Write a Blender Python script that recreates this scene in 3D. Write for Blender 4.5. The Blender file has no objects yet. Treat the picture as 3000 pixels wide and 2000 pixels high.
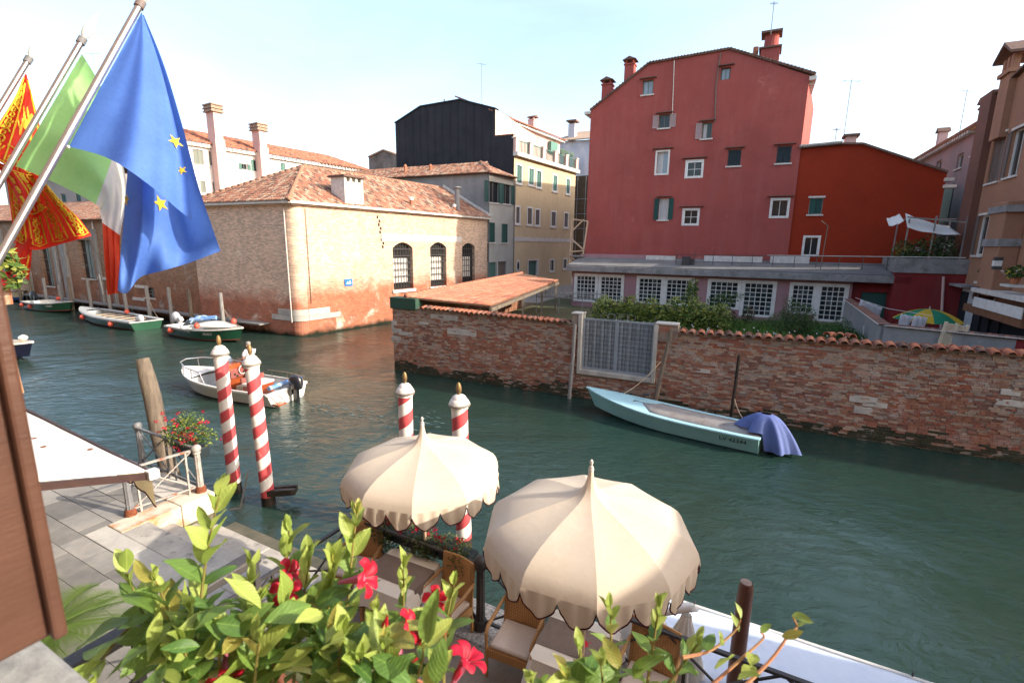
import bpy, bmesh, math, random
from mathutils import Vector, Matrix
random.seed(7)
R = math.radians
V = Vector
SC = bpy.context.scene
COL = SC.collection

# ------------------------------------------------------------------ camera
FPX = 1434.0                       # focal length in photograph pixels (3000 wide)
PITCH, ROLL, CAMH = R(11.3), R(0.8), 6.0
cam = bpy.data.cameras.new('camera')
camo = bpy.data.objects.new('camera', cam)
COL.objects.link(camo)
fw = V((0, math.cos(PITCH), -math.sin(PITCH)))
up0 = V((0, math.sin(PITCH), math.cos(PITCH)))
rt0 = V((1, 0, 0))
rt = rt0 * math.cos(ROLL) + up0 * math.sin(ROLL)
up = up0 * math.cos(ROLL) - rt0 * math.sin(ROLL)
camo.matrix_world = Matrix((( rt.x, up.x, -fw.x, 0), (rt.y, up.y, -fw.y, 0), (rt.z, up.z, -fw.z, CAMH), (0, 0, 0, 1)))
cam.sensor_width = 36.0
cam.lens = 36.0 * FPX / 3000.0
cam.clip_start = 0.05
cam.clip_end = 3000
cam.dof.use_dof = True
cam.dof.focus_distance = 9.0
cam.dof.aperture_fstop = 5.0
SC.camera = camo

# ------------------------------------------------------------------ sky, sun, exposure
SUN_AZ, SUN_EL = 108.0, 27.0       # azimuth clockwise from +Y
world = bpy.data.worlds.new('World')
SC.world = world
world.use_nodes = True
wn, wl = world.node_tree.nodes, world.node_tree.links
for n in list(wn): wn.remove(n)
sky = wn.new('ShaderNodeTexSky'); sky.sky_type = 'NISHITA'; sky.sun_disc = False
sky.sun_elevation = R(SUN_EL); sky.sun_rotation = R(SUN_AZ)
sky.air_density = 1.0; sky.dust_density = 3.0; sky.ozone_density = 1.0
tc = wn.new('ShaderNodeTexCoord')
mp = wn.new('ShaderNodeMapping'); mp.inputs['Scale'].default_value = (1.2, 1.2, 4.2)
ns = wn.new('ShaderNodeTexNoise'); ns.inputs['Scale'].default_value = 1.7; ns.inputs['Detail'].default_value = 9; ns.inputs['Roughness'].default_value = 0.6; ns.inputs['Distortion'].default_value = 0.5
rp = wn.new('ShaderNodeValToRGB'); rp.color_ramp.elements[0].position = 0.40; rp.color_ramp.elements[0].color = (0.42, 0.42, 0.42, 1)
rp.color_ramp.elements[1].position = 0.66; rp.color_ramp.elements[1].color = (0.88, 0.88, 0.88, 1)
mx = wn.new('ShaderNodeMix'); mx.data_type = 'RGBA'
veil = wn.new('ShaderNodeMix'); veil.data_type = 'RGBA'; veil.blend_type = 'ADD'; veil.inputs['Factor'].default_value = 1.0
veil.inputs['B'].default_value = (0.62, 0.68, 0.66, 1)
wl.new(sky.outputs[0], veil.inputs['A']); wl.new(veil.outputs['Result'], mx.inputs['B'])
bg = wn.new('ShaderNodeBackground'); bg.inputs['Strength'].default_value = 0.15
wo = wn.new('ShaderNodeOutputWorld')
wl.new(tc.outputs['Generated'], mp.inputs['Vector']); wl.new(mp.outputs[0], ns.inputs['Vector'])
wl.new(ns.outputs['Fac'], rp.inputs['Fac']); wl.new(rp.outputs['Color'], mx.inputs['Factor'])
wl.new(sky.outputs[0], mx.inputs['A']); wl.new(mx.outputs['Result'], bg.inputs['Color']); wl.new(bg.outputs[0], wo.inputs['Surface'])

sun = bpy.data.lights.new('sun', 'SUN'); sun.energy = 2.7; sun.angle = R(0.6); sun.color = (1.0, 0.90, 0.76)
suno = bpy.data.objects.new('sun', sun); COL.objects.link(suno)
sdir = V((math.sin(R(SUN_AZ)) * math.cos(R(SUN_EL)), math.cos(R(SUN_AZ)) * math.cos(R(SUN_EL)), math.sin(R(SUN_EL))))
suno.rotation_euler = sdir.to_track_quat('Z', 'Y').to_euler()
suno.location = (40, 0, 40)
SC.view_settings.view_transform = 'Standard'
SC.view_settings.look = 'None'
SC.view_settings.exposure = 1.5
SC.view_settings.gamma = 1.0

# ------------------------------------------------------------------ points from the photograph, laid on real planes
def ray(x, y):
    return rt * ((x - 1500) / FPX) + up * ((1000 - y) / FPX) + fw
def pz(x, y, z):
    d = ray(x, y); t = (z - CAMH) / d.z
    return V((0, 0, CAMH)) + d * t
def py_(x, y, Y):
    d = ray(x, y)
    return V((0, 0, CAMH)) + d * (Y / d.y)
class Frame:
    """upright plane: x along, y into the building, z up"""
    def __init__(s, o, ang):
        s.o = V((o[0], o[1], 0)); s.a = R(ang)
        s.M = Matrix.Translation(s.o) @ Matrix.Rotation(s.a, 4, 'Z')
        s.I = s.M.inverted()
    def uz(s, x, y, dep=0.0):
        d = s.I.to_3x3() @ ray(x, y); c = s.I @ V((0, 0, CAMH))
        t = (dep - c.y) / d.y
        p = c + d * t
        return p.x, p.z
    def w(s, u, v, z=0): return s.M @ V((u, v, z))

# ------------------------------------------------------------------ mesh builder
class MB:
    def __init__(s): s.v = []; s.f = []; s.m = []
    def add(s, vs, fs, m=0):
        b = len(s.v); s.v += [tuple(p) for p in vs]
        s.f += [tuple(b + i for i in f) for f in fs]; s.m += [m] * len(fs)
        return s
    def box(s, x0, x1, y0, y1, z0, z1, m=0):
        return s.add([(x0,y0,z0),(x1,y0,z0),(x1,y1,z0),(x0,y1,z0),(x0,y0,z1),(x1,y0,z1),(x1,y1,z1),(x0,y1,z1)],
              [(0,3,2,1),(4,5,6,7),(0,1,5,4),(1,2,6,5),(2,3,7,6),(3,0,4,7)], m)
    def obox(s, c, a, b, d, m=0):
        c, a, b, d = V(c), V(a), V(b), V(d)
        vs = [c + a*i + b*j + d*k for k in (-1,1) for (i,j) in ((-1,-1),(1,-1),(1,1),(-1,1))]
        return s.add(vs, [(0,3,2,1),(4,5,6,7),(0,1,5,4),(1,2,6,5),(2,3,7,6),(3,0,4,7)], m)
    def bar(s, p, q, w, h, upv=(0,0,1), m=0):
        p, q = V(p), V(q); d = (q - p); L = d.length; d.normalize()
        sd = d.cross(V(upv))
        if sd.length < 1e-4: sd = d.cross(V((1,0,0)))
        sd.normalize(); u2 = sd.cross(d)
        return s.obox((p+q)/2, d*L/2, sd*w/2, u2*h/2, m)
    def tube(s, pts, r, n=8, cap=True, m=0):
        pts = [V(p) for p in pts]; k = len(pts)
        rs = r if isinstance(r, (list, tuple)) else [r]*k
        prev = None; rings = []
        for i, p in enumerate(pts):
            d = (pts[min(i+1,k-1)] - pts[max(i-1,0)]).normalized()
            if prev is None:
                a = d.cross(V((0,0,1)))
                if a.length < 1e-3: a = d.cross(V((1,0,0)))
            else:
                a = prev - d * prev.dot(d)
            a.normalize(); b = d.cross(a); prev = a
            rings.append([p + (a*math.cos(2*math.pi*j/n) + b*math.sin(2*math.pi*j/n))*rs[i] for j in range(n)])
        vs = [q for g in rings for q in g]; fs = []
        for i in range(k-1):
            for j in range(n):
                fs.append((i*n+j, i*n+(j+1)%n, (i+1)*n+(j+1)%n, (i+1)*n+j))
        if cap: fs += [tuple(range(n))[::-1], tuple((k-1)*n+j for j in range(n))]
        return s.add(vs, fs, m)
    def lathe(s, prof, n=16, o=(0,0,0), m=0, cap=True):
        vs = []; fs = []
        for (r, z) in prof:
            for j in range(n):
                a = 2*math.pi*j/n; vs.append((o[0]+r*math.cos(a), o[1]+r*math.sin(a), o[2]+z))
        for i in range(len(prof)-1):
            for j in range(n):
                fs.append((i*n+j, i*n+(j+1)%n, (i+1)*n+(j+1)%n, (i+1)*n+j))
        if cap: fs += [tuple(range(n))[::-1], tuple((len(prof)-1)*n+j for j in range(n))]
        return s.add(vs, fs, m)
    def prism(s, poly, ex, m=0):
        poly = [V(p) for p in poly]; ex = V(ex); n = len(poly)
        vs = poly + [p + ex for p in poly]
        fs = [tuple(range(n))[::-1], tuple(range(n, 2*n))] + [(i, (i+1)%n, n+(i+1)%n, n+i) for i in range(n)]
        return s.add(vs, fs, m)
    def grid(s, fn, nu, nv, m=0):
        vs = [fn(i/nu, j/nv) for j in range(nv+1) for i in range(nu+1)]
        fs = [(j*(nu+1)+i, j*(nu+1)+i+1, (j+1)*(nu+1)+i+1, (j+1)*(nu+1)+i) for j in range(nv) for i in range(nu)]
        return s.add(vs, fs, m)
    def mesh(s, name, mats, smooth=False, fix=True):
        me = bpy.data.meshes.new(name); me.from_pydata(s.v, [], s.f)
        for mt in (mats if isinstance(mats, (list, tuple)) else [mats]): me.materials.append(mt)
        if any(s.m): me.polygons.foreach_set('material_index', s.m)
        if fix:
            bm = bmesh.new(); bm.from_mesh(me); bmesh.ops.recalc_face_normals(bm, faces=bm.faces); bm.to_mesh(me); bm.free()
        if smooth:
            me.polygons.foreach_set('use_smooth', [True]*len(me.polygons))
            if smooth != 'all' and hasattr(me, 'set_sharp_from_angle'): me.set_sharp_from_angle(angle=R(38))
        me.update(); return me
    def build(s, name, mats, parent=None, M=None, smooth=False, bevel=0, fix=True, solid=0, sub=0):
        o = bpy.data.objects.new(name, s.mesh(name, mats, smooth, fix)); return put(o, parent, M, bevel, solid, sub)

MW = {}
def put(o, parent=None, M=None, bevel=0, solid=0, sub=0):
    """link; M is the world matrix (or, without M, the parent's frame is used)"""
    COL.objects.link(o)
    pm = MW.get(parent.name, Matrix()) if parent else Matrix()
    wm = M.copy() if M is not None else pm.copy()
    if parent:
        o.parent = parent; o.matrix_basis = pm.inverted() @ wm
    else: o.matrix_basis = wm
    MW[o.name] = wm
    if solid: md = o.modifiers.new('solidify', 'SOLIDIFY'); md.thickness = solid; md.offset = 0
    if sub: md = o.modifiers.new('subsurf', 'SUBSURF'); md.levels = sub; md.render_levels = sub
    if bevel: md = o.modifiers.new('bevel', 'BEVEL'); md.width = bevel; md.segments = 2; md.limit_method = 'ANGLE'
    return o
def inst(name, me, parent, M):
    o = bpy.data.objects.new(name, me); return put(o, parent, M)
def tag(o, label, cat, group=None, kind=None):
    if label: o['label'] = label
    if cat: o['category'] = cat
    if group: o['group'] = group
    if kind: o['kind'] = kind
    return o
def thing(name, label, cat, M=None, group=None):
    o = bpy.data.objects.new(name, None); o.empty_display_size = 0.2
    put(o, None, M if M is not None else Matrix()); tag(o, label, cat, group); return o
def at(x, y, z=0, rz=0): return Matrix.Translation((x, y, z)) @ Matrix.Rotation(R(rz), 4, 'Z')
def copy_tree(o, parent=None, M=None):
    c = o.copy(); COL.objects.link(c)
    if parent: c.parent = parent
    if M is not None: c.matrix_basis = M; MW[c.name] = M
    for ch in o.children: copy_tree(ch, c)
    return c
def structure(o): o['kind'] = 'structure'; return o
def stuff(o): o['kind'] = 'stuff'; return o

# ------------------------------------------------------------------ materials
def newmat(name):
    m = bpy.data.materials.new(name); m.use_nodes = True
    nt = m.node_tree; b = nt.nodes['Principled BSDF']
    return m, nt, b
def nnode(nt, t, **kw):
    n = nt.nodes.new(t)
    for k, v in kw.items():
        if k in n.inputs: n.inputs[k].default_value = v
        else: setattr(n, k, v)
    return n
def c4(c): return (c[0], c[1], c[2], 1)
def noise(nt, vec, scale, detail=5, rough=0.6, dist=0):
    n = nnode(nt, 'ShaderNodeTexNoise'); n.inputs['Scale'].default_value = scale; n.inputs['Detail'].default_value = detail
    n.inputs['Roughness'].default_value = rough; n.inputs['Distortion'].default_value = dist
    if vec is not None: nt.links.new(vec, n.inputs['Vector'])
    return n.outputs['Fac']
def ramp(nt, fac, p0, p1, c0=(0,0,0), c1=(1,1,1)):
    r = nt.nodes.new('ShaderNodeValToRGB'); e = r.color_ramp.elements
    e[0].position, e[1].position = p0, p1; e[0].color, e[1].color = c4(c0), c4(c1)
    nt.links.new(fac, r.inputs['Fac']); return r.outputs['Color']
def mixc(nt, fac, a, b, mode='MIX'):
    n = nt.nodes.new('ShaderNodeMix'); n.data_type = 'RGBA'; n.blend_type = mode
    for s, x in (('Factor', fac), ('A', a), ('B', b)):
        if isinstance(x, (tuple, list)): n.inputs[s].default_value = c4(x)
        elif isinstance(x, (int, float)): n.inputs[s].default_value = x
        else: nt.links.new(x, n.inputs[s])
    return n.outputs['Result']
def mth(nt, op, a, b=0.0):
    n = nt.nodes.new('ShaderNodeMath'); n.operation = op
    for i, x in enumerate((a, b)):
        if isinstance(x, (int, float)): n.inputs[i].default_value = x
        else: nt.links.new(x, n.inputs[i])
    return n.outputs[0]
def bump(nt, b, h, strength, dist=0.02):
    n = nt.nodes.new('ShaderNodeBump'); n.inputs['Strength'].default_value = strength; n.inputs['Distance'].default_value = dist
    nt.links.new(h, n.inputs['Height']); nt.links.new(n.outputs[0], b.inputs['Normal']); return n
def coords(nt, kind='Object', scale=None):
    t = nt.nodes.new('ShaderNodeTexCoord')
    if kind == 'Position':
        g = nt.nodes.new('ShaderNodeNewGeometry'); o = g.outputs['Position']
    else: o = t.outputs[kind]
    if scale:
        m = nt.nodes.new('ShaderNodeMapping'); m.inputs['Scale'].default_value = scale; nt.links.new(o, m.inputs['Vector']); o = m.outputs[0]
    return o
def pm(name, c1, c2=None, sc=3.0, rough=0.8, bm=0.2, bs=40, metal=0, stain=None, st=(0.55, 0.75), ss=1.0, kind='Object', scl=None, spec=0.3, vary=0.0, lo=0.3, hi=0.7, bd=0.01, trans=0):
    """plain weathered surface: two tones by noise, optional stain, fine relief"""
    m, nt, b = newmat(name)
    co = coords(nt, kind, scl)
    c2 = c2 or tuple(x*0.8 for x in c1)
    col = mixc(nt, ramp(nt, noise(nt, co, sc), lo, hi), c1, c2)
    fine = noise(nt, co, sc*9, 4)
    col = mixc(nt, 0.22, col, ramp(nt, fine, 0.3, 0.7, (0.35,0.35,0.35), (0.65,0.65,0.65)), 'OVERLAY')
    if stain: col = mixc(nt, ramp(nt, noise(nt, co, ss, 8, 0.65), *st), col, stain)
    if vary:
        oi = nt.nodes.new('ShaderNodeObjectInfo'); hs = nt.nodes.new('ShaderNodeHueSaturation')
        nt.links.new(mth(nt, 'ADD', mth(nt, 'MULTIPLY', oi.outputs['Random'], vary), 1 - vary/2), hs.inputs['Value'])
        nt.links.new(col, hs.inputs['Color']); col = hs.outputs[0]
    nt.links.new(col, b.inputs['Base Color'])
    b.inputs['Roughness'].default_value = rough; b.inputs['Metallic'].default_value = metal
    b.inputs['Specular IOR Level'].default_value = spec
    if bm: bump(nt, b, noise(nt, co, bs, 6), bm, bd)
    if trans:
        t = nt.nodes.new('ShaderNodeBsdfTranslucent'); nt.links.new(col, t.inputs['Color'])
        mxs = nt.nodes.new('ShaderNodeMixShader'); mxs.inputs[0].default_value = trans
        nt.links.new(b.outputs[0], mxs.inputs[1]); nt.links.new(t.outputs[0], mxs.inputs[2])
        nt.links.new(mxs.outputs[0], nt.nodes['Material Output'].inputs['Surface'])
    return m
def plaster(name, c, c2, stain=(0.3,0.28,0.26), amt=0.25, streak=0.35, damp=None, damph=1.0):
    """rendered wall: mottled, with vertical rain streaks and optional damp foot (object z)"""
    m, nt, b = newmat(name); co = coords(nt)
    col = mixc(nt, ramp(nt, noise(nt, co, 0.45, 9, 0.68), 0.36, 0.66), c, c2)
    col = mixc(nt, mth(nt, 'MULTIPLY', ramp(nt, noise(nt, co, 0.21, 8, 0.75, 0.6), 0.50, 0.66), 0.35), col, tuple(x*0.74 for x in c2))
    col = mixc(nt, mth(nt, 'MULTIPLY', ramp(nt, noise(nt, co, 0.33, 12, 0.8, 0.3), 0.60, 0.64), min(1, amt*1.4)), col, tuple(min(1, x*1.25+0.03) for x in c))
    stv = coords(nt, 'Object', (0.9, 0.9, 0.14))
    col = mixc(nt, mth(nt, 'MULTIPLY', ramp(nt, noise(nt, stv, 1.4, 8, 0.7), 0.46, 0.8), streak), col, stain)
    col = mixc(nt, mth(nt, 'MULTIPLY', ramp(nt, noise(nt, co, 2.6, 7, 0.7), 0.55, 0.75), amt), col, tuple(min(1, x*1.35) for x in c2))
    if damp:
        s = nt.nodes.new('ShaderNodeSeparateXYZ'); nt.links.new(co, s.inputs[0])
        f = mth(nt, 'SUBTRACT', mth(nt, 'ADD', damph, mth(nt, 'MULTIPLY', noise(nt, co, 1.2, 6), 1.2)), s.outputs['Z'])
        col = mixc(nt, ramp(nt, f, 0.35, 0.9), col, damp)
    col = mixc(nt, 0.2, col, ramp(nt, noise(nt, co, 14, 5), 0.3, 0.7, (0.35,0.35,0.35), (0.65,0.65,0.65)), 'OVERLAY')
    nt.links.new(col, b.inputs['Base Color']); b.inputs['Roughness'].default_value = 0.9; b.inputs['Specular IOR Level'].default_value = 0.15
    bump(nt, b, noise(nt, co, 9, 8, 0.7), 0.35, 0.03)
    return m
def brickmat(name, low, high, split, soft, mortar, bw=0.26, rh=0.075, patch=None, ms=0.012, damp=(0.018,0.020,0.011), dampz=0.3):
    """brickwork in the plane object-x / object-z, colour changing with height"""
    m, nt, b = newmat(name); co = coords(nt)
    s = nt.nodes.new('ShaderNodeSeparateXYZ'); nt.links.new(co, s.inputs[0])
    c = nt.nodes.new('ShaderNodeCombineXYZ'); nt.links.new(s.outputs['X'], c.inputs['X']); nt.links.new(s.outputs['Z'], c.inputs['Y'])
    wob = noise(nt, co, 1.3, 3)
    z = mth(nt, 'ADD', s.outputs['Z'], mth(nt, 'MULTIPLY', mth(nt, 'SUBTRACT', wob, 0.5), soft*3))
    zf = mth(nt, 'MULTIPLY', mth(nt, 'SUBTRACT', z, split - soft), 0.5/soft)
    n = nt.nodes.new('ShaderNodeClamp'); nt.links.new(zf, n.inputs[0]); zf = n.outputs[0]
    base = mixc(nt, zf, low, high)
    base = mixc(nt, ramp(nt, noise(nt, co, 0.8, 9, 0.7), 0.45, 0.7), base, mixc(nt, zf, tuple(x*0.55 for x in low), tuple(x*0.78 for x in high)))
    if patch: base = mixc(nt, ramp(nt, noise(nt, co, 0.55, 9, 0.72, 0.4), 0.56, 0.68), base, patch)
    t = nt.nodes.new('ShaderNodeTexBrick'); nt.links.new(c.outputs[0], t.inputs['Vector'])
    t.inputs['Scale'].default_value = 1; t.inputs['Brick Width'].default_value = bw; t.inputs['Row Height'].default_value = rh
    t.inputs['Mortar Size'].default_value = ms; t.inputs['Mortar Smooth'].default_value = 0.3; t.inputs['Bias'].default_value = 0.0
    t.inputs['Color1'].default_value = (0.62,0.62,0.62,1); t.inputs['Color2'].default_value = (1.25,1.2,1.15,1); t.inputs['Mortar'].default_value = (1,1,1,1)
    col = mixc(nt, 1.0, base, t.outputs['Color'], 'MULTIPLY')
    col = mixc(nt, mth(nt, 'MULTIPLY', t.outputs['Fac'], 0.8), col, mixc(nt, 0.5, base, mortar))
    dz = mth(nt, 'SUBTRACT', mth(nt, 'ADD', dampz, mth(nt, 'MULTIPLY', wob, 0.5)), s.outputs['Z'])
    col = mixc(nt, ramp(nt, dz, 0.2, 0.5), col, damp)
    nt.links.new(col, b.inputs['Base Color']); b.inputs['Roughness'].default_value = 0.9; b.inputs['Specular IOR Level'].default_value = 0.15
    h = mth(nt, 'ADD', mth(nt, 'MULTIPLY', t.outputs['Fac'], -1.0), mth(nt, 'MULTIPLY', noise(nt, co, 12, 5), 0.8))
    bump(nt, b, h, 0.7, 0.012)
    return m
def glossy(name, c, rough=0.25, coat=0.0, c2=None, sc=2.5, metal=0, bm=0.0):
    m = pm(name, c, c2 or tuple(x*0.85 for x in c), sc, rough, bm, 30, metal, spec=0.5)
    m.node_tree.nodes['Principled BSDF'].inputs['Coat Weight'].default_value = coat
    return m
# ------------------------------------------------------------------ shared materials
M = {}
M['istria'] = pm('istrian_stone', (0.50,0.465,0.40), (0.34,0.315,0.285), 1.6, 0.75, 0.35, 30, stain=(0.22,0.21,0.19), st=(0.55,0.8), ss=2.2, vary=0.25)
M['step'] = pm('step_stone', (0.47,0.43,0.37), (0.30,0.275,0.245), 2.2, 0.75, 0.4, 40, stain=(0.10,0.10,0.09), st=(0.58,0.72), ss=6, vary=0.15)
M['rust_stone'] = pm('rust_stained_stone', (0.62,0.55,0.44), (0.46,0.40,0.32), 1.6, 0.75, 0.35, 30, stain=(0.42,0.17,0.045), st=(0.47,0.62), ss=1.5)
M['paving'] = pm('grey_trachyte_paving', (0.27,0.25,0.22), (0.185,0.172,0.155), 1.3, 0.8, 0.5, 12, stain=(0.15,0.145,0.14), st=(0.5,0.75), ss=1.7, vary=0.5, kind='Position')
M['grout'] = pm('paving_joint', (0.24,0.225,0.20), (0.16,0.15,0.135), 6, 0.95, 0.3, 60)
M['terrace'] = pm('terrace_floor', (0.34,0.30,0.25), (0.22,0.195,0.165), 2.0, 0.85, 0.3, 45, stain=(0.14,0.125,0.11), st=(0.58,0.78), ss=3)
M['gravel'] = pm('speckled_white_stone', (0.52,0.49,0.45), (0.20,0.19,0.175), 22, 0.85, 0.6, 60, lo=0.40, hi=0.62)
M['algae'] = pm('algae_stone', (0.15,0.13,0.09), (0.05,0.055,0.035), 2.0, 0.6, 0.5, 25)
M['soil'] = pm('garden_soil', (0.07,0.085,0.03), (0.10,0.08,0.05), 0.6, 0.95, 0.5, 10)
M['iron'] = pm('dark_iron', (0.035,0.035,0.038), (0.06,0.052,0.048), 6, 0.55, 0.3, 60, 0.0, spec=0.45)
M['greyiron'] = pm('worn_grey_paint_iron', (0.20,0.20,0.21), (0.11,0.11,0.115), 7, 0.6, 0.35, 50, stain=(0.20,0.075,0.03), st=(0.60,0.72), ss=5, vary=0.2)
M['whiteiron'] = pm('peeling_white_iron', (0.42,0.40,0.36), (0.22,0.20,0.185), 12, 0.65, 0.5, 60, stain=(0.30,0.09,0.03), st=(0.55,0.64), ss=7)
M['rust'] = pm('rusted_iron', (0.22,0.065,0.025), (0.10,0.03,0.02), 12, 0.9, 0.8, 60, stain=(0.35,0.14,0.05), st=(0.55,0.7), ss=14)
M['steel'] = pm('brushed_steel', (0.62,0.60,0.60), (0.50,0.48,0.50), 4, 0.28, 0.02, 60, 0.9)
M['pile'] = pm('weathered_pile_wood', (0.24,0.19,0.14), (0.10,0.08,0.065), 3, 0.9, 0.9, 18, kind='Object', scl=(6,6,0.6), bd=0.03)
M['greypile'] = pm('grey_pile_wood', (0.33,0.31,0.29), (0.17,0.16,0.15), 3, 0.9, 0.7, 18, scl=(6,6,0.6), vary=0.35)
M['brownwood'] = pm('varnished_brown_post', (0.17,0.065,0.035), (0.09,0.034,0.02), 3, 0.4, 0.5, 22, scl=(7,7,0.5), spec=0.5)
M['cutwood'] = pm('cut_wood_end', (0.30,0.22,0.18), (0.17,0.12,0.10), 9, 0.85, 0.4, 40)
M['wet'] = pm('wet_black_wood', (0.018,0.014,0.012), (0.04,0.03,0.022), 5, 0.45, 0.6, 25)
M['red_stripe'] = pm('red_paint', (0.50,0.075,0.082), (0.42,0.06,0.068), 3, 0.6, 0.3, 40, stain=(0.55,0.30,0.27), st=(0.56,0.72), ss=4)
M['white_stripe'] = pm('white_paint', (0.78,0.74,0.70), (0.64,0.60,0.55), 3, 0.6, 0.3, 40, stain=(0.42,0.37,0.30), st=(0.56,0.74), ss=3.5)
M['capwhite'] = pm('cap_white', (0.74,0.70,0.66), (0.52,0.48,0.44), 8, 0.6, 0.2, 40, stain=(0.26,0.22,0.18), st=(0.6,0.75), ss=9)
M['capgrey'] = pm('cap_lead_rim', (0.28,0.25,0.21), (0.15,0.13,0.11), 9, 0.6, 0.3, 40)
M['bronze'] = pm('old_gilt', (0.30,0.19,0.075), (0.13,0.085,0.045), 9, 0.45, 0.3, 50, 0.35)
M['canvas'] = pm('cream_canvas', (0.76,0.645,0.51), (0.73,0.615,0.48), 2.5, 0.85, 0.45, 7, stain=(0.68,0.56,0.43), st=(0.50,0.85), ss=1.4, trans=0.30, spec=0.1)
M['piping'] = pm('burgundy_piping', (0.085,0.012,0.018), (0.06,0.01,0.012), 8, 0.8, 0.1, 50)
M['whitecanvas'] = pm('white_awning', (0.80,0.77,0.72), (0.74,0.71,0.66), 1.2, 0.85, 0.05, 120, stain=(0.55,0.50,0.45), st=(0.66,0.9), ss=2, trans=0.15, spec=0.1)
M['tarp'] = pm('pale_blue_white_tarp', (0.60,0.66,0.76), (0.53,0.59,0.70), 0.9, 0.6, 0.08, 30, stain=(0.45,0.48,0.55), st=(0.62,0.9), ss=1.4)
M['cloth'] = pm('table_linen', (0.86,0.81,0.72), (0.82,0.76,0.67), 3, 0.9, 0.12, 160, trans=0.12, spec=0.1)
M['runner'] = pm('taupe_runner', (0.22,0.17,0.145), (0.18,0.14,0.12), 12, 0.9, 0.3, 300, spec=0.1)
M['motif'] = pm('red_motif', (0.55,0.02,0.03), (0.42,0.02,0.03), 20, 0.8, 0.1, 80)
M['cushion'] = pm('beige_cushion', (0.70,0.61,0.53), (0.62,0.53,0.46), 4, 0.9, 0.2, 150, spec=0.1)
# woven wicker
mw, nt, b = newmat('woven_wicker'); co = coords(nt)
w1 = nnode(nt, 'ShaderNodeTexWave'); w1.wave_type = 'BANDS'; w1.bands_direction = 'Z'; w1.inputs['Scale'].default_value = 16; w1.inputs['Distortion'].default_value = 1.5; nt.links.new(co, w1.inputs['Vector'])
w2 = nnode(nt, 'ShaderNodeTexWave'); w2.wave_type = 'BANDS'; w2.bands_direction = 'X'; w2.inputs['Scale'].default_value = 11; w2.inputs['Distortion'].default_value = 0.5; nt.links.new(co, w2.inputs['Vector'])
f = mth(nt, 'MULTIPLY', w1.outputs['Fac'], mth(nt, 'ADD', mth(nt, 'MULTIPLY', w2.outputs['Fac'], 0.6), 0.4))
nt.links.new(mixc(nt, f, (0.36,0.17,0.055), (0.78,0.44,0.17)), b.inputs['Base Color']); b.inputs['Roughness'].default_value = 0.55
bump(nt, b, f, 0.8, 0.012); M['wicker'] = mw
M['bamboo'] = pm('wicker_frame', (0.52,0.29,0.11), (0.38,0.19,0.07), 10, 0.5, 0.3, 60, spec=0.4)
M['glass'] = glossy('dark_window_glass', (0.020,0.026,0.030), 0.06)
M['paleglass'] = glossy('pale_window_glass', (0.30,0.36,0.40), 0.12)
M['curtain'] = pm('white_curtain', (0.60,0.58,0.55), (0.42,0.41,0.40), 6, 0.9, 0.3, 20, scl=(4,4,0.3))
M['white'] = pm('white_frame_paint', (0.72,0.70,0.66), (0.58,0.56,0.52), 4, 0.6, 0.15, 40, stain=(0.38,0.35,0.31), st=(0.62,0.8), ss=3)
M['sillstone'] = pm('sill_stone', (0.66,0.62,0.56), (0.46,0.43,0.39), 4, 0.8, 0.2, 40)
M['green'] = pm('dark_green_shutter', (0.012,0.055,0.045), (0.020,0.075,0.060), 5, 0.55, 0.25, 30, scl=(1,1,8), vary=0.3)
M['teal'] = pm('faded_teal_shutter', (0.05,0.14,0.115), (0.11,0.20,0.165), 5, 0.7, 0.25, 30, scl=(1,1,8), vary=0.4)
M['blackgreen'] = pm('black_green_board', (0.010,0.018,0.022), (0.02,0.03,0.033), 4, 0.5, 0.2, 30)
M['brownshut'] = pm('brown_grey_shutter', (0.12,0.09,0.075), (0.16,0.125,0.105), 5, 0.65, 0.25, 30, scl=(1,1,8), vary=0.3)
M['greyshut'] = pm('grey_green_shutter', (0.14,0.16,0.13), (0.20,0.21,0.18), 5, 0.7, 0.25, 30, scl=(1,1,8), vary=0.2)
M['pinkshut'] = pm('faded_pink_shutter', (0.42,0.30,0.29), (0.30,0.21,0.20), 5, 0.7, 0.25, 30, scl=(1,1,8))
M['void'] = pm('dark_interior', (0.012,0.011,0.011), (0.02,0.018,0.016), 2, 0.9, 0)
def tilemat(n, c): return pm(n, c, tuple(x*0.62 for x in c), 5, 0.9, 0.5, 25, stain=(0.13,0.10,0.08), st=(0.60,0.78), ss=2.2, kind='Position', vary=0.25)
M['tiles'] = [tilemat('terracotta_tile', (0.35,0.165,0.108)), tilemat('orange_tile', (0.38,0.205,0.132)), tilemat('pale_tile', (0.42,0.30,0.22)), tilemat('brown_tile', (0.17,0.10,0.077)), tilemat('red_tile', (0.30,0.13,0.09))]
M['newtiles'] = [tilemat('new_tile', (0.45,0.165,0.095)), tilemat('new_tile_warm', (0.49,0.19,0.115)), tilemat('new_tile_dark', (0.36,0.135,0.085))]
M['roofbase'] = pm('roof_boarding', (0.20,0.10,0.06), (0.12,0.065,0.045), 2, 0.95, 0.4, 10)

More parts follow.
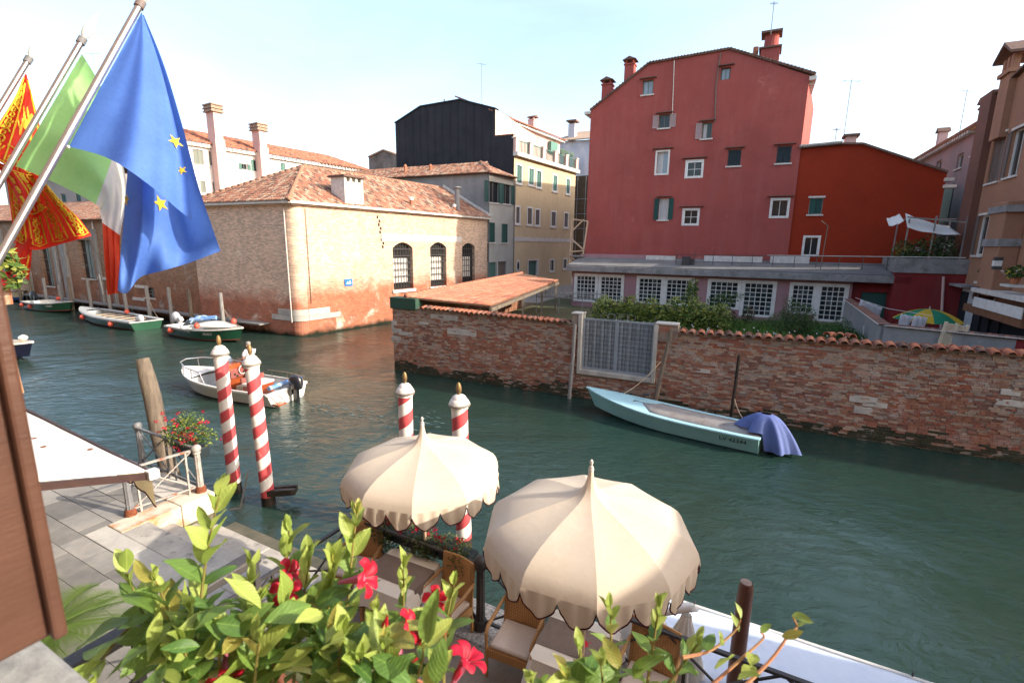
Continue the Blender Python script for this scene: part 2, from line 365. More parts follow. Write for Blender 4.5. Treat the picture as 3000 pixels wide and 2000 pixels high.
# ------------------------------------------------------------------ water
m, nt, b = newmat('canal_water'); po = coords(nt, 'Position')
mpn = nnode(nt, 'ShaderNodeMapping'); mpn.inputs['Rotation'].default_value = (0, 0, R(35)); mpn.inputs['Scale'].default_value = (0.55, 1.0, 1.0); nt.links.new(po, mpn.inputs['Vector'])
big = noise(nt, mpn.outputs[0], 0.9, 3, 0.5, 0.6)
mid = noise(nt, mpn.outputs[0], 3.6, 5, 0.6, 1.1)
sml = noise(nt, po, 9.0, 3, 0.5, 0.4)
calm = ramp(nt, noise(nt, po, 0.16, 3, 0.5, 0.8), 0.34, 0.62)
h = mth(nt, 'ADD', mth(nt, 'MULTIPLY', big, 0.75), mth(nt, 'ADD', mth(nt, 'MULTIPLY', mid, 0.62), mth(nt, 'MULTIPLY', sml, 0.05)))
h = mth(nt, 'MULTIPLY', h, mth(nt, 'ADD', mth(nt, 'MULTIPLY', calm, 1.0), 0.22))
nt.links.new(mixc(nt, ramp(nt, noise(nt, po, 0.12, 4), 0.35, 0.7), (0.013,0.034,0.027), (0.024,0.043,0.032)), b.inputs['Base Color'])
b.inputs['Roughness'].default_value = 0.035; b.inputs['IOR'].default_value = 1.34; b.inputs['Specular IOR Level'].default_value = 0.5
bump(nt, b, h, 0.46, 0.22); M['water'] = m
wmb = MB(); wmb.add([(-500,-200,0),(500,-200,0),(500,800,0),(-500,800,0)], [(0,1,2,3)])
structure(wmb.build('water', M['water']))

# ------------------------------------------------------------------ far bank ground
DANG, EANG = -26.5, 57.4
G0, G1 = V((-5.6, 22.7, 0)), V((14.8, 13.1, 0))
FG = Frame(G0, math.degrees(math.atan2(G1.y-G0.y, G1.x-G0.x)))
FE = Frame((-13.4, 30.4), EANG)          # long sunlit face of the warehouse and the houses behind it
FL = Frame(FE.w(0,0) - V((math.cos(R(DANG)), math.sin(R(DANG)), 0))*10.0, DANG)   # its short canal face
FA = Frame((4.54, 39.49), DANG)          # pink annex
FR = Frame(V((4.54, 39.49, 0)) + V((-math.sin(R(DANG)), math.cos(R(DANG)), 0))*3.0, DANG)   # red house
gm = MB()
GRZ = 1.15
poly = [FG.w(0.1,0.25), FG.w(80,0.25), V((300,100,0)), V((300,500,0)), V((60,500,0)), FE.w(130,8), FE.w(46,8), FE.w(20,9.4*1), FG.w(0.1,0.3)]
poly = [FG.w(0.12,0.2), FG.w(90,0.2), V((400,60,0)), V((400,600,0)), V((-20,600,0)), FE.w(44,-6), FE.w(20,-7)]
gm.prism([(p.x,p.y,-2.5) for p in poly], (0,0,2.5+GRZ))
structure(gm.build('garden_ground', M['soil']))
gm = MB()
poly = [FE.w(0.3,0.3), FE.w(20,-6.95), FE.w(43.9,-5.95), V((-20,598,0)), V((-420,600,0)), FL.w(-150,0.3), FL.w(9.7,0.3)]
poly = [FE.w(0.3,0.3), FE.w(17.9,0.3), FE.w(18.1,-7.2), FE.w(43.8,-6.2), V((-25,600,0)), V((-420,600,0)), FL.w(-150,0.3)]
gm.prism([(p.x,p.y,-2.5) for p in poly], (0,0,2.5+1.0))
structure(gm.build('town_ground', M['terrace']))

# ------------------------------------------------------------------ near bank: quay, steps, terrace   (local x along the canal, y towards the water)
FQ = Frame((-6.1, 9.25), -27.7)
QM = FQ.M
QZ = 0.86
qb = MB()
qb.box(-60, -0.45, -14, -0.32, -2.5, QZ)
qb.box(-0.45, 4.35, -14, -1.95, -2.5, QZ)
qb.box(4.35, 70, -14, -0.12, -2.5, QZ)
quay = structure(qb.build('quay', M['grout'], M=QM))
# kerb stones along the quay edge
rr = random.Random(3)
x = -0.5
while x > -34:
    w = rr.uniform(1.1, 2.1); x1 = x; x0 = x - w
    k = MB(); k.box(x0+0.008, x1-0.008, -0.62+rr.uniform(-.04,.04), rr.uniform(-.015,.015), 0.42, 0.90+rr.uniform(-.006,.006))
    k.build('kerb_stone', M['istria'], quay, QM, bevel=0.018); x = x0
k = MB(); k.box(-34, -0.5, -0.45, -0.06, -2.4, 0.415); k.build('quay_wall', M['algae'], quay, QM)
# corner block with the rust stains, and the side wall above the steps
k = MB(); k.box(-0.49, 0.0, -0.62, 0.03, 0.46, 0.905); k.build('corner_stone', M['rust_stone'], quay, QM, bevel=0.02)
k = MB(); k.box(-0.49, 0.0, -1.63, -0.63, 0.46, 0.903); k.build('kerb_stone', M['rust_stone'], quay, QM, bevel=0.02)
k = MB(); k.box(-0.44, -0.03, -1.62, -0.02, -2.4, 0.455); k.build('side_wall', M['algae'], quay, QM)
# border strip at the head of the steps
x = -0.49
for w in (1.35, 1.6, 1.9):
    k = MB(); k.box(x+0.006, x+w-0.006, -1.98, -1.64, 0.5, 0.897); k.build('border_stone', M['istria'], quay, QM, bevel=0.012); x += w
# steps
st = [(-1.64,-1.20,0.895),(-1.20,-0.80,0.66),(-0.80,-0.40,0.43),(-0.40,0.0,0.20),(0.0,0.38,0.05)]
for i,(y0,y1,z) in enumerate(st):
    x = 0.0
    for w in ((1.9,2.45),(1.4,1.6,1.35),(2.2,2.15),(1.7,2.65),(2.1,2.25))[i]:
        k = MB(); k.box(x+0.004, x+w-0.004, y0-(0.0 if i==0 else 0.03), y1, -2.0 if i>2 else z-0.4, z-0.0)
        k.build('step_stone', M['step'] if i<4 else M['algae'], quay, QM, bevel=0.02); x += w
k = MB(); k.box(0.0, 4.36, -1.9, -0.05, -2.4, 0.02); k.build('step_core', M['algae'], quay, QM)
# paving slabs
sl = [MB().box(-.5,.5,-.5,.5,-.06,0).mesh('slab', M['paving'], fix=True)]
y = -1.99
row = 0; n = 0
while y > -7.6:
    d = rr.uniform(0.30, 0.44); x = -5.0 - rr.uniform(0, .7)
    while x < 4.3:
        w = rr.uniform(0.42, 0.95)
        x1 = min(x + w, 4.33)
        if x1 - x > 0.12 and n < 300:
            o = inst('paving_slab', sl[0], quay, QM @ Matrix.Translation(((x+x1)/2, y-d/2, 0.892+rr.uniform(-.004,.004))) @ Matrix.Diagonal((x1-x-0.008, d-0.007, 1, 1)).to_4x4()); n += 1
        x = x1 if x1 > x else 99
        if x >= 4.33: break
    y -= d
y = -0.64
while y > -1.8:
    d = 0.45; x = -9.3
    while x < -0.5:
        x1 = min(x + rr.uniform(.7, 1.1), -0.5)
        o = inst('paving_slab', sl[0], quay, QM @ Matrix.Translation(((x+x1)/2, y-d/2, 0.893+rr.uniform(-.003,.003))) @ Matrix.Diagonal((x1-x-0.012, d-0.012, 1, 1)).to_4x4())
        x = x1
        if x > -0.55: break
    y -= d
# terrace floor and its speckled edge stones
k = MB(); k.box(4.36, 40, -7.5, -0.72, 0.5, 0.898); k.build('terrace_floor', M['terrace'], quay, QM)
x = 4.36
while x < 24:
    w = rr.uniform(1.3, 1.9); k = MB(); k.box(x+.005, x+w-.005, -0.71, 0.0, 0.45, 0.902); k.build('edge_stone', M['gravel'], quay, QM, bevel=0.02); x += w
k = MB(); k.box(4.36, 60, -0.6, -0.05, -2.4, 0.446); k.build('terrace_wall', M['algae'], quay, QM)
# ------------------------------------------------------------------ building helpers
def facade(name, mat_, parent, F, u0, u1, z0, z1, holes=(), clips=(), depth=0.30, dep=0.0, thick=None):
    """wall in the frame's x-z plane with real openings; clips: ((u,z),(u,z)) lines, what lies above is cut off"""
    us = sorted(set([u0, u1] + [a for h in holes for a in (h[0], h[1])])); zs = sorted(set([z0, z1] + [a for h in holes for a in (h[2], h[3])]))
    us = [a for a in us if u0-1e-6 <= a <= u1+1e-6]; zs = [a for a in zs if z0-1e-6 <= a <= z1+1e-6]
    bm = bmesh.new(); vc = {}
    def vt(u, z, y=0.0):
        k = (round(u,4), round(z,4), y)
        if k not in vc: vc[k] = bm.verts.new((u, dep+y, z))
        return vc[k]
    for i in range(len(us)-1):
        for j in range(len(zs)-1):
            cu, cz = (us[i]+us[i+1])/2, (zs[j]+zs[j+1])/2
            if any(h[0] < cu < h[1] and h[2] < cz < h[3] for h in holes): continue
            bm.faces.new((vt(us[i],zs[j]), vt(us[i+1],zs[j]), vt(us[i+1],zs[j+1]), vt(us[i],zs[j+1])))
    for h in holes:
        a, b_, c, d = h[:4]
        for (p, q) in (((a,c),(b_,c)), ((b_,c),(b_,d)), ((b_,d),(a,d)), ((a,d),(a,c))):
            bm.faces.new((vt(p[0],p[1],1e-9) if False else bm.verts.new((p[0],dep,p[1])), bm.verts.new((q[0],dep,q[1])), bm.verts.new((q[0],dep+depth,q[1])), bm.verts.new((p[0],dep+depth,p[1]))))
    for (p, q) in clips:
        d = V((q[0]-p[0], 0, q[1]-p[1])); nrm = V((-d.z, 0, d.x))
        if nrm.z < 0: nrm = -nrm
        bmesh.ops.bisect_plane(bm, geom=bm.verts[:]+bm.edges[:]+bm.faces[:], plane_co=V((p[0],0,p[1])), plane_no=nrm, clear_outer=True)
    me = bpy.data.meshes.new(name); bm.to_mesh(me); bm.free(); me.materials.append(mat_)
    o = bpy.data.objects.new(name, me); return put(o, parent, F.M)
def pxr(F, x0, y0, x1, y1, dep=0):
    """photo rectangle -> (u0,u1,z0,z1) on the plane"""
    a, t0 = F.uz(x0, y0, dep); b_, t1 = F.uz(x1, y0, dep); c, s0 = F.uz(x0, y1, dep); d, s1 = F.uz(x1, y1, dep)
    return ((a+c)/2, (b_+d)/2, (s0+s1)/2, (t0+t1)/2)
def window(parent, F, h, frame='white', fw_=0.09, glass='glass', sill=True, lintel=False, shut=None, closed=False, mull=1, rows=0, dep=0.0, rec=0.15, curtain=False, proud=0.02, shutw=0.5, sides='LR', surround=None):
    """one window: frame with glazing, sill and shutters as its own pieces"""
    u0, u1, z0, z1 = h[:4]; w, ht = u1-u0, z1-z0
    y = dep
    f = MB()
    if frame:
        yb = y+rec if surround is None else y
        t = fw_
        f.box(u0, u0+t, yb-proud, yb+0.06, z0, z1); f.box(u1-t, u1, yb-proud, yb+0.06, z0, z1)
        f.box(u0+t, u1-t, yb-proud, yb+0.06, z0, z0+t); f.box(u0+t, u1-t, yb-proud, yb+0.06, z1-t, z1)
    else:
        t = 0.03; f.box(u0, u1, y+rec, y+rec+0.05, z1-t, z1); f.box(u0, u1, y+rec, y+rec+0.05, z0, z0+t)
    wo = f.build('window', M[frame] if frame else M['void'], parent, F.M)
    iu0, iu1, iz0, iz1 = u0+(fw_ if frame else 0), u1-(fw_ if frame else 0), z0+(fw_ if frame else .03), z1-(fw_ if frame else .03)
    if not (closed and shut):
        n = mull + 1; pw = (iu1-iu0)/n; nr = rows + 1; ph = (iz1-iz0)/nr
        for i in range(n):
            for j in range(nr):
                p = MB(); g = 0.022
                a0, a1, b0, b1 = iu0+i*pw+g, iu0+(i+1)*pw-g, iz0+j*ph+g, iz0+(j+1)*ph-g
                p.box(a0, a1, y+rec+0.055, y+rec+0.065, b0, b1)
                p.build('pane', M['curtain'] if (curtain and j >= 0 and (i+j) % 2 == 0) else M[glass], wo, F.M)
        s_ = MB()
        for i in range(1, n): s_.box(iu0+i*pw-g, iu0+i*pw+g, y+rec+0.03, y+rec+0.07, iz0, iz1)
        for j in range(1, nr): s_.box(iu0, iu1, y+rec+0.032, y+rec+0.068, iz0+j*ph-g, iz0+j*ph+g)
        s_.box(iu0-.01, iu1+.01, y+rec+0.075, y+rec+0.08, iz0-.01, iz1+.01)
        s_.build('sash', M[frame] if frame in ('white',) else M['greyshut'], wo, F.M)
    if sill:
        p = MB(); p.box(u0-0.10, u1+0.10, y-0.09, y+0.10, z0-0.10, z0-0.002); p.build('sill', M['sillstone'], wo, F.M)
    if lintel:
        p = MB(); p.box(u0-0.10, u1+0.10, y-0.06, y+0.06, z1+0.002, z1+0.12); p.build('lintel', M['sillstone'], wo, F.M)
    if shut:
        if closed:
            mid = (u0+u1)/2; p = MB(); p.box(iu0-.01, iu1+.01, y+rec+.062, y+rec+.08, iz0-.02, iz1+.02); p.build('backing', M['blackgreen'], wo, F.M)
            for (a0, a1) in ((iu0, mid-.008), (mid+.008, iu1)):
                p = MB(); louver(p, a0, a1, iz0, iz1, y+0.05); p.build('shutter', M[shut], wo, F.M)
        else:
            sw = w*shutw
            for (sd, a0, a1) in (('L', u0-sw, u0-.01), ('R', u1+.01, u1+sw)):
                if sd in sides:
                    p = MB(); louver(p, a0, a1, z0+.01, z1-.01, y-0.055); p.build('shutter', M[shut], wo, F.M)
    return wo
def louver(p, a0, a1, b0, b1, y):
    t = 0.05
    p.box(a0, a0+t, y, y+.04, b0, b1); p.box(a1-t, a1, y, y+.04, b0, b1); p.box(a0+t, a1-t, y, y+.04, b0, b0+t); p.box(a0+t, a1-t, y, y+.04, b1-t, b1)
    n = max(3, int((b1-b0)/0.11)); hh = (b1-b0-2*t)/n
    for i in range(n):
        z = b0+t+i*hh
        p.add([(a0+t,y+.008,z),(a1-t,y+.008,z),(a1-t,y+.034,z+hh),(a0+t,y+.034,z+hh)], [(0,1,2,3)])
TILE_ME = []
def tile_mesh(mat_, r=0.095, L=0.42, n=5, th=0.02):
    mb = MB()
    for (rr_, z0) in ((r, 0), ):
        vs = []
        for (yy, rs, dz) in ((0, 1.0, 0.022), (L, 0.86, 0.0)):
            for j in range(n+1):
                a = math.pi*j/n; vs.append((-math.cos(a)*rr_*rs, yy, math.sin(a)*rr_*rs*0.8 + dz))
        fs = [(j, j+1, n+1+j+1, n+1+j) for j in range(n)]
        fs.append(tuple(range(n+1))[::-1])
        mb.add(vs, fs)
    return mb
def tile_slope(parent, O, U, W, mats, inside=None, pitch=0.24, course=0.36, name='roof_tiles', indiv=0, r=0.10, seed=1, base=True, lift=0.02):
    """barrel tiles on the plane O + U*s + W*t (U along the eave, W up the slope); inside(s,t) keeps a tile"""
    O, U, W = V(O), V(U), V(W); lu, lw = U.length, W.length; u, w = U.normalized(), W.normalized(); n = u.cross(w)
    if n.z < 0: n = -n
    rd = random.Random(seed); mb = MB(); meshes = None; cnt = 0
    ns = int(lu/pitch); nt_ = int(lw/course)
    for j in range(nt_+1):
        for i in range(ns+1):
            s, t = (i+0.5)*pitch, j*course
            if s > lu or t > lw - course*0.3: continue
            if inside and not inside((s)/lu, (t+course*0.4)/lw): continue
            p = O + u*(s+rd.uniform(-.012,.012)) + w*(t+rd.uniform(-.015,.015)) + n*(lift+rd.uniform(0,.012))
            mi = rd.randrange(len(mats))
            if cnt < indiv:
                if meshes is None: meshes = [tile_mesh(mt, r, course*1.18).mesh('roof_tile', mt, smooth='all', fix=False) for mt in mats]
                Mx = Matrix(((u.x,w.x,n.x,p.x),(u.y,w.y,n.y,p.y),(u.z,w.z,n.z,p.z),(0,0,0,1)))
                inst('roof_tile', meshes[mi], parent, Mx)
            else:
                b0 = len(mb.v); L = course*1.18; kk = 4
                for (yy, rs, dz) in ((0, 1.0, 0.022), (L, 0.86, 0.0)):
                    for q in range(kk+1):
                        a = math.pi*q/kk; pt = p + u*(-math.cos(a)*r*rs) + w*yy + n*(math.sin(a)*r*rs*0.8+dz); mb.v.append(tuple(pt))
                for q in range(kk): mb.f.append((b0+q, b0+q+1, b0+kk+2+q, b0+kk+1+q)); mb.m.append(mi)
                mb.f.append(tuple(b0+q for q in range(kk, -1, -1))); mb.m.append(mi)
            cnt += 1
    if mb.v: stuff(mb.build(name, mats, parent, Matrix(), smooth='all', fix=False))
def slab(parent, name, pts, th, mat_, M_=None):
    """thick sheet under pts (top surface polygon)"""
    pts = [V(p) for p in pts]; mb = MB(); mb.prism(pts, (0,0,-th)); return mb.build(name, mat_, parent, M_ if M_ is not None else Matrix())
def wbox(parent, name, F, u0, u1, y0, y1, z0, z1, mat_, bevel=0):
    mb = MB(); mb.box(u0, u1, y0, y1, z0, z1); return mb.build(name, mat_, parent, F.M, bevel=bevel)
def chimney(parent, F, u, y, z0, z1, w, d, mat_, cap='tile', flare=False):
    mb = MB(); mb.box(u-w/2, u+w/2, y-d/2, y+d/2, z0, z1)
    c = mb.build('chimney', mat_, parent, F.M)
    k = MB()
    k.box(u-w/2-.06, u+w/2+.06, y-d/2-.06, y+d/2+.06, z1, z1+.10)
    for (a, b_) in ((-1,-1),(1,-1),(1,1),(-1,1)):
        k.box(u+a*w*.36-.06, u+a*w*.36+.06, y+b_*d*.36-.06, y+b_*d*.36+.06, z1+.10, z1+.34)
    k.build('chimney_pot', mat_, c, F.M)
    k = MB(); e = .16
    k.prism([(u-w/2-e, y-d/2-e, z1+.34), (u+w/2+e, y-d/2-e, z1+.34), (u, y-d/2-e, z1+.34+w*.32)], (0, d+2*e, 0))
    k.build('chimney_cap', M['tiles'][3], c, F.M)
    return c
def antenna(x, y, z0, z1, label, arms=4, wd=0.9, rz=0):
    t = thing('roof_antenna', label, 'antenna', at(x, y, z0, rz)); h = z1-z0
    MB().tube([(0,0,0),(0,0,h)], 0.022, 5).build('mast', M['greyiron'], t)
    mb = MB()
    mb.tube([(-wd/2,0,h-.1),(wd/2,0,h-.1)], 0.014, 4)
    for i in range(arms): xx = -wd/2+.1+i*(wd-.2)/max(1,arms-1); mb.tube([(xx,-.22,h-.1),(xx,.22,h-.1)], 0.010, 4)
    mb.build('aerial', M['greyiron'], t); return t
DV = V((math.cos(R(DANG)), math.sin(R(DANG)), 0)); EV = V((math.cos(R(EANG)), math.sin(R(EANG)), 0))
# ================================================================== brick warehouse at the corner of the side canal
M['brickB'] = brickmat('pale_old_brick', (0.40,0.12,0.058), (0.60,0.43,0.315), 3.0, 0.55, (0.50,0.40,0.31), patch=(0.62,0.52,0.42))
M['brickS'] = brickmat('brick_lightened_for_shade', (0.40,0.115,0.055), (0.64,0.455,0.335), 2.5, 0.6, (0.74,0.62,0.50), patch=(0.66,0.52,0.40))  # warehouse brick again, upper tone lightened to offset shade on the end wall
wh = thing('brick_warehouse', 'pale brick warehouse with hipped tile roof and barred arched windows on the corner', 'building', at(-13.4, 30.4, 0, EANG))
EZ = 8.2; WL = 20.3; CR = 0.7
arch = [pxr(FE, 1152, 710, 1210, 847), pxr(FE, 1261, 710, 1308, 838), pxr(FE, 1354, 712, 1391, 826)]
facade('canal_wall', M['brickB'], wh, FE, CR, WL, -1.5, EZ, holes=arch, depth=0.35)
facade('end_wall', M['brickS'], wh, FL, 0, 10-CR, -1.5, EZ)
c0, c1, c2 = FL.w(10-CR, 0), FE.w(0, 0), FE.w(CR, 0)
mb = MB(); fn = lambda s, t: FE.I @ (c0*(1-s)**2 + c1*2*s*(1-s) + c2*s*s + V((0, 0, -1.5 + t*(EZ+1.5))))
mb.grid(fn, 10, 1); mb.build('rounded_corner', M['brickS'], wh, FE.M, smooth='all')
for (u0, u1, z0, z1) in arch:
    mid, rise = (u0+u1)/2, (u1-u0)*0.2
    k = MB(); n = 10
    for i in range(n):
        a, b_ = u0+(u1-u0)*i/n, u0+(u1-u0)*(i+1)/n
        f = lambda q: z1 - rise*((q-mid)/((u1-u0)/2))**2
        k.add([(a,0.003,f(a)),(b_,0.003,f(b_)),(b_,0.003,z1),(a,0.003,z1),(a,.34,f(a)),(b_,.34,f(b_))], [(0,1,2,3),(0,4,5,1)])
    k.build('arch_head', M['brickB'], wh, FE.M, fix=False)
    g = MB()
    nb = 7
    for i in range(1, nb): uu = u0+(u1-u0)*i/nb; g.box(uu-.018, uu+.018, .12, .155, z0, z1-.02)
    for i in range(1, 7): zz = z0+(z1-z0)*i/7; g.box(u0, u1, .10, .118, zz-.03, zz+.03)
    wn_ = g.build('window', M['iron'], wh, FE.M)
    p = MB(); p.box(u0, u1, .34, .35, z0, z1); p.build('pane', M['void'], wn_, FE.M)
    p = MB(); p.box(u0+.25, u1-.3, .32, .335, z0+.5, z1-1.2); p.build('board', M['sillstone'], wn_, FE.M)
    wbox(wn_, 'sill', FE, u0-.18, u1+.18, -.12, .12, z0-.22, z0-.003, M['sillstone'])
for (a, b_, z0, z1) in ((0.05, 3.1, 0.98, 1.32), (0.05, 2.3, 1.33, 1.72)):
    wbox(wh, 'corner_stone', FE, a+.65, b_, -.05, .2, z0, z1-.004, M['istria'], 0.02)
    wbox(wh, 'corner_stone', FL, 10-b_*.8, 10-.62, -.05, .2, z0, z1-.004, M['istria'], 0.02)
    k = MB(); off = lambda p, n: p
    k.grid(lambda s, t: FE.I @ (c0*(1-s)**2 + c1*2*s*(1-s) + c2*s*s + V((0.05*s-0.02, -0.055, z0+t*(z1-z0-.004)))), 8, 1)
    k.build('corner_stone', M['istria'], wh, FE.M, smooth='all')
wbox(wh, 'stone_band', FE, FE.uz(1118,690)[0], FE.uz(1352,700)[0], -.012, .1, FE.uz(1230,697)[1]-.25, FE.uz(1230,697)[1]+.2, M['sillstone'])
for px_, q in ((1051, 'crack'), ):
    pass
k = MB()
cu, cz = FE.uz(1103, 632)
for i in range(9):
    k.box(cu+.10*i*.5+(.12 if i%2 else 0), cu+.10*i*.5+.16+(.12 if i%2 else 0), -.002, .02, cz-.26*i-.2, cz-.26*i)
k.build('wall_crack', M['void'], wh, FE.M)
k = MB(); a = FE.uz(888, 612); b_ = FE.uz(905, 890); k.tube([(a[0]+.1,-.05,a[1]),(a[0]+.1,-.05,b_[1])], .018, 5); k.build('lightning_wire', M['iron'], wh, FE.M)
k = MB(); a = FL.uz(833, 610); k.tube([(a[0],-.06,a[1]),(a[0],-.06,.9)], .035, 6); k.build('downpipe', M['sillstone'], wh, FL.M)
# gutters
for F_, u0, u1 in ((FE, -.25, WL+.1), (FL, -.1, 10.25)):
    k = MB(); k.box(u0, u1, -.36, -.14, EZ-.02, EZ+.16); k.build('gutter', M['sillstone'], wh, F_.M, bevel=.03)
    k = MB(); k.box(u0+.2, u1-.2, -.138, .02, EZ-.10, EZ+.0); k.build('cornice', M['brickS'], wh, F_.M)
# blue pictogram sign
r_ = pxr(FE, 1009, 817, 1031, 837)
sg = thing('waterbus_sign', 'small blue square sign with white lettering on the sunlit warehouse wall', 'sign', FE.M @ Matrix.Translation((r_[0], -.03, r_[2])))
bl = glossy('blue_sign_enamel', (0.02,0.17,0.62), 0.4)
k = MB(); k.box(0, r_[1]-r_[0], -.03, .02, 0, r_[3]-r_[2]); k.build('panel', bl, sg)
k = MB(); w_, h_ = r_[1]-r_[0], r_[3]-r_[2]
k.box(w_*.18, w_*.82, -.034, -.031, h_*.28, h_*.42); k.box(w_*.3, w_*.42, -.034, -.031, h_*.42, h_*.62); k.box(w_*.55, w_*.78, -.034, -.031, h_*.42, h_*.7); k.build('lettering', M['white'], sg)
# hipped roof
PK = FL.w(5, 0) + EV*5; pkz = py_(905, 490, PK.y).z
PK = V((PK.x, PK.y, pkz)); ov = .38
eA, eB = FL.w(-.1, -ov, EZ+.12), FL.w(10.3, -ov, EZ+.12)
eB2 = FE.w(-.3, -ov, EZ+.12); eC = FE.w(WL, -ov, EZ+.12); PK2 = V((PK.x, PK.y, PK.z)) + EV*(WL-5.0)
eD = eC - DV*10.6; eA2 = eA
k = MB(); k.add([eA, eB, PK, eC, PK2, eD], [(0,1,2), (1,3,4,2), (3,5,4), (5,0,2,4)]); k.build('roof', M['roofbase'], wh, Matrix())
mid = (eA+eB)/2; Wv = PK - mid
tile_slope(wh, eA, eB-eA, Wv, M['tiles'], lambda s, t: abs(s-.5) < .5*(1-t)+.004, seed=3)
proj = lambda p, a, b_: a + (b_-a)*((p-a).dot(b_-a)/(b_-a).length_squared)
f0 = proj(PK, eB, eC); Wv2 = PK - f0; L2 = (eC-eB).length; sp = (f0-eB).length/L2
tile_slope(wh, eB, eC-eB, Wv2, M['tiles'], lambda s, t: s > sp*t-.004, seed=4)
k = MB()
for a, b_ in ((eB, PK), (eA, PK), (PK, PK2)):
    n = int((b_-a).length/.4)
    for i in range(n): k.tube([a+(b_-a)*(i/n)+V((0,0,.07)), a+(b_-a)*((i+1.1)/n)+V((0,0,.05))], [.15,.12], 7)
stuff(k.build('ridge_tiles', M['tiles'][1], wh, Matrix(), smooth='all'))
# roof furniture
u_, z_ = FE.uz(1012, 602); zt = FE.uz(1012, 509)[1]
ch = MB(); ch.box(u_-.2, u_+1.35, -.25, 1.1, EZ+.1, zt-.5); cho = ch.build('chimney', M['sillstone'], wh, FE.M)
ch = MB()
for i in range(4): ch.box(u_-.2+i*.46, u_-.02+i*.46, -.25, 1.1, zt-.5, zt-.22)
ch.build('chimney_vent', M['sillstone'], cho, FE.M); wbox(cho, 'chimney_cap', FE, u_-.35, u_+1.5, -.42, 1.25, zt-.22, zt-.1, M['tiles'][3])
for (px_, y0, y1, dep) in ((1205, 600, 577, .5), (1331, 616, 598, .5)):
    u_, z_ = FE.uz(px_, y0, dep); zt = FE.uz(px_, y1, dep)[1]
    k = MB(); k.tube([(u_,dep,z_-.3),(u_,dep,zt-.2)], .13, 8); vv = k.build('roof_vent', M['newtiles'][0], wh, FE.M)
    k = MB(); k.lathe([(.17,zt-.25),(.18,zt-.05),(.06,zt)], 8, (u_,dep,0)); k.build('vent_cap', M['white'], vv, FE.M)
# ================================================================== long brick house left of the warehouse, mostly behind the flags
M['brickO'] = brickmat('worn_brown_brick', (0.30,0.12,0.06), (0.34,0.21,0.135), 3.0, 1.2, (0.42,0.34,0.27), patch=(0.38,0.35,0.31))
lh = thing('long_brick_house', 'long low brown brick house with grey uprights behind the flags and moored boats', 'building', FL.M)
LZ = 7.4
hl = [pxr(FL, 232, 690, 270, 810), pxr(FL, 418, 815, 446, 838), pxr(FL, 120, 745, 148, 800)]
hl[0] = (hl[0][0], hl[0][1], 2.6, 5.8); hl[1] = (hl[1][0], hl[1][1], 1.5, 2.3); hl[2] = (hl[2][0], hl[2][1], 1.6, 5.2)
facade('front_wall', M['brickO'], lh, FL, -80, -.02, -1.5, LZ, holes=hl, depth=.3, dep=.04)
for h in hl: window(lh, FL, h, None, dep=.04, rec=.2, shut=None, mull=1, rows=2, sill=True)
for px_, wd in ((20,.5),(85,.35),(170,.45),(195,.9),(292,.3),(330,.3)):
    u_ = FL.uz(px_, 780)[0]; wbox(lh, 'pilaster', FL, u_-wd/2, u_+wd/2, -.18, .1, .6, LZ-.7, M['greypile'])
for u_, z_ in ((-7.5, 2.2), (-8.0, 1.2), (-13, 2.6)): wbox(lh, 'stone_course', FL, u_-.8, u_+.8, -.02, .2, z_, z_+.22, M['sillstone'])
k = MB(); u_ = FL.uz(283, 720)[0]; k.tube([(u_,-.08,LZ-.1),(u_,-.08,3.2),(u_+.1,-.16,3.0),(u_+.1,-.1,1.4)], .06, 6); k.build('downpipe', M['sillstone'], lh, FL.M)
a, b_ = FL.w(-80,-.35,LZ), FL.w(-.05,-.35,LZ); c, d = FL.w(-.05,6,LZ+2.2), FL.w(-80,6,LZ+2.2)
k = MB(); k.add([a,b_,c,d], [(0,1,2,3)]); k.build('roof', M['roofbase'], lh, Matrix(), solid=.08)
tile_slope(lh, a, b_-a, d-a, M['tiles'], seed=6)
wbox(lh, 'gable_wall', FL, -.35, -.06, .3, 6, 0, LZ+.2, M['brickO'])
# taller house further left, roof showing between flags
fh = thing('tiled_house', 'plastered house with brown tile roof showing between the red and green flags', 'building', at(-43, 58, 0, DANG))
M['plO'] = plaster('pale_old_plaster', (0.36,0.31,0.28), (0.28,0.24,0.21), amt=.4)
FH = Frame((-66, 66), DANG)
fw1 = [(4+i*3.4, 5.1+i*3.4, 5.2, 7.0) for i in range(5)] + [(4+i*3.4, 5.1+i*3.4, 9.2, 11.0) for i in range(5)]
facade('front_wall', M['plO'], fh, FH, 0, 21, 0, 13.4, holes=fw1)
for h in fw1: window(fh, FH, h, 'sillstone', shut='green', closed=True)
facade('side_wall', M['plO'], fh, Frame(FH.w(21,0), DANG+90), 0, 11, 0, 13.4)
a, b_, c, d = FH.w(-.4,-.5,13.3), FH.w(21.5,-.5,13.3), FH.w(21.5,5.5,16.2), FH.w(-.4,5.5,16.2)
tile_slope(fh, a, b_-a, d-a, M['tiles'], seed=8, pitch=.3, course=.45, r=.12)
k = MB(); k.add([a,b_,c,d,FH.w(21.5,11.5,13.3),FH.w(-.4,11.5,13.3)], [(0,1,2,3),(3,2,4,5)]); k.build('roof', M['roofbase'], fh, Matrix(), solid=.1)
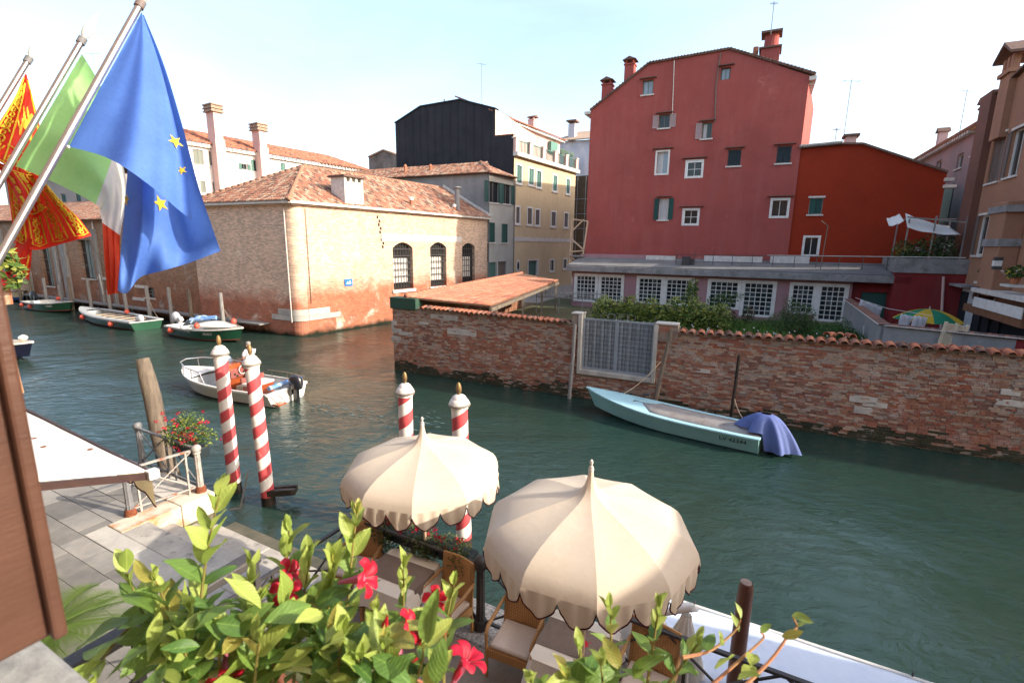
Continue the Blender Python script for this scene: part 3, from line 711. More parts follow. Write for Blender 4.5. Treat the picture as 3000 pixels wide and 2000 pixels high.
# ================================================================== white house with the two tall chimney breasts
M['plP'] = plaster('pale_pink_plaster', (0.62,0.43,0.38), (0.56,0.36,0.32), stain=(0.40,0.27,0.25), amt=.3, streak=.3)
wt = thing('white_house', 'long white house with red tile roof and two tall chimneys behind the warehouse', 'building', at(-33, 50, 0, EANG))
FW = Frame((-33, 50), EANG)
M['plW'] = plaster('white_plaster', (0.70,0.65,0.60), (0.60,0.53,0.48), stain=(0.42,0.36,0.32), amt=.2, streak=.25)
WZ = FW.uz(550, 416)[1]
WN = [pxr(FW, 567,438,596,482), pxr(FW, 613,445,637,487), pxr(FW, 624,534,647,563), pxr(FW, 588,530,603,565), pxr(FW, 744,470,761,503), pxr(FW, 822,478,836,500), pxr(FW, 708,480,726,498), pxr(FW, 872,488,888,505)]
facade('front_wall', M['plW'], wt, FW, -1.5, 24, 0, WZ, holes=WN)
for i, h in enumerate(WN): window(wt, FW, h, 'sillstone', .07, shut='greyshut' if i < 4 else 'teal', closed=(i not in (4, 6)), shutw=.45, dep=0)
a, b_ = FW.w(-1.5,-.5,WZ+.05), FW.w(24.5,-.5,WZ+.05); rz_ = FW.uz(545, 381, 5)[1]
c, d = FW.w(20,5,rz_), FW.w(-1.5,5,rz_)
k = MB(); k.add([a,b_,c,d,FW.w(24.5,10.5,WZ)], [(0,1,2,3),(1,4,2)]); k.build('roof', M['roofbase'], wt, Matrix(), solid=.1)
tile_slope(wt, a, b_-a, d-a, M['newtiles']+[M['tiles'][3]], lambda s, t: s < 1-.115*t, seed=9, pitch=.3, course=.45, r=.13)
k = MB(); k.box(-1.5, 24.3, -.3, .05, WZ-.3, WZ-.02)
for i in range(51): k.box(-1.5+i*.5, -1.3+i*.5, -.42, -.3, WZ-.2, WZ)
k.build('cornice', M['plW'], wt, FW.M)
k = MB(); k.box(24, 24.2, 0, 10, 0, WZ); k.build('end_wall', M['plW'], wt, FW.M)
for (x0, x1, yt, yb) in ((629, 682, 312, 548), (757, 804, 366, 515)):
    u0, _ = FW.uz(x0, 470, -.6); u1, _ = FW.uz(x1, 470, -.6); zt = FW.uz((x0+x1)/2, yt, -.6)[1]
    u1 = u0+(u1-u0)*.52
    k = MB(); k.box(u0, u1, -1.1, 0, 2, WZ+.6); k.box(u0+.1, u1-.1, -1.0, .4, WZ+.6, zt-.8)
    cc = k.build('chimney', M['plP'], wt, FW.M)
    k = MB()
    for i in range(5): k.box(u0-.15+.08*(i%2), u1+.15-.08*(i%2), -1.2+.1*(i%2), .55-.1*(i%2), zt-.8+i*.16, zt-.68+i*.16)
    k.build('chimney_cap', M['tiles'][2], cc, FW.M)
# ================================================================== grey plastered house between warehouse and cream house
gh = thing('grey_house', 'narrow grey plastered house with green shutters and peeling base beside the warehouse', 'building', at(*FE.w(WL, 0)[:2], 0, EANG))
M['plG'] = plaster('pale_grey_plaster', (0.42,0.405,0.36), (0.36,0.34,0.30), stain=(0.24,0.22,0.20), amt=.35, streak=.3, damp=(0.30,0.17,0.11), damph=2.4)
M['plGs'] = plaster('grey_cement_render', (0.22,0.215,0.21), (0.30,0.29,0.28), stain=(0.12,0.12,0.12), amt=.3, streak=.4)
GU0, GU1 = WL+.12, FE.uz(1503, 650)[0]; GZ = FE.uz(1409, 503)[1]
GW = [pxr(FE,1432,533,1461,594), pxr(FE,1471,540,1496,598), pxr(FE,1430,652,1449,710), pxr(FE,1468,656,1486,711), pxr(FE,1429,768,1454,822), pxr(FE,1458,766,1483,815)]
facade('front_wall', M['plG'], gh, FE, GU0, GU1, 0, GZ, holes=GW, dep=-.06)
for i, h in enumerate(GW):
    if i < 4: window(gh, FE, h, None, dep=-.06, shut='green', closed=i > 1, shutw=.48, sides='LR', sill=True)
    else:
        dr = MB(); dr.box(h[0], h[1], .12, .16, h[2], h[3]); do = dr.build('door', M['teal' if i == 4 else 'brownshut'], gh, FE.M)
        wbox(do, 'handle', FE, h[0]+.1, h[0]+.16, .08, .12, h[2]+.95, h[2]+1.1, M['iron'])
FGs = Frame(FE.w(GU0, -.06) - DV*19, DANG)
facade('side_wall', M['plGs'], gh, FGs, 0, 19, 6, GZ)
k = MB(); k.tube([(GU0-.12,-.14,GZ),(GU0-.12,-.14,1.5)], .05, 6); k.tube([(GU1-.02,-.16,GZ+.1),(GU1-.02,-.16,1.2)], .05, 6); k.build('downpipe', M['greyiron'], gh, FE.M)
apx = FE.uz(1398, 477, 2.4)
a, b_ = FGs.w(-1,-.45,GZ+.02), FGs.w(19.3,-.45,GZ+.02); pk = FE.w(GU0+2.3, 2.6, apx[1]+.15); pkl = pk - DV*18
e2 = FE.w(GU1+.05, -.5, GZ+.02); e1 = FE.w(GU0-.4, -.5, GZ+.02)
k = MB(); k.add([a, e1, pk, pkl, e2, e2-DV*18], [(0,1,2,3), (1,4,2), (4,5,3,2)]); k.build('roof', M['roofbase'], gh, Matrix(), solid=.06)
f0 = proj(pk, a, e1); tile_slope(gh, a, e1-a, pk-f0, M['tiles'], lambda s, t: s < 1-.10*t, seed=12)
f0 = proj(pk, e1, e2); tile_slope(gh, e1, e2-e1, pk-f0, M['tiles'], lambda s, t: t*.5 < s < 1-t*.5, seed=13)
k = MB(); k.tube([e1+V((0,0,.05)), pk+V((0,0,.08))], .13, 6); k.build('ridge_tiles', M['tiles'][0], gh, Matrix())
for px_ in (1188, 1262):
    w_ = FGs.uz(px_, 505, 1.0); k = MB(); k.tube([(w_[0],1.0,w_[1]-.5),(w_[0],1.0,w_[1]+.5)], .16, 7); k.lathe([(.16,w_[1]+.5),(.2,w_[1]+.6),(.05,w_[1]+.8)], 7, (w_[0],1.0,0)); k.build('chimney', M['newtiles'][0], gh, FGs.M)
# verge flashing where the warehouse roof meets the grey wall, and the grey pipe chimney
k = MB(); va = FGs.I @ (eC + DV*.05); vb = FGs.I @ (PK2 + V((0,0,.1)))
k.bar((va.x, -.12, va.z+.1), (vb.x, -.12, vb.z+.1), .16, .34); k.build('verge_flashing', M['sillstone'], wh, FGs.M)
u_, z_ = FE.uz(1340, 612, .6); zt = FE.uz(1340, 546, .6)[1]
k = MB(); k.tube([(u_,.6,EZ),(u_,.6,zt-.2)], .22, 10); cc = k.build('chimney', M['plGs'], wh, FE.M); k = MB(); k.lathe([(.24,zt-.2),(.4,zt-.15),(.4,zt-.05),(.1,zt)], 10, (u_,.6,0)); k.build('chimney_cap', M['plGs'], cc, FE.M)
# ================================================================== cream house with roof terrace
ch_ = thing('cream_house', 'cream three storey house with white framed windows and rooftop balustrade', 'building', at(*FE.w(GU1, 0)[:2], 0, EANG))
M['plC'] = plaster('cream_plaster', (0.60,0.47,0.29), (0.53,0.40,0.25), stain=(0.36,0.28,0.20), amt=.2, streak=.3)
CU1 = FE.uz(1681, 650)[0]; CZ = FE.uz(1509, 452)[1]
CW = [pxr(FE,*q) for q in ((1511,480,1530,540),(1547,490,1565,545),(1570,497,1587,552),(1618,510,1633,563),(1657,521,1670,571),(1509,602,1524,658),(1543,606,1560,661),(1566,610,1582,663),(1613,617,1629,666),(1651,621,1665,669),(1609,758,1624,796),(1648,756,1661,789))]
CD = pxr(FE,1546,763,1574,808)
facade('front_wall', M['plC'], ch_, FE, GU1+.02, CU1, 0, CZ, holes=CW+[CD], dep=-.02)
for i, h in enumerate(CW):
    window(ch_, FE, h, 'white', .16, dep=-.02, rec=.06, shut='teal' if i < 5 else ('brownshut' if i < 10 else None), closed=True, surround=True, proud=.03)
dr = MB(); dr.box(CD[0]+.1, CD[1]-.1, .14, .18, CD[2], CD[3]-.1); do = dr.build('door', M['teal'], ch_, FE.M)
k = MB(); k.box(CD[0]-.08, CD[0]+.1, -.06, .16, CD[2], CD[3]); k.box(CD[1]-.1, CD[1]+.3, -.06, .16, CD[2], CD[3]); k.box(CD[0]-.08, CD[1]+.3, -.07, .16, CD[3], CD[3]+.12); k.build('door_frame', M['sillstone'], do, FE.M)
ov_ = pxr(FE,1509,766,1519,792); k = MB(); cu, cz, ru, rz2 = (ov_[0]+ov_[1])/2+.2, (ov_[2]+ov_[3])/2, .35, .65
k.prism([(cu+ru*math.cos(a*.393), -.05, cz+rz2*math.sin(a*.393)) for a in range(16)], (0,.04,0)); ow = k.build('oval_window', M['white'], ch_, FE.M)
k = MB(); k.prism([(cu+ru*.6*math.cos(a*.393), -.06, cz+rz2*.7*math.sin(a*.393)) for a in range(16)], (0,.008,0)); k.build('pane', M['glass'], ow, FE.M)
zb = FE.uz(1506, 700)[1]; wbox(ch_, 'string_course', FE, GU1+.02, CU1+.02, -.06, .05, zb-.22, zb+.22, M['sillstone'])
wbox(ch_, 'cornice', FE, GU1, CU1+.3, -.45, .1, CZ-.16, CZ+.22, M['sillstone'])
wbox(ch_, 'end_wall', FE, CU1-.3, CU1, .2, 9, 0, CZ, M['plC'])
wbox(ch_, 'terrace_floor', FE, GU1, CU1, .1, 10, CZ-.05, CZ+.12, M['plGs'])
n = 5; L_ = (CU1-GU1-.3)/n
for i in range(n+1):
    u_ = GU1+.3+i*L_; wbox(ch_, 'balustrade_pier', FE, u_-.28, u_+.28, -.2, .2, CZ+.22, CZ+1.5, M['plP'])
    wbox(ch_, 'pier_cap', FE, u_-.34, u_+.34, -.26, .26, CZ+1.5, CZ+1.6, M['sillstone'])
for i in range(n):
    u_ = GU1+.3+i*L_+.28; w_ = L_-.56
    k = MB()
    for j in range(9): k.box(u_+w_*j/8-.03, u_+w_*j/8+.03, -.03, .03, CZ+.22, CZ+1.36)
    k.box(u_, u_+w_, -.05, .05, CZ+1.36, CZ+1.44)
    k.build('railing_panel', M['teal'], ch_, FE.M)
for i in range(3):
    k = MB(); rdp = random.Random(i)
    for q in range(60):
        c = V((CU1-.6-i*1.3+rdp.uniform(-.4,.4), .3+rdp.uniform(-.2,.2), CZ+1.6+rdp.uniform(0,.6))); s = .09
        k.add([c+V((s,0,0)), c+V((0,s*.4,s)), c+V((-s,0,.02)), c+V((0,-s*.4,-s))], [(0,1,2,3)])
    tag(k.build('terrace_plant', pm('terrace_leaf%d' % i, (0.05,0.10,0.03), (0.09,0.14,0.05), 9, .7, 0), None, FE.M), ('nearest', 'middle', 'farthest')[2-i] + ' of three small plants on the cream house roof terrace', 'plant', 'plants on the cream house terrace')
# penthouse behind the terrace
ph = thing('pink_penthouse', 'pale pink top storey set back behind the rooftop balustrade', 'building', at(*FE.w(GU1, 3)[:2], CZ, EANG))
FP = Frame(FE.w(GU1+.2, 3.2), EANG); PZ = FP.uz(1455, 340)[1]; PZ1 = PZ
PU1 = FP.uz(1640, 440)[0]
PW = [pxr(FP,1475,368,1488,392), pxr(FP,1526,388,1539,410), pxr(FP,1568,402,1577,425)]
facade('front_wall', M['plP'], ph, FP, 0, PU1, CZ, PZ, holes=PW)
for h in PW: window(ph, FP, h, 'white', .1)
k = MB(); k.add([(-.5,-.7,PZ+.05),(PU1+.5,-.7,PZ+.05),(PU1+.5,4,PZ+2.0),(-.5,4,PZ+2.0)], [(0,1,2,3)]); k.build('roof', M['tiles'][4], ph, FP.M, solid=.14)
k = MB(); k.box(-.4, PU1+.4, -.5, 0, PZ-.2, PZ); k.build('cornice', M['white'], ph, FP.M)
pd = pxr(FP, 1604, 418, 1624, 448); wbox(ph, 'green_awning', FP, pd[0], pd[1], -.5, -.05, pd[2], pd[3], M['teal'])
q_ = FP.uz(1560, 372, 1.5); chimney(ph, FP, q_[0], 1.5, PZ, FP.uz(1562,355,1.5)[1], .8, .8, M['plP'])
# ================================================================== black gable
bk = thing('black_gable_house', 'tall house with a black boarded gable rising behind the grey house', 'building', at(*FE.w(GU1, 0)[:2], 0, DANG))
FB = Frame(FE.w(GU1, .1), DANG)
M['black'] = plaster('black_tarred_wall', (0.024,0.025,0.031), (0.036,0.037,0.044), stain=(0.05,0.05,0.055), amt=.15, streak=.5)
P_ = lambda x, y: FB.uz(x, y)
bl0 = P_(1159, 400)[0]; br = P_(1450, 360)[0]
e0, e1_, e2_, e3 = P_(1157,362), P_(1232,313), P_(1348,293), P_(1452,319)
facade('gable_wall', M['black'], bk, FB, bl0, br, 4, e2_[1]+.5, clips=((e0,e1_),(e1_,e2_),(e2_,e3)))
for i in range(13):
    uu = bl0+(br-bl0)*(i+.5)/13; zz = 99
    for (p, q) in ((e0,e1_),(e1_,e2_),(e2_,e3)): zz = min(zz, p[1]+(q[1]-p[1])*(uu-p[0])/(q[0]-p[0]))
    k = MB(); k.box(uu-.035, uu+.035, -.04, -.002, 4, zz-.05); k.build('batten', M['black'], bk, FB.M)
facade('low_wall', M['black'], bk, FB, br, 0, 4, P_(1500,396)[1])
for (p, q) in ((e0,e1_),(e1_,e2_),(e2_,e3)):
    k = MB(); k.bar((p[0],.25,p[1]+.05),(q[0],.25,q[1]+.05), .75, .1); k.build('verge', M['blackgreen'], bk, FB.M)
# body and roof behind the gable
k = MB(); k.add([(bl0,.05,e0[1]),(e1_[0],.05,e1_[1]),(e2_[0],.05,e2_[1]),(br,.05,e3[1]),(bl0,14,e0[1]),(e1_[0],14,e1_[1]),(e2_[0],14,e2_[1]),(br,14,e3[1])], [(0,1,5,4),(1,2,6,5),(2,3,7,6)])
k.build('roof', M['roofbase'], bk, FB.M)
k = MB(); k.box(br-.2, br, .1, 14, 4, e3[1]-.05); k.box(bl0, bl0+.2, .1, 14, 4, e0[1]-.05); k.build('side_wall', M['plP'], bk, FB.M)
k = MB(); k.box(br, 0, -.05, .3, P_(1500,396)[1], P_(1500,396)[1]+.12); k.build('coping', M['roofbase'], bk, FB.M)
for px_, py0, py1 in ((1294, 300, 287), (1405, 308, 301)):
    u_, z0_ = P_(px_, py0); k = MB(); k.tube([(u_,.5,z0_-.4),(u_,.5,P_(px_,py1)[1])], .08, 6); k.build('flue', M['greyiron'], bk, FB.M)
# small dark gabled house far behind
sd = thing('dark_gabled_house', 'small dark gabled house with stained wall left of the black gable', 'building', at(-17, 66, 0, DANG))
FSd = Frame((-20.5, 72), DANG)
a, b_, c = FSd.uz(1080, 462), FSd.uz(1125, 441), FSd.uz(1175, 460)
facade('gable_wall', plaster('stained_dark_wall', (0.20,0.18,0.16), (0.06,0.055,0.05), amt=.5, streak=.6), sd, FSd, a[0], c[0], 0, b_[1]+.3, clips=((a,b_),(b_,c)))
for p, q in ((a,b_),(b_,c)):
    k = MB(); k.bar((p[0],.6,p[1]+.08),(q[0],.6,q[1]+.08), 1.6, .16); k.build('roof', M['tiles'][2], sd, FSd.M)
# ================================================================== wrapped scaffold house at the end of the side street
sc_ = thing('scaffolded_house', 'house wrapped in white scaffold sheeting above brown netting beside the red house', 'building', at(14, 74, 0, DANG))
FS = Frame((6.5, 76), DANG)
p0, p1 = FS.uz(1625, 450), FS.uz(1745, 450)
M['sheet'] = pm('white_scaffold_sheet', (0.60,0.57,0.60), (0.44,0.43,0.48), 0.5, .8, .5, 3, stain=(0.34,0.36,0.44), st=(.55,.7), ss=.25, bd=.1)
k = MB(); z1_, z0_ = FS.uz(1690, 412)[1], FS.uz(1690, 515)[1]
k.grid(lambda s, t: (p0[0]+(p1[0]-p0[0])*s, -.12*math.sin(s*19)*math.sin(t*5), z0_+(z1_-z0_)*t), 24, 8); k.build('sheeting', M['sheet'], sc_, FS.M, smooth='all')
k = MB(); k.box(p0[0], p1[0], .1, .4, 0, z0_); k.build('netting', pm('brown_net', (0.11,0.075,0.045), (0.065,0.045,0.03), .8, .9, .5, 6), sc_, FS.M)
k = MB()
for i in range(6): uu = p0[0]+(p1[0]-p0[0])*i/5; k.tube([(uu,-.05,0),(uu,-.05,z0_)], .05, 5)
for i in range(6): k.tube([(p0[0],-.06,2+i*2.1),(p1[0],-.06,2+i*2.1)], .05, 5)
k.build('scaffold_poles', M['greyiron'], sc_, FS.M)
k = MB(); k.add([(p0[0]-.3,-.5,z1_+.05),(p1[0]+2,-.5,z1_+.05),(p1[0]+2,4,z1_+2.0),(p0[0]+2.2,4,z1_+2.0)], [(0,1,2,3)]); k.build('roof', M['tiles'][2], sc_, FS.M, solid=.15)
q_ = FS.uz(1677, 400, 1.2); k = MB(); k.box(q_[0]-.5, q_[0]+.5, .7, 1.7, z1_, FS.uz(1677, 365, 1.2)[1]); cc = k.build('chimney', M['sheet'], sc_, FS.M)
zt = FS.uz(1677, 365, 1.2)[1]; k = MB(); k.box(q_[0]-.4, q_[0]+.4, .8, 1.6, zt, zt+.3); k.box(q_[0]-.75, q_[0]+.75, .4, 2, zt+.3, zt+.5); k.build('chimney_cap', M['tiles'][3], cc, FS.M)
# timber frame standing at the street corner
tf = thing('timber_prop_frame', 'pale timber prop frame with diagonal braces beside the red house', 'scaffold', at(*FA.w(.2, 2.4)[:2], 0, DANG))
FT = Frame(FA.w(.1, 2.2), DANG)
M['timber'] = pm('pale_timber', (0.52,0.40,0.28), (0.38,0.28,0.19), 4, .8, .3, 30)
a, b_, c, d = FT.uz(1676,642), FT.uz(1722,648), FT.uz(1668,790), FT.uz(1708,745)
for p, q in ((a,b_),(a,c),(b_,d),((a[0],a[1]-1.0),(a[0]+1.0,a[1]-.05)),((a[0],a[1]-1.6),(d[0],d[1]+.4)),((c[0],c[1]+1.5),(d[0],d[1]+.3)),((a[0],d[1]-.2),(d[0]-.2,d[1]-.9))):
    k = MB(); k.bar((p[0],0,p[1]),(q[0],0,q[1]), .10, .10, (0,1,0)); k.build('beam', M['timber'], tf, FT.M)
k = MB(); k.box(c[0], d[0], -.2, .8, d[1]-.2, d[1]-.1); k.build('platform', M['greypile'], tf, FT.M)
k = MB(); k.bar((c[0],.5,4.0),(c[0],.5,c[1]), .1, .1, (0,1,0)); k.bar((d[0],.5,4.2),(d[0],.5,d[1]), .1, .1, (0,1,0)); k.build('post', M['timber'], tf, FT.M)
# ================================================================== red house
M['plR'] = plaster('red_plaster', (0.335,0.082,0.068), (0.28,0.070,0.060), stain=(0.40,0.17,0.155), amt=.4, streak=.3, damp=(0.36,0.19,0.175), damph=5.0)
M['plRo'] = plaster('orange_red_plaster', (0.295,0.034,0.013), (0.255,0.030,0.012), stain=(0.24,0.04,0.02), amt=.1, streak=.3)
rh = thing('red_house', 'tall red plastered house with stepped gable roof and scattered small windows', 'building', FR.M)
P_ = lambda x, y, d=0: FR.uz(x, y, d)
e0, e1_, e2_, e3 = P_(1729,326), P_(1902,188), P_(2138,146), P_(2372,222)
RU0, RU1 = P_(1722,540)[0], P_(2338,500)[0]
specs = [((1882,235,1914,277), dict(frame='greyshut', fw_=.06, glass='paleglass', mull=1, sill=True)),
 ((1930,336,1962,375), dict(frame='greyshut', fw_=.06, mull=1, shut='pinkshut', shutw=.55, sill=True)),
 ((2056,359,2086,406), dict(frame='greyshut', fw_=.07, mull=1, shut='pinkshut', shutw=.6, sides='L', sill=True, curtain=True)),
 ((2111,198,2140,234), dict(frame='brownshut', fw_=.06, glass='paleglass', mull=1, sill=False)),
 ((1919,440,1961,513), dict(frame='white', fw_=.13, glass='paleglass', mull=1, surround=True, curtain=True, sill=False)),
 ((2007,468,2061,522), dict(frame='white', fw_=.16, mull=1, rows=1, surround=True, sill=False)),
 ((2132,438,2171,486), dict(frame='pinkshut', fw_=.05, shut='blackgreen', closed=True, sill=True)),
 ((2275,428,2318,478), dict(frame='pinkshut', fw_=.05, shut='blackgreen', closed=True, sill=True)),
 ((1930,581,1958,644), dict(frame='white', fw_=.05, shut='green', shutw=.5, mull=0, curtain=True, sill=True)),
 ((1998,610,2049,661), dict(frame='white', fw_=.16, mull=1, rows=1, surround=True, sill=False)),
 ((2255,580,2313,639), dict(frame='white', fw_=.15, mull=1, surround=True, glass='glass', sill=False))]
rects = [pxr(FR, *s[0]) for s in specs]
facade('front_wall', M['plR'], rh, FR, RU0, RU1, 0.5, e2_[1]+1, holes=rects, clips=((e0,e1_),(e1_,e2_),(e2_,e3)))
for (s, kw), h in zip(specs, rects):
    wo = window(rh, FR, h, **kw)
    k = MB(); k.box(h[0]-.22, h[1]+.22, -.22, .05, h[3]+.1, h[3]+.15); k.build('drip_cap', M['tiles'][3], wo, FR.M)
FRs = Frame(FR.w(RU1, .02), EANG-0.0); facade('right_wall', M['plR'], rh, FRs, 0, 9, 3, e3[1]-.1)
FRl = Frame(FR.w(RU0, .02), EANG); k = MB(); k.add([(0,0,0),(30,0,0),(30,0,e0[1]),(0,0,e0[1])], [(0,1,2,3)]); k.build('left_wall', M['plR'], rh, FRl.M)
bk_ = 27
k = MB(); pts = [e0, e1_, e2_, (e3[0]+.35, e3[1])]
for i in range(3):
    (a, za), (b_, zb) = pts[i], pts[i+1]
    k.add([(a,-.12,za+.06),(b_,-.12,zb+.06),(b_+(.54-.446)*bk_*.0,bk_,zb+.06),(a,bk_,za+.06)], [(0,1,2,3)])
k.build('roof', M['tiles'][3], rh, FR.M, solid=.14)
k = MB(); rd = random.Random(2)
for i in range(3):
    (a, za), (b_, zb) = pts[i], pts[i+1]; n = int(abs(b_-a)/.22)
    for j in range(n): t = (j+.5)/n; u_ = a+(b_-a)*t; z_ = za+(zb-za)*t; k.tube([(u_,-.16+rd.uniform(-.03,.03),z_+.10),(u_,.3,z_+.11)], [.065,.06], 6)
stuff(k.build('verge_tiles', [M['tiles'][3], M['greypile']], rh, FR.M, smooth='all'))
k = MB(); k.box(e0[0]-.45, e0[0]+.02, -.1, 3, e0[1]-.22, e0[1]-.02); k.box(e3[0]+.0, e3[0]+.42, -.1, 6, e3[1]-.3, e3[1]-.06)
for i in range(8): k.box(e3[0], e3[0]+.3, .3+i*.7, .5+i*.7, e3[1]-.5, e3[1]-.3)
k.build('eaves', M['sillstone'], rh, FR.M)
for (xc, xw, yt, yb, dep) in ((1781, 34, 231, 300, .8), (1847, 34, 172, 235, .8)):
    u_, zt = P_(xc, yt+22, dep); w_ = (P_(xc+xw/2,yt,dep)[0]-P_(xc-xw/2,yt,dep)[0]); z0_ = P_(xc, yb, dep)[1]
    chimney(rh, FR, u_, dep, z0_-1.2, zt, w_*.8, w_*.8, M['plR'])
u0, u1 = P_(2236,150,.8)[0], P_(2280,150,.8)[0]; zt = P_(2262, 104, .8)[1]; zm = P_(2258, 152, .8)[1]
k = MB(); k.box(u0-.12, u1+.1, .02, 1.5, zm-3.4, zm); k.lathe([((u1-u0)*.5,zm),((u1-u0)*.47,zt)], 16, ((u0+u1)/2,.8,0)); cc = k.build('chimney', M['plR'], rh, FR.M)
k = MB(); k.box(u0-.25, u1+.2, -.1, 1.65, zm, zm+.1); k.box(u0-.2, u1+.15, .1, 1.5, zt, zt+.12)
k.build('chimney_cap', M['tiles'][3], cc, FR.M)
u_ = P_(2213, 160, .5); k = MB(); k.tube([(u_[0],.5,u_[1]-.6),(u_[0],.5,u_[1]+.45)], .17, 8); k.build('flue', M['newtiles'][0], rh, FR.M)
# thin pipes on the facade
k = MB(); a, b_, c = P_(1976,178), P_(1972,250), P_(1970,336); k.tube([(a[0],-.05,a[1]),(c[0],-.05,c[1])], .03, 5); k.build('conduit', M['sillstone'], rh, FR.M)
k = MB(); a, b_ = P_(2112,152), P_(2095,360); k.tube([(a[0],-.06,a[1]-.1),(a[0]-.12,-.06,(a[1]+b_[1])/2),(b_[0],-.06,b_[1])], .045, 5); k.build('downpipe', M['brownshut'], rh, FR.M)
# ================================================================== orange-red house joined on its right
oh = thing('orange_red_house', 'lower orange-red house with one shuttered window right of the red house', 'building', at(*FR.w(RU1,0)[:2], 0, DANG))
O0, O1, O2, O3 = P_(2345,436,.1), P_(2470,424,.1), P_(2527,424,.1), P_(2775,507,.1)
ow = [pxr(FR, 2370,580,2410,628, .1), pxr(FR, 2350,690,2402,752, .1)]
facade('front_wall', M['plRo'], oh, FR, RU1+.01, O3[0], .5, O2[1]+.5, holes=ow, clips=((O0,O1),(O2,O3)), dep=.1)
window(oh, FR, ow[0], 'white', .05, shut='green', closed=True, sill=True, lintel=True, dep=.1)
window(oh, FR, ow[1], 'white', .14, mull=1, surround=True, dep=.1, sill=False)
k = MB()
for (p, q) in ((O0,O1),(O1,O2),(O2,O3)):
    k.add([(p[0],-.1,p[1]+.05),(q[0],-.1,q[1]+.05),(q[0],9,q[1]+.05),(p[0],9,p[1]+.05)], [(0,1,2,3)])
k.build('roof', M['tiles'][3], oh, FR.M, solid=.12)
k = MB(); n = 18
for j in range(n): t = j/n; k.tube([(O0[0]+(O1[0]-O0[0])*t,-.2,O0[1]+(O1[1]-O0[1])*t+.12),(O0[0]+(O1[0]-O0[0])*t,.4,O0[1]+(O1[1]-O0[1])*t+.12)], .11, 6)
stuff(k.build('verge_tiles', M['greypile'], oh, FR.M, smooth='all'))
u0, z0_ = P_(2473,428,.8); u1, zt = P_(2508,402,.8); k = MB(); k.box(u0,u1,.4,1.2,z0_-.5,zt); cc = k.build('chimney', M['plP'], oh, FR.M); k = MB(); k.box(u0-.15,u1+.15,.25,1.35,zt,zt+.15); k.build('chimney_cap', M['tiles'][3], cc, FR.M)
k = MB(); k.add([(O3[0],.12,.5),(O3[0],10,.5),(O3[0],10,O3[1]),(O3[0],.12,O3[1])], [(0,1,2,3)]); k.build('side_wall', M['plRo'], oh, FR.M)
k = MB(); k.box(O3[0]-.1, O3[0]+.35, -.15, .5, O3[1]-.5, O3[1]-.3); k.box(O3[0]-.1, O3[0]+.5, -.2, .5, O3[1]-.9, O3[1]-.72); k.build('eaves_bracket', M['sillstone'], oh, FR.M)
# ================================================================== pink garden annex with gridded windows
an = thing('pink_annex', 'low pink garden annex with flat grey roof and white gridded windows', 'building', FA.M)
M['plA'] = plaster('mauve_pink_plaster', (0.37,0.20,0.215), (0.31,0.17,0.18), stain=(0.42,0.34,0.30), amt=.4, streak=.35, damp=(0.30,0.25,0.22), damph=.9)
M['concrete'] = pm('weathered_concrete', (0.30,0.29,0.28), (0.18,0.175,0.17), 1.2, .9, .4, 20, stain=(0.10,0.095,0.09), st=(.5,.75), ss=1.5)
A0, A1 = FA.uz(1676, 850)[0], FA.uz(2492, 880)[0]
aw = [(1686,797,1751),(1757,799,1828),(1869,803,1946),(1950,806,2034),(2078,811,2172),(2178,816,2276),(2319,821,2396),(2402,825,2488)]
ah = []
for i, (x0, yt, x1) in enumerate(aw):
    a, zt = FA.uz(x0, yt); b_, _ = FA.uz(x1, yt); ah.append((a, b_, 1.35 if i in (5, 7) else (1.75 if i != 0 else 1.6), 3.72))
AZ = 3.95
facade('front_wall', M['plA'], an, FA, A0, A1, 0, AZ, holes=ah, depth=.25)
for i, (u0, u1, z0_, z1_) in enumerate(ah):
    t = .16; f = MB()
    f.box(u0-.06, u0+t, -.05, .08, z0_-.05, z1_+.05); f.box(u1-t, u1+.06, -.05, .08, z0_-.05, z1_+.05); f.box(u0+t, u1-t, -.05, .08, z1_-t, z1_+.05); f.box(u0+t, u1-t, -.05, .08, z0_-.05, z0_+.08)
    wo = f.build('window', M['white'], an, FA.M)
    nc = 5 if i < 6 else 4; nr = int((z1_-z0_-.24)/.285); iu0, iu1, iz0, iz1 = u0+t, u1-t, z0_+.08, z1_-t
    g = MB(); pw, phh = (iu1-iu0)/nc, (iz1-iz0)/nr
    for c in range(nc+1): g.box(iu0+c*pw-.022, iu0+c*pw+.022, .02, .07, iz0, iz1)
    for c in range(nr+1): g.box(iu0, iu1, .024, .066, iz0+c*phh-.022, iz0+c*phh+.022)
    g.build('glazing_bars', M['white'], wo, FA.M)
    pmsh = [MB().box(-pw/2+.02, pw/2-.02, -.004, .004, -phh/2+.02, phh/2-.02).mesh('pane', M['glass']), MB().box(-pw/2+.02, pw/2-.02, -.004, .004, -phh/2+.02, phh/2-.02).mesh('pane', M['paleglass2'] if 'paleglass2' in M else M.setdefault('paleglass2', glossy('smoky_glass', (0.06,0.075,0.08), .12)))]
    rd = random.Random(i)
    for c in range(nc):
        for r_ in range(nr):
            inst('pane', pmsh[0 if rd.random() < .7 else 1], wo, FA.M @ Matrix.Translation((iu0+(c+.5)*pw, .055, iz0+(r_+.5)*phh)) @ Matrix.Rotation(rd.uniform(-.03,.03), 4, 'Z'))
    k = MB(); k.box(u0, u1, .2, .24, z0_, z1_); k.build('interior', M['void'], wo, FA.M)
M['roofgrey'] = pm('grey_flat_roof', (0.20,0.195,0.19), (0.13,0.125,0.12), 1.0, .9, .3, 15)
k = MB(); k.add([(A0-.3,-.45,4.42),(A1+2.7,-.45,4.42),(A1+2.7,2.97,5.0),(A0-.3,2.97,5.0)], [(0,1,2,3)]); k.build('roof', M['roofgrey'], an, FA.M, solid=.06)
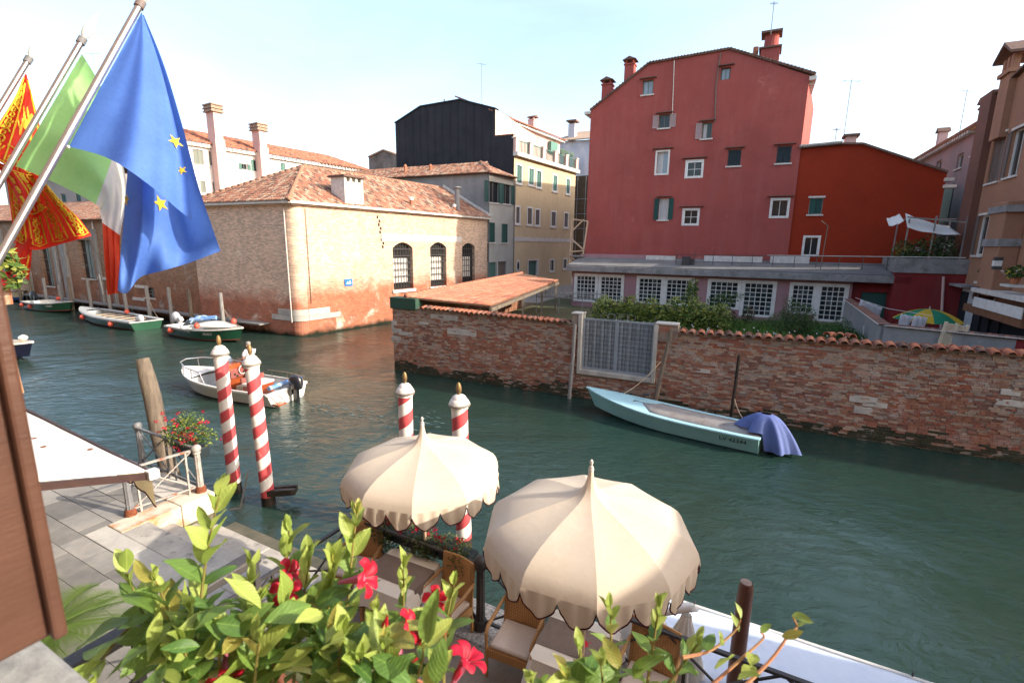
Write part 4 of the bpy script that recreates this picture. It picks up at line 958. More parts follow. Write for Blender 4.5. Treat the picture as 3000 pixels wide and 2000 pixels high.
k = MB(); k.box(A0-.35, A1+2.8, -.6, .02, AZ, 4.38); k.build('cornice', M['concrete'], an, FA.M, bevel=.03)
k = MB(); k.box(A0-.3, A0+6.5, 2.6, 2.95, 4.7, 5.25); k.build('parapet', M['plA'], an, FA.M)
for (a, b_) in ((5.2,7.4),(9.5,13.4),(13.9,16.3)): wbox(an, 'parapet_block', FA, A0+a, A0+b_, 2.3, 2.6, 4.75, 5.12+.02*a, M['sillstone'])
FAs = Frame(FA.w(A0,0), EANG); k = MB(); k.add([(0,0,0),(8,0,0),(8,0,4.4),(0,0,4.4)], [(0,1,2,3)]); k.build('side_wall', M['plA'], an, FAs.M)
rl = thing('roof_railing', 'thin dark metal railing along the annex roof edge', 'railing', FA.M)
k = MB(); q = []
L0, L1 = FA.uz(1980, 770, 1.0)[0], FA.uz(2600, 770, 1.0)[0]
for i in range(11): uu = L0+(L1-L0)*i/10; p = MB(); p.tube([(uu,1.0,4.6),(uu,1.0,5.55)], .022, 5); p.build('post', M['iron'], rl, FA.M)
for z_ in (5.0, 5.5): p = MB(); p.tube([(L0,1.0,z_-.15),(L1+2,1.0,z_)], .018, 5); p.build('rail', M['iron'], rl, FA.M)
u_ = FA.uz(2415, 700, .6)[0]; k = MB(); k.tube([(u_,.6,4.5),(u_+.1,.6,7.4),(u_-.3,.6,7.7)], .03, 5); tag(k.build('vent_pipe', M['brownshut'], None, FA.M), 'thin brown bent pipe rising from the annex roof before the orange house', 'pipe')
u_ = FA.uz(2018, 765, .8)[0]; k = MB(); k.box(u_-.45, u_+.1, .5, 1.0, 4.55, 5.25); k.box(u_+.15, u_+.4, .6, .9, 4.55, 5.1); tag(k.build('roof_machine', M['iron'], None, FA.M), 'dark ventilation box on the annex roof', 'vent')
# ================================================================== red garage block with terrace above
gb = thing('red_garage', 'dark red garage block with concrete parapet and green door below the flower terrace', 'building', at(*FA.w(A1,0)[:2], 0, DANG))
M['plD'] = plaster('dark_red_plaster', (0.25,0.028,0.030), (0.19,0.025,0.026), stain=(0.12,0.09,0.08), amt=.15, streak=.4)
g0, g1 = FA.uz(2602, 880)[0], FA.uz(2800, 880)[0]
gd = pxr(FA, 2520, 856, 2597, 905, .3)
facade('recess_wall', M['plD'], gb, FA, A1, g0+.5, 0, AZ, holes=[(gd[0], gd[1], 1.2, gd[3])], dep=.3)
k = MB(); louver(k, gd[0], gd[1], 1.2, gd[3], .42); k.build('door', M['green'], gb, FA.M)
TZ0, TZ1 = FA.uz(2700, 800, -.6)[1], FA.uz(2700, 757, -.6)[1]
k = MB(); k.box(g0, g1+.6, -.6, 7, 0, TZ0); k.build('block', M['plD'], gb, FA.M)
k = MB(); k.box(g0-.06, g1+.6, -.68, -.4, TZ0, TZ1); k.box(g0-.06, g0+.2, -.4, 5, TZ0, TZ1); k.build('parapet', M['concrete'], gb, FA.M)
k = MB(); k.box(g0+.2, g1+.6, -.4, 6.8, TZ0-.1, TZ0+.25); k.build('terrace_floor', M['concrete'], gb, FA.M)
k = MB(); a = FA.uz(2765, 810, -.75); b_ = FA.uz(2745, 915, -.75); k.tube([(a[0],-.72,a[1]),(b_[0]+.35,-.72,1.2)], .07, 6); k.build('downpipe', M['plP'], gb, FA.M)
# pergola and awning on the terrace
pg = thing('terrace_pergola', 'ramshackle terrace pergola with white cloth awning above the red garage', 'pergola', at(*FA.w(g0,0)[:2], TZ1, DANG))
px4 = [FA.uz(2612,700,-.3), FA.uz(2655,636,-.3)]
pz_ = px4[1][1]
for (u_, y_) in ((g0+.3,-.2),(g0+1.5,-.35),(g1-.3,-.35),(g0+.3,2.6),(g1-.3,2.6)):
    k = MB(); k.bar((u_,y_,TZ0),(u_+.05,y_,pz_-(.1 if u_ < g0+1.2 else -.05)), .07, .07, (0,1,0)); k.build('post', M['greypile'], pg, FA.M)
def clothsheet(p00, p10, p11, p01, sag, nu=14, nv=6, wav=.03, fr=11):
    p00, p10, p11, p01 = map(V, (p00, p10, p11, p01))
    def fn(s, t):
        p = (p00*(1-s)+p10*s)*(1-t)+(p01*(1-s)+p11*s)*t
        return p + V((0, 0, -sag*4*s*(1-s)*(1-.3*t))) + V((0, wav*math.sin(s*fr+t*3), wav*.6*math.sin(s*fr*1.3+1)))
    return MB().grid(fn, nu, nv)
u_a, u_b = FA.uz(2662,636,-.5)[0], FA.uz(2812,690,-.5)[0]
za, zb = FA.uz(2662,633,-.5)[1], FA.uz(2812,668,-.5)[1]; zc, zd = FA.uz(2680,672,-.5)[1], FA.uz(2812,688,-.5)[1]
clothsheet((u_a,-.6,zc+.1),(u_b,-.6,zd),(u_b,1.6,zb+.15),(u_a,.4,za+.2), .12).build('awning_cloth', M['whitecanvas'], pg, FA.M, smooth='all', solid=.012)
ua2, ub2 = FA.uz(2605,655,-.4)[0], FA.uz(2650,630,-.4)[0]; zz0, zz1 = FA.uz(2607,663,-.4)[1], FA.uz(2648,628,-.4)[1]
clothsheet((ua2,-.5,zz0),(ub2,-.5,zz1-.4),(ub2,.9,zz1+.1),(ua2,.6,zz0+.5), .05).build('side_cloth', M['whitecanvas'], pg, FA.M, smooth='all', solid=.012)
k = MB(); k.bar((g0+.2,-.3,pz_),(g1,-.3,pz_-.35), .07, .07); k.bar((g0+.2,2.5,pz_),(g1,2.5,pz_), .07, .07); k.build('beam', M['greypile'], pg, FA.M)
def leafmass(rd, blobs, n, size, mats_n):
    """leaf-sized faces through ellipsoid blobs (c, rx, ry, rz)"""
    mb = MB(); tot = sum(b[1]*b[2]*b[3] for b in blobs)
    for (c, rx, ry, rz_) in blobs:
        for _ in range(max(4, int(n*rx*ry*rz_/tot))):
            while True:
                p = V((rd.uniform(-1,1), rd.uniform(-1,1), rd.uniform(-1,1)))
                if p.length < 1 and (p.length > .45 or rd.random() < .3): break
            q = V(c) + V((p.x*rx, p.y*ry, p.z*rz_)); s = size*rd.uniform(.6,1.3)
            a = V((rd.gauss(0,1), rd.gauss(0,1), rd.gauss(0,.6))).normalized(); b_ = a.cross(V((rd.gauss(0,1),rd.gauss(0,1),rd.gauss(0,1)))).normalized(); nn = a.cross(b_)
            mb.add([q-a*s, q+b_*s*.42+nn*s*.12, q+a*s, q-b_*s*.42+nn*s*.12], [(0,1,2,3)], rd.randrange(mats_n))
    return mb
def leafmat(name, c, c2, tr=.35, rough=.5): return pm(name, c, c2, 3.0, rough, 0, 10, kind='Position', trans=tr, spec=.35)
M['leafD'] = leafmat('dark_leaf', (0.028,0.065,0.018), (0.045,0.095,0.028))
M['leafM'] = leafmat('mid_leaf', (0.075,0.15,0.030), (0.11,0.19,0.045))
M['leafY'] = leafmat('yellow_green_leaf', (0.27,0.32,0.065), (0.33,0.36,0.085))
M['leafG'] = leafmat('grey_green_leaf', (0.15,0.17,0.09), (0.10,0.13,0.06))
M['petR'] = pm('red_petal', (0.52,0.012,0.03), (0.40,0.01,0.04), 6, .5, 0, trans=.3)
M['petP'] = pm('pink_petal', (0.62,0.22,0.32), (0.55,0.12,0.20), 6, .5, 0, trans=.3)
M['petY'] = pm('yellow_petal', (0.62,0.48,0.06), (0.55,0.40,0.05), 6, .5, 0, trans=.3)
M['petW'] = pm('white_petal', (0.66,0.63,0.60), (0.55,0.5,0.5), 6, .5, 0, trans=.3)
M['terracotta'] = pm('terracotta_pot', (0.42,0.16,0.075), (0.33,0.12,0.06), 5, .85, .3, 40, stain=(0.5,0.36,0.26), st=(.6,.75), ss=6)
rd = random.Random(21)
M['cage'] = M['iron']
pots = [('yellow flowered plant in pot at the left of the terrace parapet', 2650, .35, 'petY'), ('white flowered pot plant at the middle of the terrace parapet', 2685, .35, 'petW'), ('tall dark shrub in pot under the terrace awning', 2725, .55, None), ('bushy pot plant at the right end of the terrace parapet', 2770, .5, 'petW')]
for (lb, px_, hh, pet) in pots:
    u_, _ = FA.uz(px_, 740, -.3); t = thing('potted_plant', lb, 'plant', FA.M @ Matrix.Translation((u_, -.1, TZ1-.35)), 'pot plants on the red garage terrace')
    MB().lathe([(.14,0),(.2,.32),(.22,.34),(.2,.36)], 12).build('pot', M['terracotta'], t)
    leafmass(rd, [((0,0,.36+hh),.65,.45,hh+.4), ((.2,0,.2+hh),.5,.4,hh)], 620, .09, 3).build('foliage', [M['leafD'],M['leafM'],M['leafG']], t, fix=False)
    if pet: leafmass(rd, [((0,-.15,.5+hh),.5,.3,hh*.6)], 60, .06, 1).build('blossom', [M[pet]], t, fix=False)
# ================================================================== brown house on the right
fe = FA.w(FA.uz(2812, 850)[0], -.3)
FBr = Frame((fe.x + 8*.45, fe.y + 8*.893), 243.25)      # x runs towards the camera side; visible part starts at u=8
P_ = lambda x, y, d=0: FBr.uz(x, y, d)
M['plBr'] = plaster('brown_ochre_plaster', (0.35,0.18,0.11), (0.29,0.15,0.095), stain=(0.20,0.12,0.10), amt=.25, streak=.4)
M['plBase'] = plaster('white_blue_base_plaster', (0.50,0.51,0.53), (0.40,0.40,0.41), stain=(0.30,0.26,0.22), amt=.3, streak=.4)
bh = thing('brown_house', 'tall brown ochre house with white sills and big roofed chimney at the right edge', 'building', FBr.M)
BW = [pxr(FBr,2902,402,2936,531), pxr(FBr,2957,382,2992,513), pxr(FBr,2862,632,2890,748), pxr(FBr,2908,625,2938,745)]
bu0 = P_(2842, 540)[0]; BWZ = P_(2900, 300)[1]
e_l, e_r = P_(2905, 300), P_(2998, 212)
slp = (e_r[1]-e_l[1])/(e_r[0]-e_l[0]); rg = (e_r[0]+1.0, e_r[1]+slp*1.0); ee = (19, rg[1]-slp*(19-rg[0]))
facade('front_wall', M['plBr'], bh, FBr, bu0, 19, 0, e_r[1]+4, holes=BW, clips=((e_l,e_r),(rg,ee)))
k = MB(); k.add([(bu0-.2,-.25,e_l[1]+slp*(bu0-.2-e_l[0])+.06),(rg[0],-.25,rg[1]+.06),(rg[0],9,rg[1]+.06),(bu0-.2,9,e_l[1]+slp*(bu0-.2-e_l[0])+.06),(19.2,-.25,ee[1]),(19.2,9,ee[1])], [(0,1,2,3),(1,4,5,2)]); k.build('roof', M['tiles'][3], bh, FBr.M, solid=.1)
k = MB(); k.add([(19,.01,0),(19,9,0),(19,9,ee[1]),(19,.01,ee[1])], [(0,1,2,3)]); k.build('near_end_wall', M['plBr'], bh, FBr.M)
window(bh, FBr, BW[0], 'white', .06, shut='brownshut', closed=True, sill=True, lintel=True)
window(bh, FBr, BW[1], 'white', .05, mull=1, shut='brownshut', shutw=.35, sides='L', sill=True, lintel=True)
window(bh, FBr, BW[2], 'white', .05, mull=1, shut='brownshut', shutw=.3, sides='L', sill=True, lintel=True)
window(bh, FBr, BW[3], 'white', .05, mull=1, sill=True, lintel=True)
u0, u1 = P_(2858,500)[0], P_(2885,500)[0]
k = MB(); k.box(u0, u1+.15, -.35, .02, 4.0, P_(2875,300)[1]); k.build('chimney_breast', pm('dark_brown_flue', (0.17,0.075,0.05), (0.13,0.06,0.045), 1.5, .9, .3, 20), bh, FBr.M)
zt = P_(2940, 240)[1]; cb = P_(2975,260)[0]; ca = cb-1.25; zr = P_(2930,292)[1]
k = MB(); k.box(ca, cb, -.3, .9, zr-2.2, zt); cc = k.build('chimney', M['plBr'], bh, FBr.M)
k = MB(); k.box(ca-.12, cb+.12, -.42, 1.02, zt, zt+.2)
for a in (ca, (ca+cb)/2-.1, cb-.25):
    k.box(a, a+.25, -.3, 0, zt+.2, zt+.85); k.box(a, a+.25, .65, .9, zt+.2, zt+.85)
k.build('chimney_pot', M['plBr'], cc, FBr.M)
cm = (ca+cb)/2; k = MB(); k.prism([(ca-.5,-.6,zt+.8),(cm,-.6,zt+1.45),(cb+.5,-.6,zt+.8),(cb+.5,-.6,zt+.92),(cm,-.6,zt+1.6),(ca-.5,-.6,zt+.92)], (0,1.8,0)); k.build('chimney_cap', M['tiles'][3], cc, FBr.M)
k = MB(); k.add([(bu0,.01,0),(bu0,9,0),(bu0,9,BWZ-1),(bu0,.01,BWZ-.5)], [(0,1,2,3)]); k.build('end_wall', M['plBr'], bh, FBr.M)
# projecting flue shaft with moulded bands
s0, s1 = P_(2925,800)[0], P_(2965,800)[0]
k = MB(); k.box(s0, s1+.3, -.75, 0, P_(2940,868)[1], P_(2945,600)[1]); k.build('flue_shaft', M['plBr'], bh, FBr.M, bevel=.05)
k = MB(); zq = P_(2935,712,-.75)[1]; k.box(s0-.06, s1+.36, -.83, 0, zq-.15, zq+.2); k.build('flue_band', M['concrete'], bh, FBr.M); k = MB(); zq2 = P_(2960,606,-.75)[1]; k.box(s0-.06, s1+.5, -.83, 0, zq2-.2, zq2+.1); k.build('flue_band', M['concrete'], bh, FBr.M)
k = MB(); bz = P_(2960,880)[1]
for i in range(7): a = math.pi*i/7; k.tube([(s0+.1+.6*i/7,-.8,bz+.35*math.sin(a)),(s0+.1+.6*i/7,0,bz+.35*math.sin(a))], .16, 8)
k.build('carved_bracket', pm('carved_wood', (0.10,0.05,0.03), (0.06,0.03,0.02), 5, .7, .4, 20), bh, FBr.M)
# whitewashed foot with door
wb = pxr(FBr,2770,840,2900,960); k = MB(); k.box(bu0-.02, P_(2900,900)[0]+.6, -.05, .0, 0, P_(2830,840)[1]); k.build('whitewashed_base', M['plBase'], bh, FBr.M)
dr = pxr(FBr,2808,852,2832,940,-.05); k = MB(); k.box(dr[0], dr[1], -.09, -.052, 1.15, dr[3]); do = k.build('door', M['blackgreen'], bh, FBr.M)
k = MB(); k.box(dr[0]-.5, dr[1]+.9, -.7, -.05, dr[3]+.3, dr[3]+.42); k.build('door_canopy', M['concrete'], do, FBr.M)
lb = pxr(FBr,2850,895,2990,965,-.05); k = MB(); k.box(lb[0]+.2, 19, -.14, -.05, 1.0, lb[3]); k.build('dark_shopfront', M['blackgreen'], bh, FBr.M)
for i in range(3):
    uu = lb[0]+.5+i*1.2; k = MB(); louver(k, uu, uu+.95, 1.1, lb[3]-.1, -.22); k.build('shutter', M['blackgreen'], bh, FBr.M)
bz = P_(2960,858)[1]; k = MB(); k.box(P_(2918,845)[0], 19, -.95, 0, bz-.1, bz+.1); k.build('balcony_slab', M['sillstone'], bh, FBr.M)
bz2 = P_(2985,905)[1]; k = MB(); k.box(P_(2905,905)[0], 19, -1.1, 0, bz2-.45, bz2-.1); k.build('awning_box', pm('brown_timber', (0.22,0.10,0.05), (0.15,0.07,0.04), 3, .8, .3, 20), bh, FBr.M)
k = MB(); k.box(P_(2945,880)[0], 19, -1.15, -1.11, bz2-.1, bz2+.35); k.build('awning_valance', M['white'], bh, FBr.M)
# house lantern and balcony flowers
lp = P_(2935,770,-.8); lt = thing('wall_lantern', 'small dark wall lamp on the projecting flue of the brown house', 'lamp', FBr.M @ Matrix.Translation((lp[0], -.8, lp[1])))
k = MB(); k.box(-.12,.12,-.28,0,-.3,.25); k.build('housing', M['iron'], lt); k = MB(); k.box(-.13,.13,-.29,-.02,-.15,.1); k.build('lens', M['white'], lt)
for (lb_, px_, py_q, dep, pet, hh) in (('green plant in a pot below the small brown house window', 2890, 795, -.35, None, .35), ('yellow and white flowered plant on the brown house balcony', 2975, 800, -.7, 'petY', .3)):
    u_, z_ = P_(px_, py_q+15, dep); t = thing('balcony_plant', lb_, 'plant', FBr.M @ Matrix.Translation((u_, dep, z_-.25)))
    MB().lathe([(.12,0),(.18,.25),(.2,.27)], 10).build('pot', M['terracotta'], t)
    leafmass(rd, [((0,0,.5),.45,.35,hh)], 220, .09, 2).build('foliage', [M['leafD'],M['leafM']], t, fix=False)
    if pet: leafmass(rd, [((0,-.1,.5),.45,.35,hh)], 50, .08, 2).build('blossom', [M['petY'],M['petW']], t, fix=False)
    k = MB(); k.box(-.5,.5,-.3,.35,-.12,-.02); k.build('ledge', M['sillstone'], t)
# ================================================================== houses behind on the right
FBk = Frame(FBr.w(bu0-.8, 1.2), 243.25)
bh2 = thing('pink_grey_house', 'weathered pink and grey house with tiled eaves left of the brown house', 'building', FBk.M)
M['plPG'] = plaster('patched_pink_grey_plaster', (0.36,0.255,0.235), (0.25,0.22,0.22), stain=(0.17,0.155,0.15), amt=.4, streak=.4)
Q_ = lambda x, y, d=0: FBk.uz(x, y, d)
ea, eb = Q_(2690, 482), Q_(2862, 365)
hz = (ea[1]+eb[1])/2
wk = [pxr(FBk,2742,472,2757,505), pxr(FBk,2803,452,2820,492), pxr(FBk,2851,395,2863,452)]
facade('front_wall', M['plPG'], bh2, FBk, ea[0]-6, 0, 0, max(ea[1], eb[1])-.2, holes=wk)
for h in wk: window(bh2, FBk, h, 'sillstone', .06, sill=True)
ez_ = max(ea[1], eb[1])-.2
k = MB(); k.add([(ea[0]-6,-.5,ez_),(0.3,-.5,ez_),(0.3,4,ez_+1.6),(ea[0]-6,4,ez_+1.6)], [(0,1,2,3)]); k.build('roof', M['tiles'][0], bh2, FBk.M, solid=.15)
k = MB()
for i in range(40): uu = ea[0]-6+i*.5; k.box(uu, uu+.22, -.4, 0, ez_-.3, ez_-.08)
k.build('eaves', M['sillstone'], bh2, FBk.M)
wbox(bh2, 'buttress', FBk, Q_(2775,700)[0], 0, -.25, 0, 0, Q_(2790,560)[1], M['plGs'])
k = MB(); dq = pxr(FBk,2772,545,2800,650); k.box(dq[0],dq[1],-.3,-.26,dq[2],dq[3]); k.build('shutter', M['green'], bh2, FBk.M)
for (x0, x1, yt, dep, m_) in ((2735,2778,392,1.2,'plP'), (2802,2836,405,1.5,'plP'), (2855,2885,318,1.0,'plPG')):
    u0, u1 = sorted((Q_(x0,430,dep)[0], Q_(x1,430,dep)[0])); zt = Q_((x0+x1)/2, yt, dep)[1]
    k = MB(); um = (u0+u1)/2; u0, u1 = um-.35, um+.35; k.box(u0, u1, dep-.3, dep+.3, ez_-.2, zt); cc = k.build('chimney', M[m_], bh2, FBk.M)
    um = (u0+u1)/2; k = MB(); k.prism([(u0-.15,dep-.45,zt),(u1+.15,dep-.45,zt),(um,dep-.45,zt+.4)], (0,.9,0)); k.build('chimney_cap', M['tiles'][3], cc, FBk.M)
# the row of houses goes on along the canal out of view to the right
M['plN'] = M['plBr']
nb = thing('canal_row_house', 'brown canal house continuing the row beyond the right edge', 'building', at(19.6, 13.2, 0, DANG))
FN = Frame((19.6,13.2), DANG); hw = [(2+i*3.2, 3.1+i*3.2, 3+j*3.5, 4.9+j*3.5) for i in range(7) for j in range(3)]
facade('front_wall', M['plBr'], nb, FN, 0, 26, -1, 14, holes=hw)
for h in hw: window(nb, FN, h, 'white', .07, shut='green', closed=(h[0]*7+h[2]) % 3 > 1, shutw=.45)
k = MB(); k.box(0, .3, .02, 8, -1, 14); k.build('side_wall', M['plBr'], nb); k = MB(); k.box(25.7, 26, .02, 8, -1, 14); k.build('side_wall', M['plBr'], nb); k = MB(); k.prism([(-.1,-.4,14),(26.3,-.4,14),(26.3,8.4,14),(-.1,8.4,14)], (0,0,.3)); k.build('roof', M['tiles'][0], nb)
nb = thing('terrace_shade_block', 'unseen block added right of the terrace to shade it', 'building', QM)
k = MB(); k.box(17.5, 34, -9, 2.4, -1, 7.3); k.build('wall', M['plBr'], nb); k = MB(); k.box(17.2, 34.3, -9.3, 2.7, 7.3, 7.5); k.build('roof', M['tiles'][0], nb)  # unseen block, placed to throw shade on the terrace and tarpaulin
# ================================================================== courtyard wall with tile capping
cw = thing('courtyard_wall', 'low grey rendered courtyard wall with a thin tile capping', 'wall', at(*pz(2595, 950, 2.9)[:2], 0, 0))
M['plCw'] = plaster('grey_blue_render', (0.24,0.245,0.25), (0.31,0.30,0.29), stain=(0.14,0.14,0.14), amt=.4, streak=.5)
cp = [pz(2484, 874, 2.95), pz(2593, 948, 2.95), pz(2980, 985, 2.95)]
cp.append(cp[2] + (cp[2]-cp[1])*.6)
for i in range(3):
    a, b_ = cp[i], cp[i+1]; F_ = Frame(a, math.degrees(math.atan2(b_.y-a.y, b_.x-a.x))); L = (b_-a).length
    k = MB(); k.box(0, L, -.12, .12, .5, 2.86); k.build('wall_panel', M['plCw'] if i < 2 else M['plD'], cw, F_.M)
    n = int(L/.16); ms = [MB().prism([(-.075,-.2,0),(.075,-.2,0),(.075,.2,.03),(-.075,.2,.03)], (0,0,.045)).mesh('capping_tile', mt) for mt in (M['tiles'][0], M['tiles'][4], M['tiles'][3])] if i == 0 else ms
    for j in range(n): inst('capping_tile', ms[rd.randrange(3)], cw, F_.M @ Matrix.Translation(((j+.5)*L/n, 0, 2.87+rd.uniform(0,.01))))
    k = MB(); k.tube([(0,-.22,2.90),(L,-.22,2.90)], .02, 5); k.build('cable', M['sillstone'], cw, F_.M)
F_ = Frame(cp[1], math.degrees(math.atan2(cp[2].y-cp[1].y, cp[2].x-cp[1].x)))
for px_ in (2612, 2660):
    u_ = F_.uz(px_, 1000, -.15)[0]; k = MB(); k.tube([(u_-.25,-.2,2.1),(u_,-.2,2.0),(u_,-.2,1.2)], .035, 6); tag(k.build('wall_pipe', M['iron'], None, F_.M), 'bent dark pipe on the courtyard wall, ' + ('nearer the air conditioner' if px_ == 2612 else 'nearer the cream lounger'), 'pipe', 'bent pipes on the courtyard wall')
# air conditioning unit
ac = thing('air_conditioner', 'white air conditioning unit standing against the grey courtyard wall', 'air conditioner', at(*pz(2556, 1000, 1.6)[:2], 1.35, -50))
k = MB(); k.box(-.42,.42,-.18,.18,0,.95); k.build('casing', M['white'], ac, bevel=.02)
k = MB(); k.box(-.35,.2,-.186,-.181,.2,.75); k.build('fan_grille', M['greyiron'], ac); k = MB(); k.box(-.45,.45,-.2,.2,.95,.98); k.build('lid', M['sillstone'], ac, bevel=.01)
k = MB(); k.tube([(.42,0,.3),(.65,0,.25),(.7,0,-.1),(.6,.1,-.2)], .03, 6); k.tube([(.42,.05,.4),(.75,.05,.3),(.8,0,0)], .025, 6); k.build('hose', M['iron'], ac)
# cream plastic lounger stood on end
p = pz(2768, 1015, 2.3); lo = thing('sun_lounger', 'cream slatted plastic sun lounger stood on end behind the garden wall', 'sun lounger', at(p.x, p.y, 1.2, -20) @ Matrix.Rotation(R(7), 4, 'Y'))
M['plastic'] = pm('cream_plastic', (0.62,0.52,0.37), (0.52,0.43,0.31), 4, .5, .1, 40)
for x0 in (-.34, .0, .34):
    k = MB(); k.box(x0-.05, x0+.05, -.05, .05, 0, 2.05); k.build('rail', M['plastic'], lo, bevel=.015)
ms = MB().box(-.29,.29,-.035,.035,-.028,.028).mesh('slat', M['plastic'])
for i in range(26): inst('slat', ms, lo, MW[lo.name] @ Matrix.Translation((0, 0, .12+i*.074)))
k = MB(); k.box(-.6,-.1,-.35,.3,.55,.75); k.build('seat_edge', M['plastic'], lo, bevel=.03)
# beach umbrella
um = py_(2716, 945, 23.0); bu = thing('beach_umbrella', 'green and yellow beach umbrella opened behind the courtyard wall', 'umbrella', at(um.x, um.y, 0))
zc = py_(2716, 905, 23.0).z; rr_ = 1.32
M['gn'] = pm('green_cloth', (0.01,0.20,0.10), (0.01,0.16,0.08), 3, .7, .1, 80, trans=.2); M['yl'] = pm('yellow_cloth', (0.55,0.36,0.02), (0.48,0.30,0.02), 3, .7, .1, 80, trans=.2)
for i in range(8):
    a0, a1 = 2*math.pi*(i+.35)/8, 2*math.pi*(i+1.35)/8
    k = MB(); k.grid(lambda s, t: V((rr_*t*math.cos(a0+(a1-a0)*s), rr_*t*math.sin(a0+(a1-a0)*s), zc-.55*t*t*(1-.06*math.sin(math.pi*s)))), 6, 6)
    k.build('canopy_panel', M['gn' if i % 2 else 'yl'], bu, smooth='all', fix=False)
k = MB(); k.tube([(0,0,1.2),(0,0,zc+.12)], .022, 6); k.build('pole', M['sillstone'], bu)
# laundry
for (lb_, quad_, dep) in (('white bed sheet hanging nearest the green garage door', ((2522,878),(2584,900),(2582,922),(2519,895)), 26.5), ('white sheet hung before the beach umbrella', ((2680,926),(2716,929),(2716,952),(2674,950)), 21.0), ('crumpled white towel beside the hanging sheet before the beach umbrella', ((2640,920),(2676,926),(2665,946),(2640,938)), 21.2)):
    q = [py_(x, y, dep) for x, y in quad_]; q[2] = V((q[2].x, q[2].y+.1, q[2].z-.4)); q[3] = V((q[3].x, q[3].y+.1, q[3].z-.4))
    tag(clothsheet(q[3], q[2], q[1], q[0], 0, 14, 5, .04, 14).build('laundry_sheet', pm('white_sheet', (0.74,0.74,0.78), (0.66,0.66,0.70), 3, .9, .1, 30, trans=.2), smooth='all', solid=.01), lb_, 'laundry', 'laundry in the courtyard')
k = MB(); a, b_ = py_(2506, 872, 27.5), py_(2730, 925, 20.5); k.tube([a, (a+b_)/2-V((0,0,.15)), b_], .012, 4); tag(k.build('clothes_line', M['sillstone']), 'thin clothes line strung across the courtyard', 'line')
# overhead cable towards the brown house
k = MB(); k.tube([FA.w(L0+6, 1.0, 5.45), FBr.w(12, -1.2, P_(2990,760)[1])], .018, 4); tag(k.build('overhead_cable', M['sillstone']), 'pale cable crossing before the flower terrace to the brown house', 'cable')

# ================================================================== garden wall: real bricks
gw = thing('garden_wall', 'long old red brick garden wall rising from the canal with tile capping', 'wall', FG.M)
def brickm(n, c): return pm(n, c, tuple(x*.72 for x in c), 7, .9, .8, 30, stain=(0.44,0.37,0.31), st=(.54,.78), ss=1.3, kind='Position', bd=.02, vary=.3)
M['bricks'] = [brickm('brick_red', (0.31,0.115,0.075)), brickm('brick_dark', (0.21,0.10,0.075)), brickm('brick_orange', (0.34,0.155,0.095)), brickm('brick_tan', (0.40,0.28,0.20)), brickm('brick_grey', (0.34,0.27,0.225)), brickm('brick_brown', (0.25,0.13,0.09))]
M['mortar'] = pm('old_mortar', (0.34,0.275,0.22), (0.20,0.145,0.11), 2.5, .95, .8, 20, stain=(0.30,0.10,0.05), st=(.5,.62), ss=1.1, kind='Position', bd=.03)
M['mossbrick'] = pm('algae_brick', (0.055,0.055,0.03), (0.022,0.024,0.014), 3, .7, .6, 20, kind='Position')
gx0, gx1 = FG.uz(1697, 1000)[0], FG.uz(1922, 1020)[0]           # gate opening
gsz = FG.uz(1700, 1082)[1]; gtz = FG.uz(1705, 930)[1]           # its sill and head
hl0, hl1 = FG.uz(1231, 903)[1], FG.uz(1671, 948)[1]; hr0, hr1 = FG.uz(1985, 976)[1], FG.uz(2990, 1042)[1]
ux0, ux1 = FG.uz(1231, 903)[0], FG.uz(2990, 1042)[0]
def topz(u):
    if u < gx0: return hl0 + (hl1-hl0)*(u-ux0)/(gx0-ux0)
    return hr0 + (hr1-hr0)*(u-gx1)/(ux1-gx1)
UEND = 34.0
k = MB(); N = 40
for (a, b_) in ((0, gx0), (gx1, UEND)):
    for i in range(N):
        p, q = a+(b_-a)*i/N, a+(b_-a)*(i+1)/N; t = min(topz(p), topz(q))
        k.add([(p,0,-1.5),(q,0,-1.5),(q,0,t),(p,0,t),(p,.32,-1.5),(q,.32,-1.5),(q,.32,t),(p,.32,t)], [(0,1,2,3),(5,4,7,6),(3,2,6,7)] + ([(0,3,7,4)] if i == 0 else []) + ([(1,5,6,2)] if i == N-1 else []))
k.box(gx0, gx1, 0.0, .32, -1.5, gsz-.16)
k.build('mortar_core', M['mortar'], gw, FG.M)
BH, BWD = .072, .255
cand = []; rdb = random.Random(5)
for c in range(-2, 46):
    z0_ = c*BH
    off = rdb.uniform(0, BWD)
    u = -off
    while u < UEND:
        w = BWD*(rdb.choice((1,1,1,.5,.96)) + rdb.uniform(-.06,.06)); u2 = u + w
        a, b_ = max(u, 0.0), u2
        ok = b_ > .06
        if a < gx1 and b_ > gx0 and z0_ + BH > gsz-.17: 
            if a < gx0-.1: b_ = gx0-.02
            elif b_ > gx1+.1: a = gx1+.02
            else: ok = False
        wz = .035*math.sin(a*.55)+.03*math.sin(a*.21+2)
        zz = z0_ + wz
        if ok and zz + BH < topz((a+b_)/2) + .01 and rdb.random() > .03: cand.append((a+.006, b_-.006, zz+.005, zz+BH-.006, rdb.gauss(0, .010)))
        u = u2
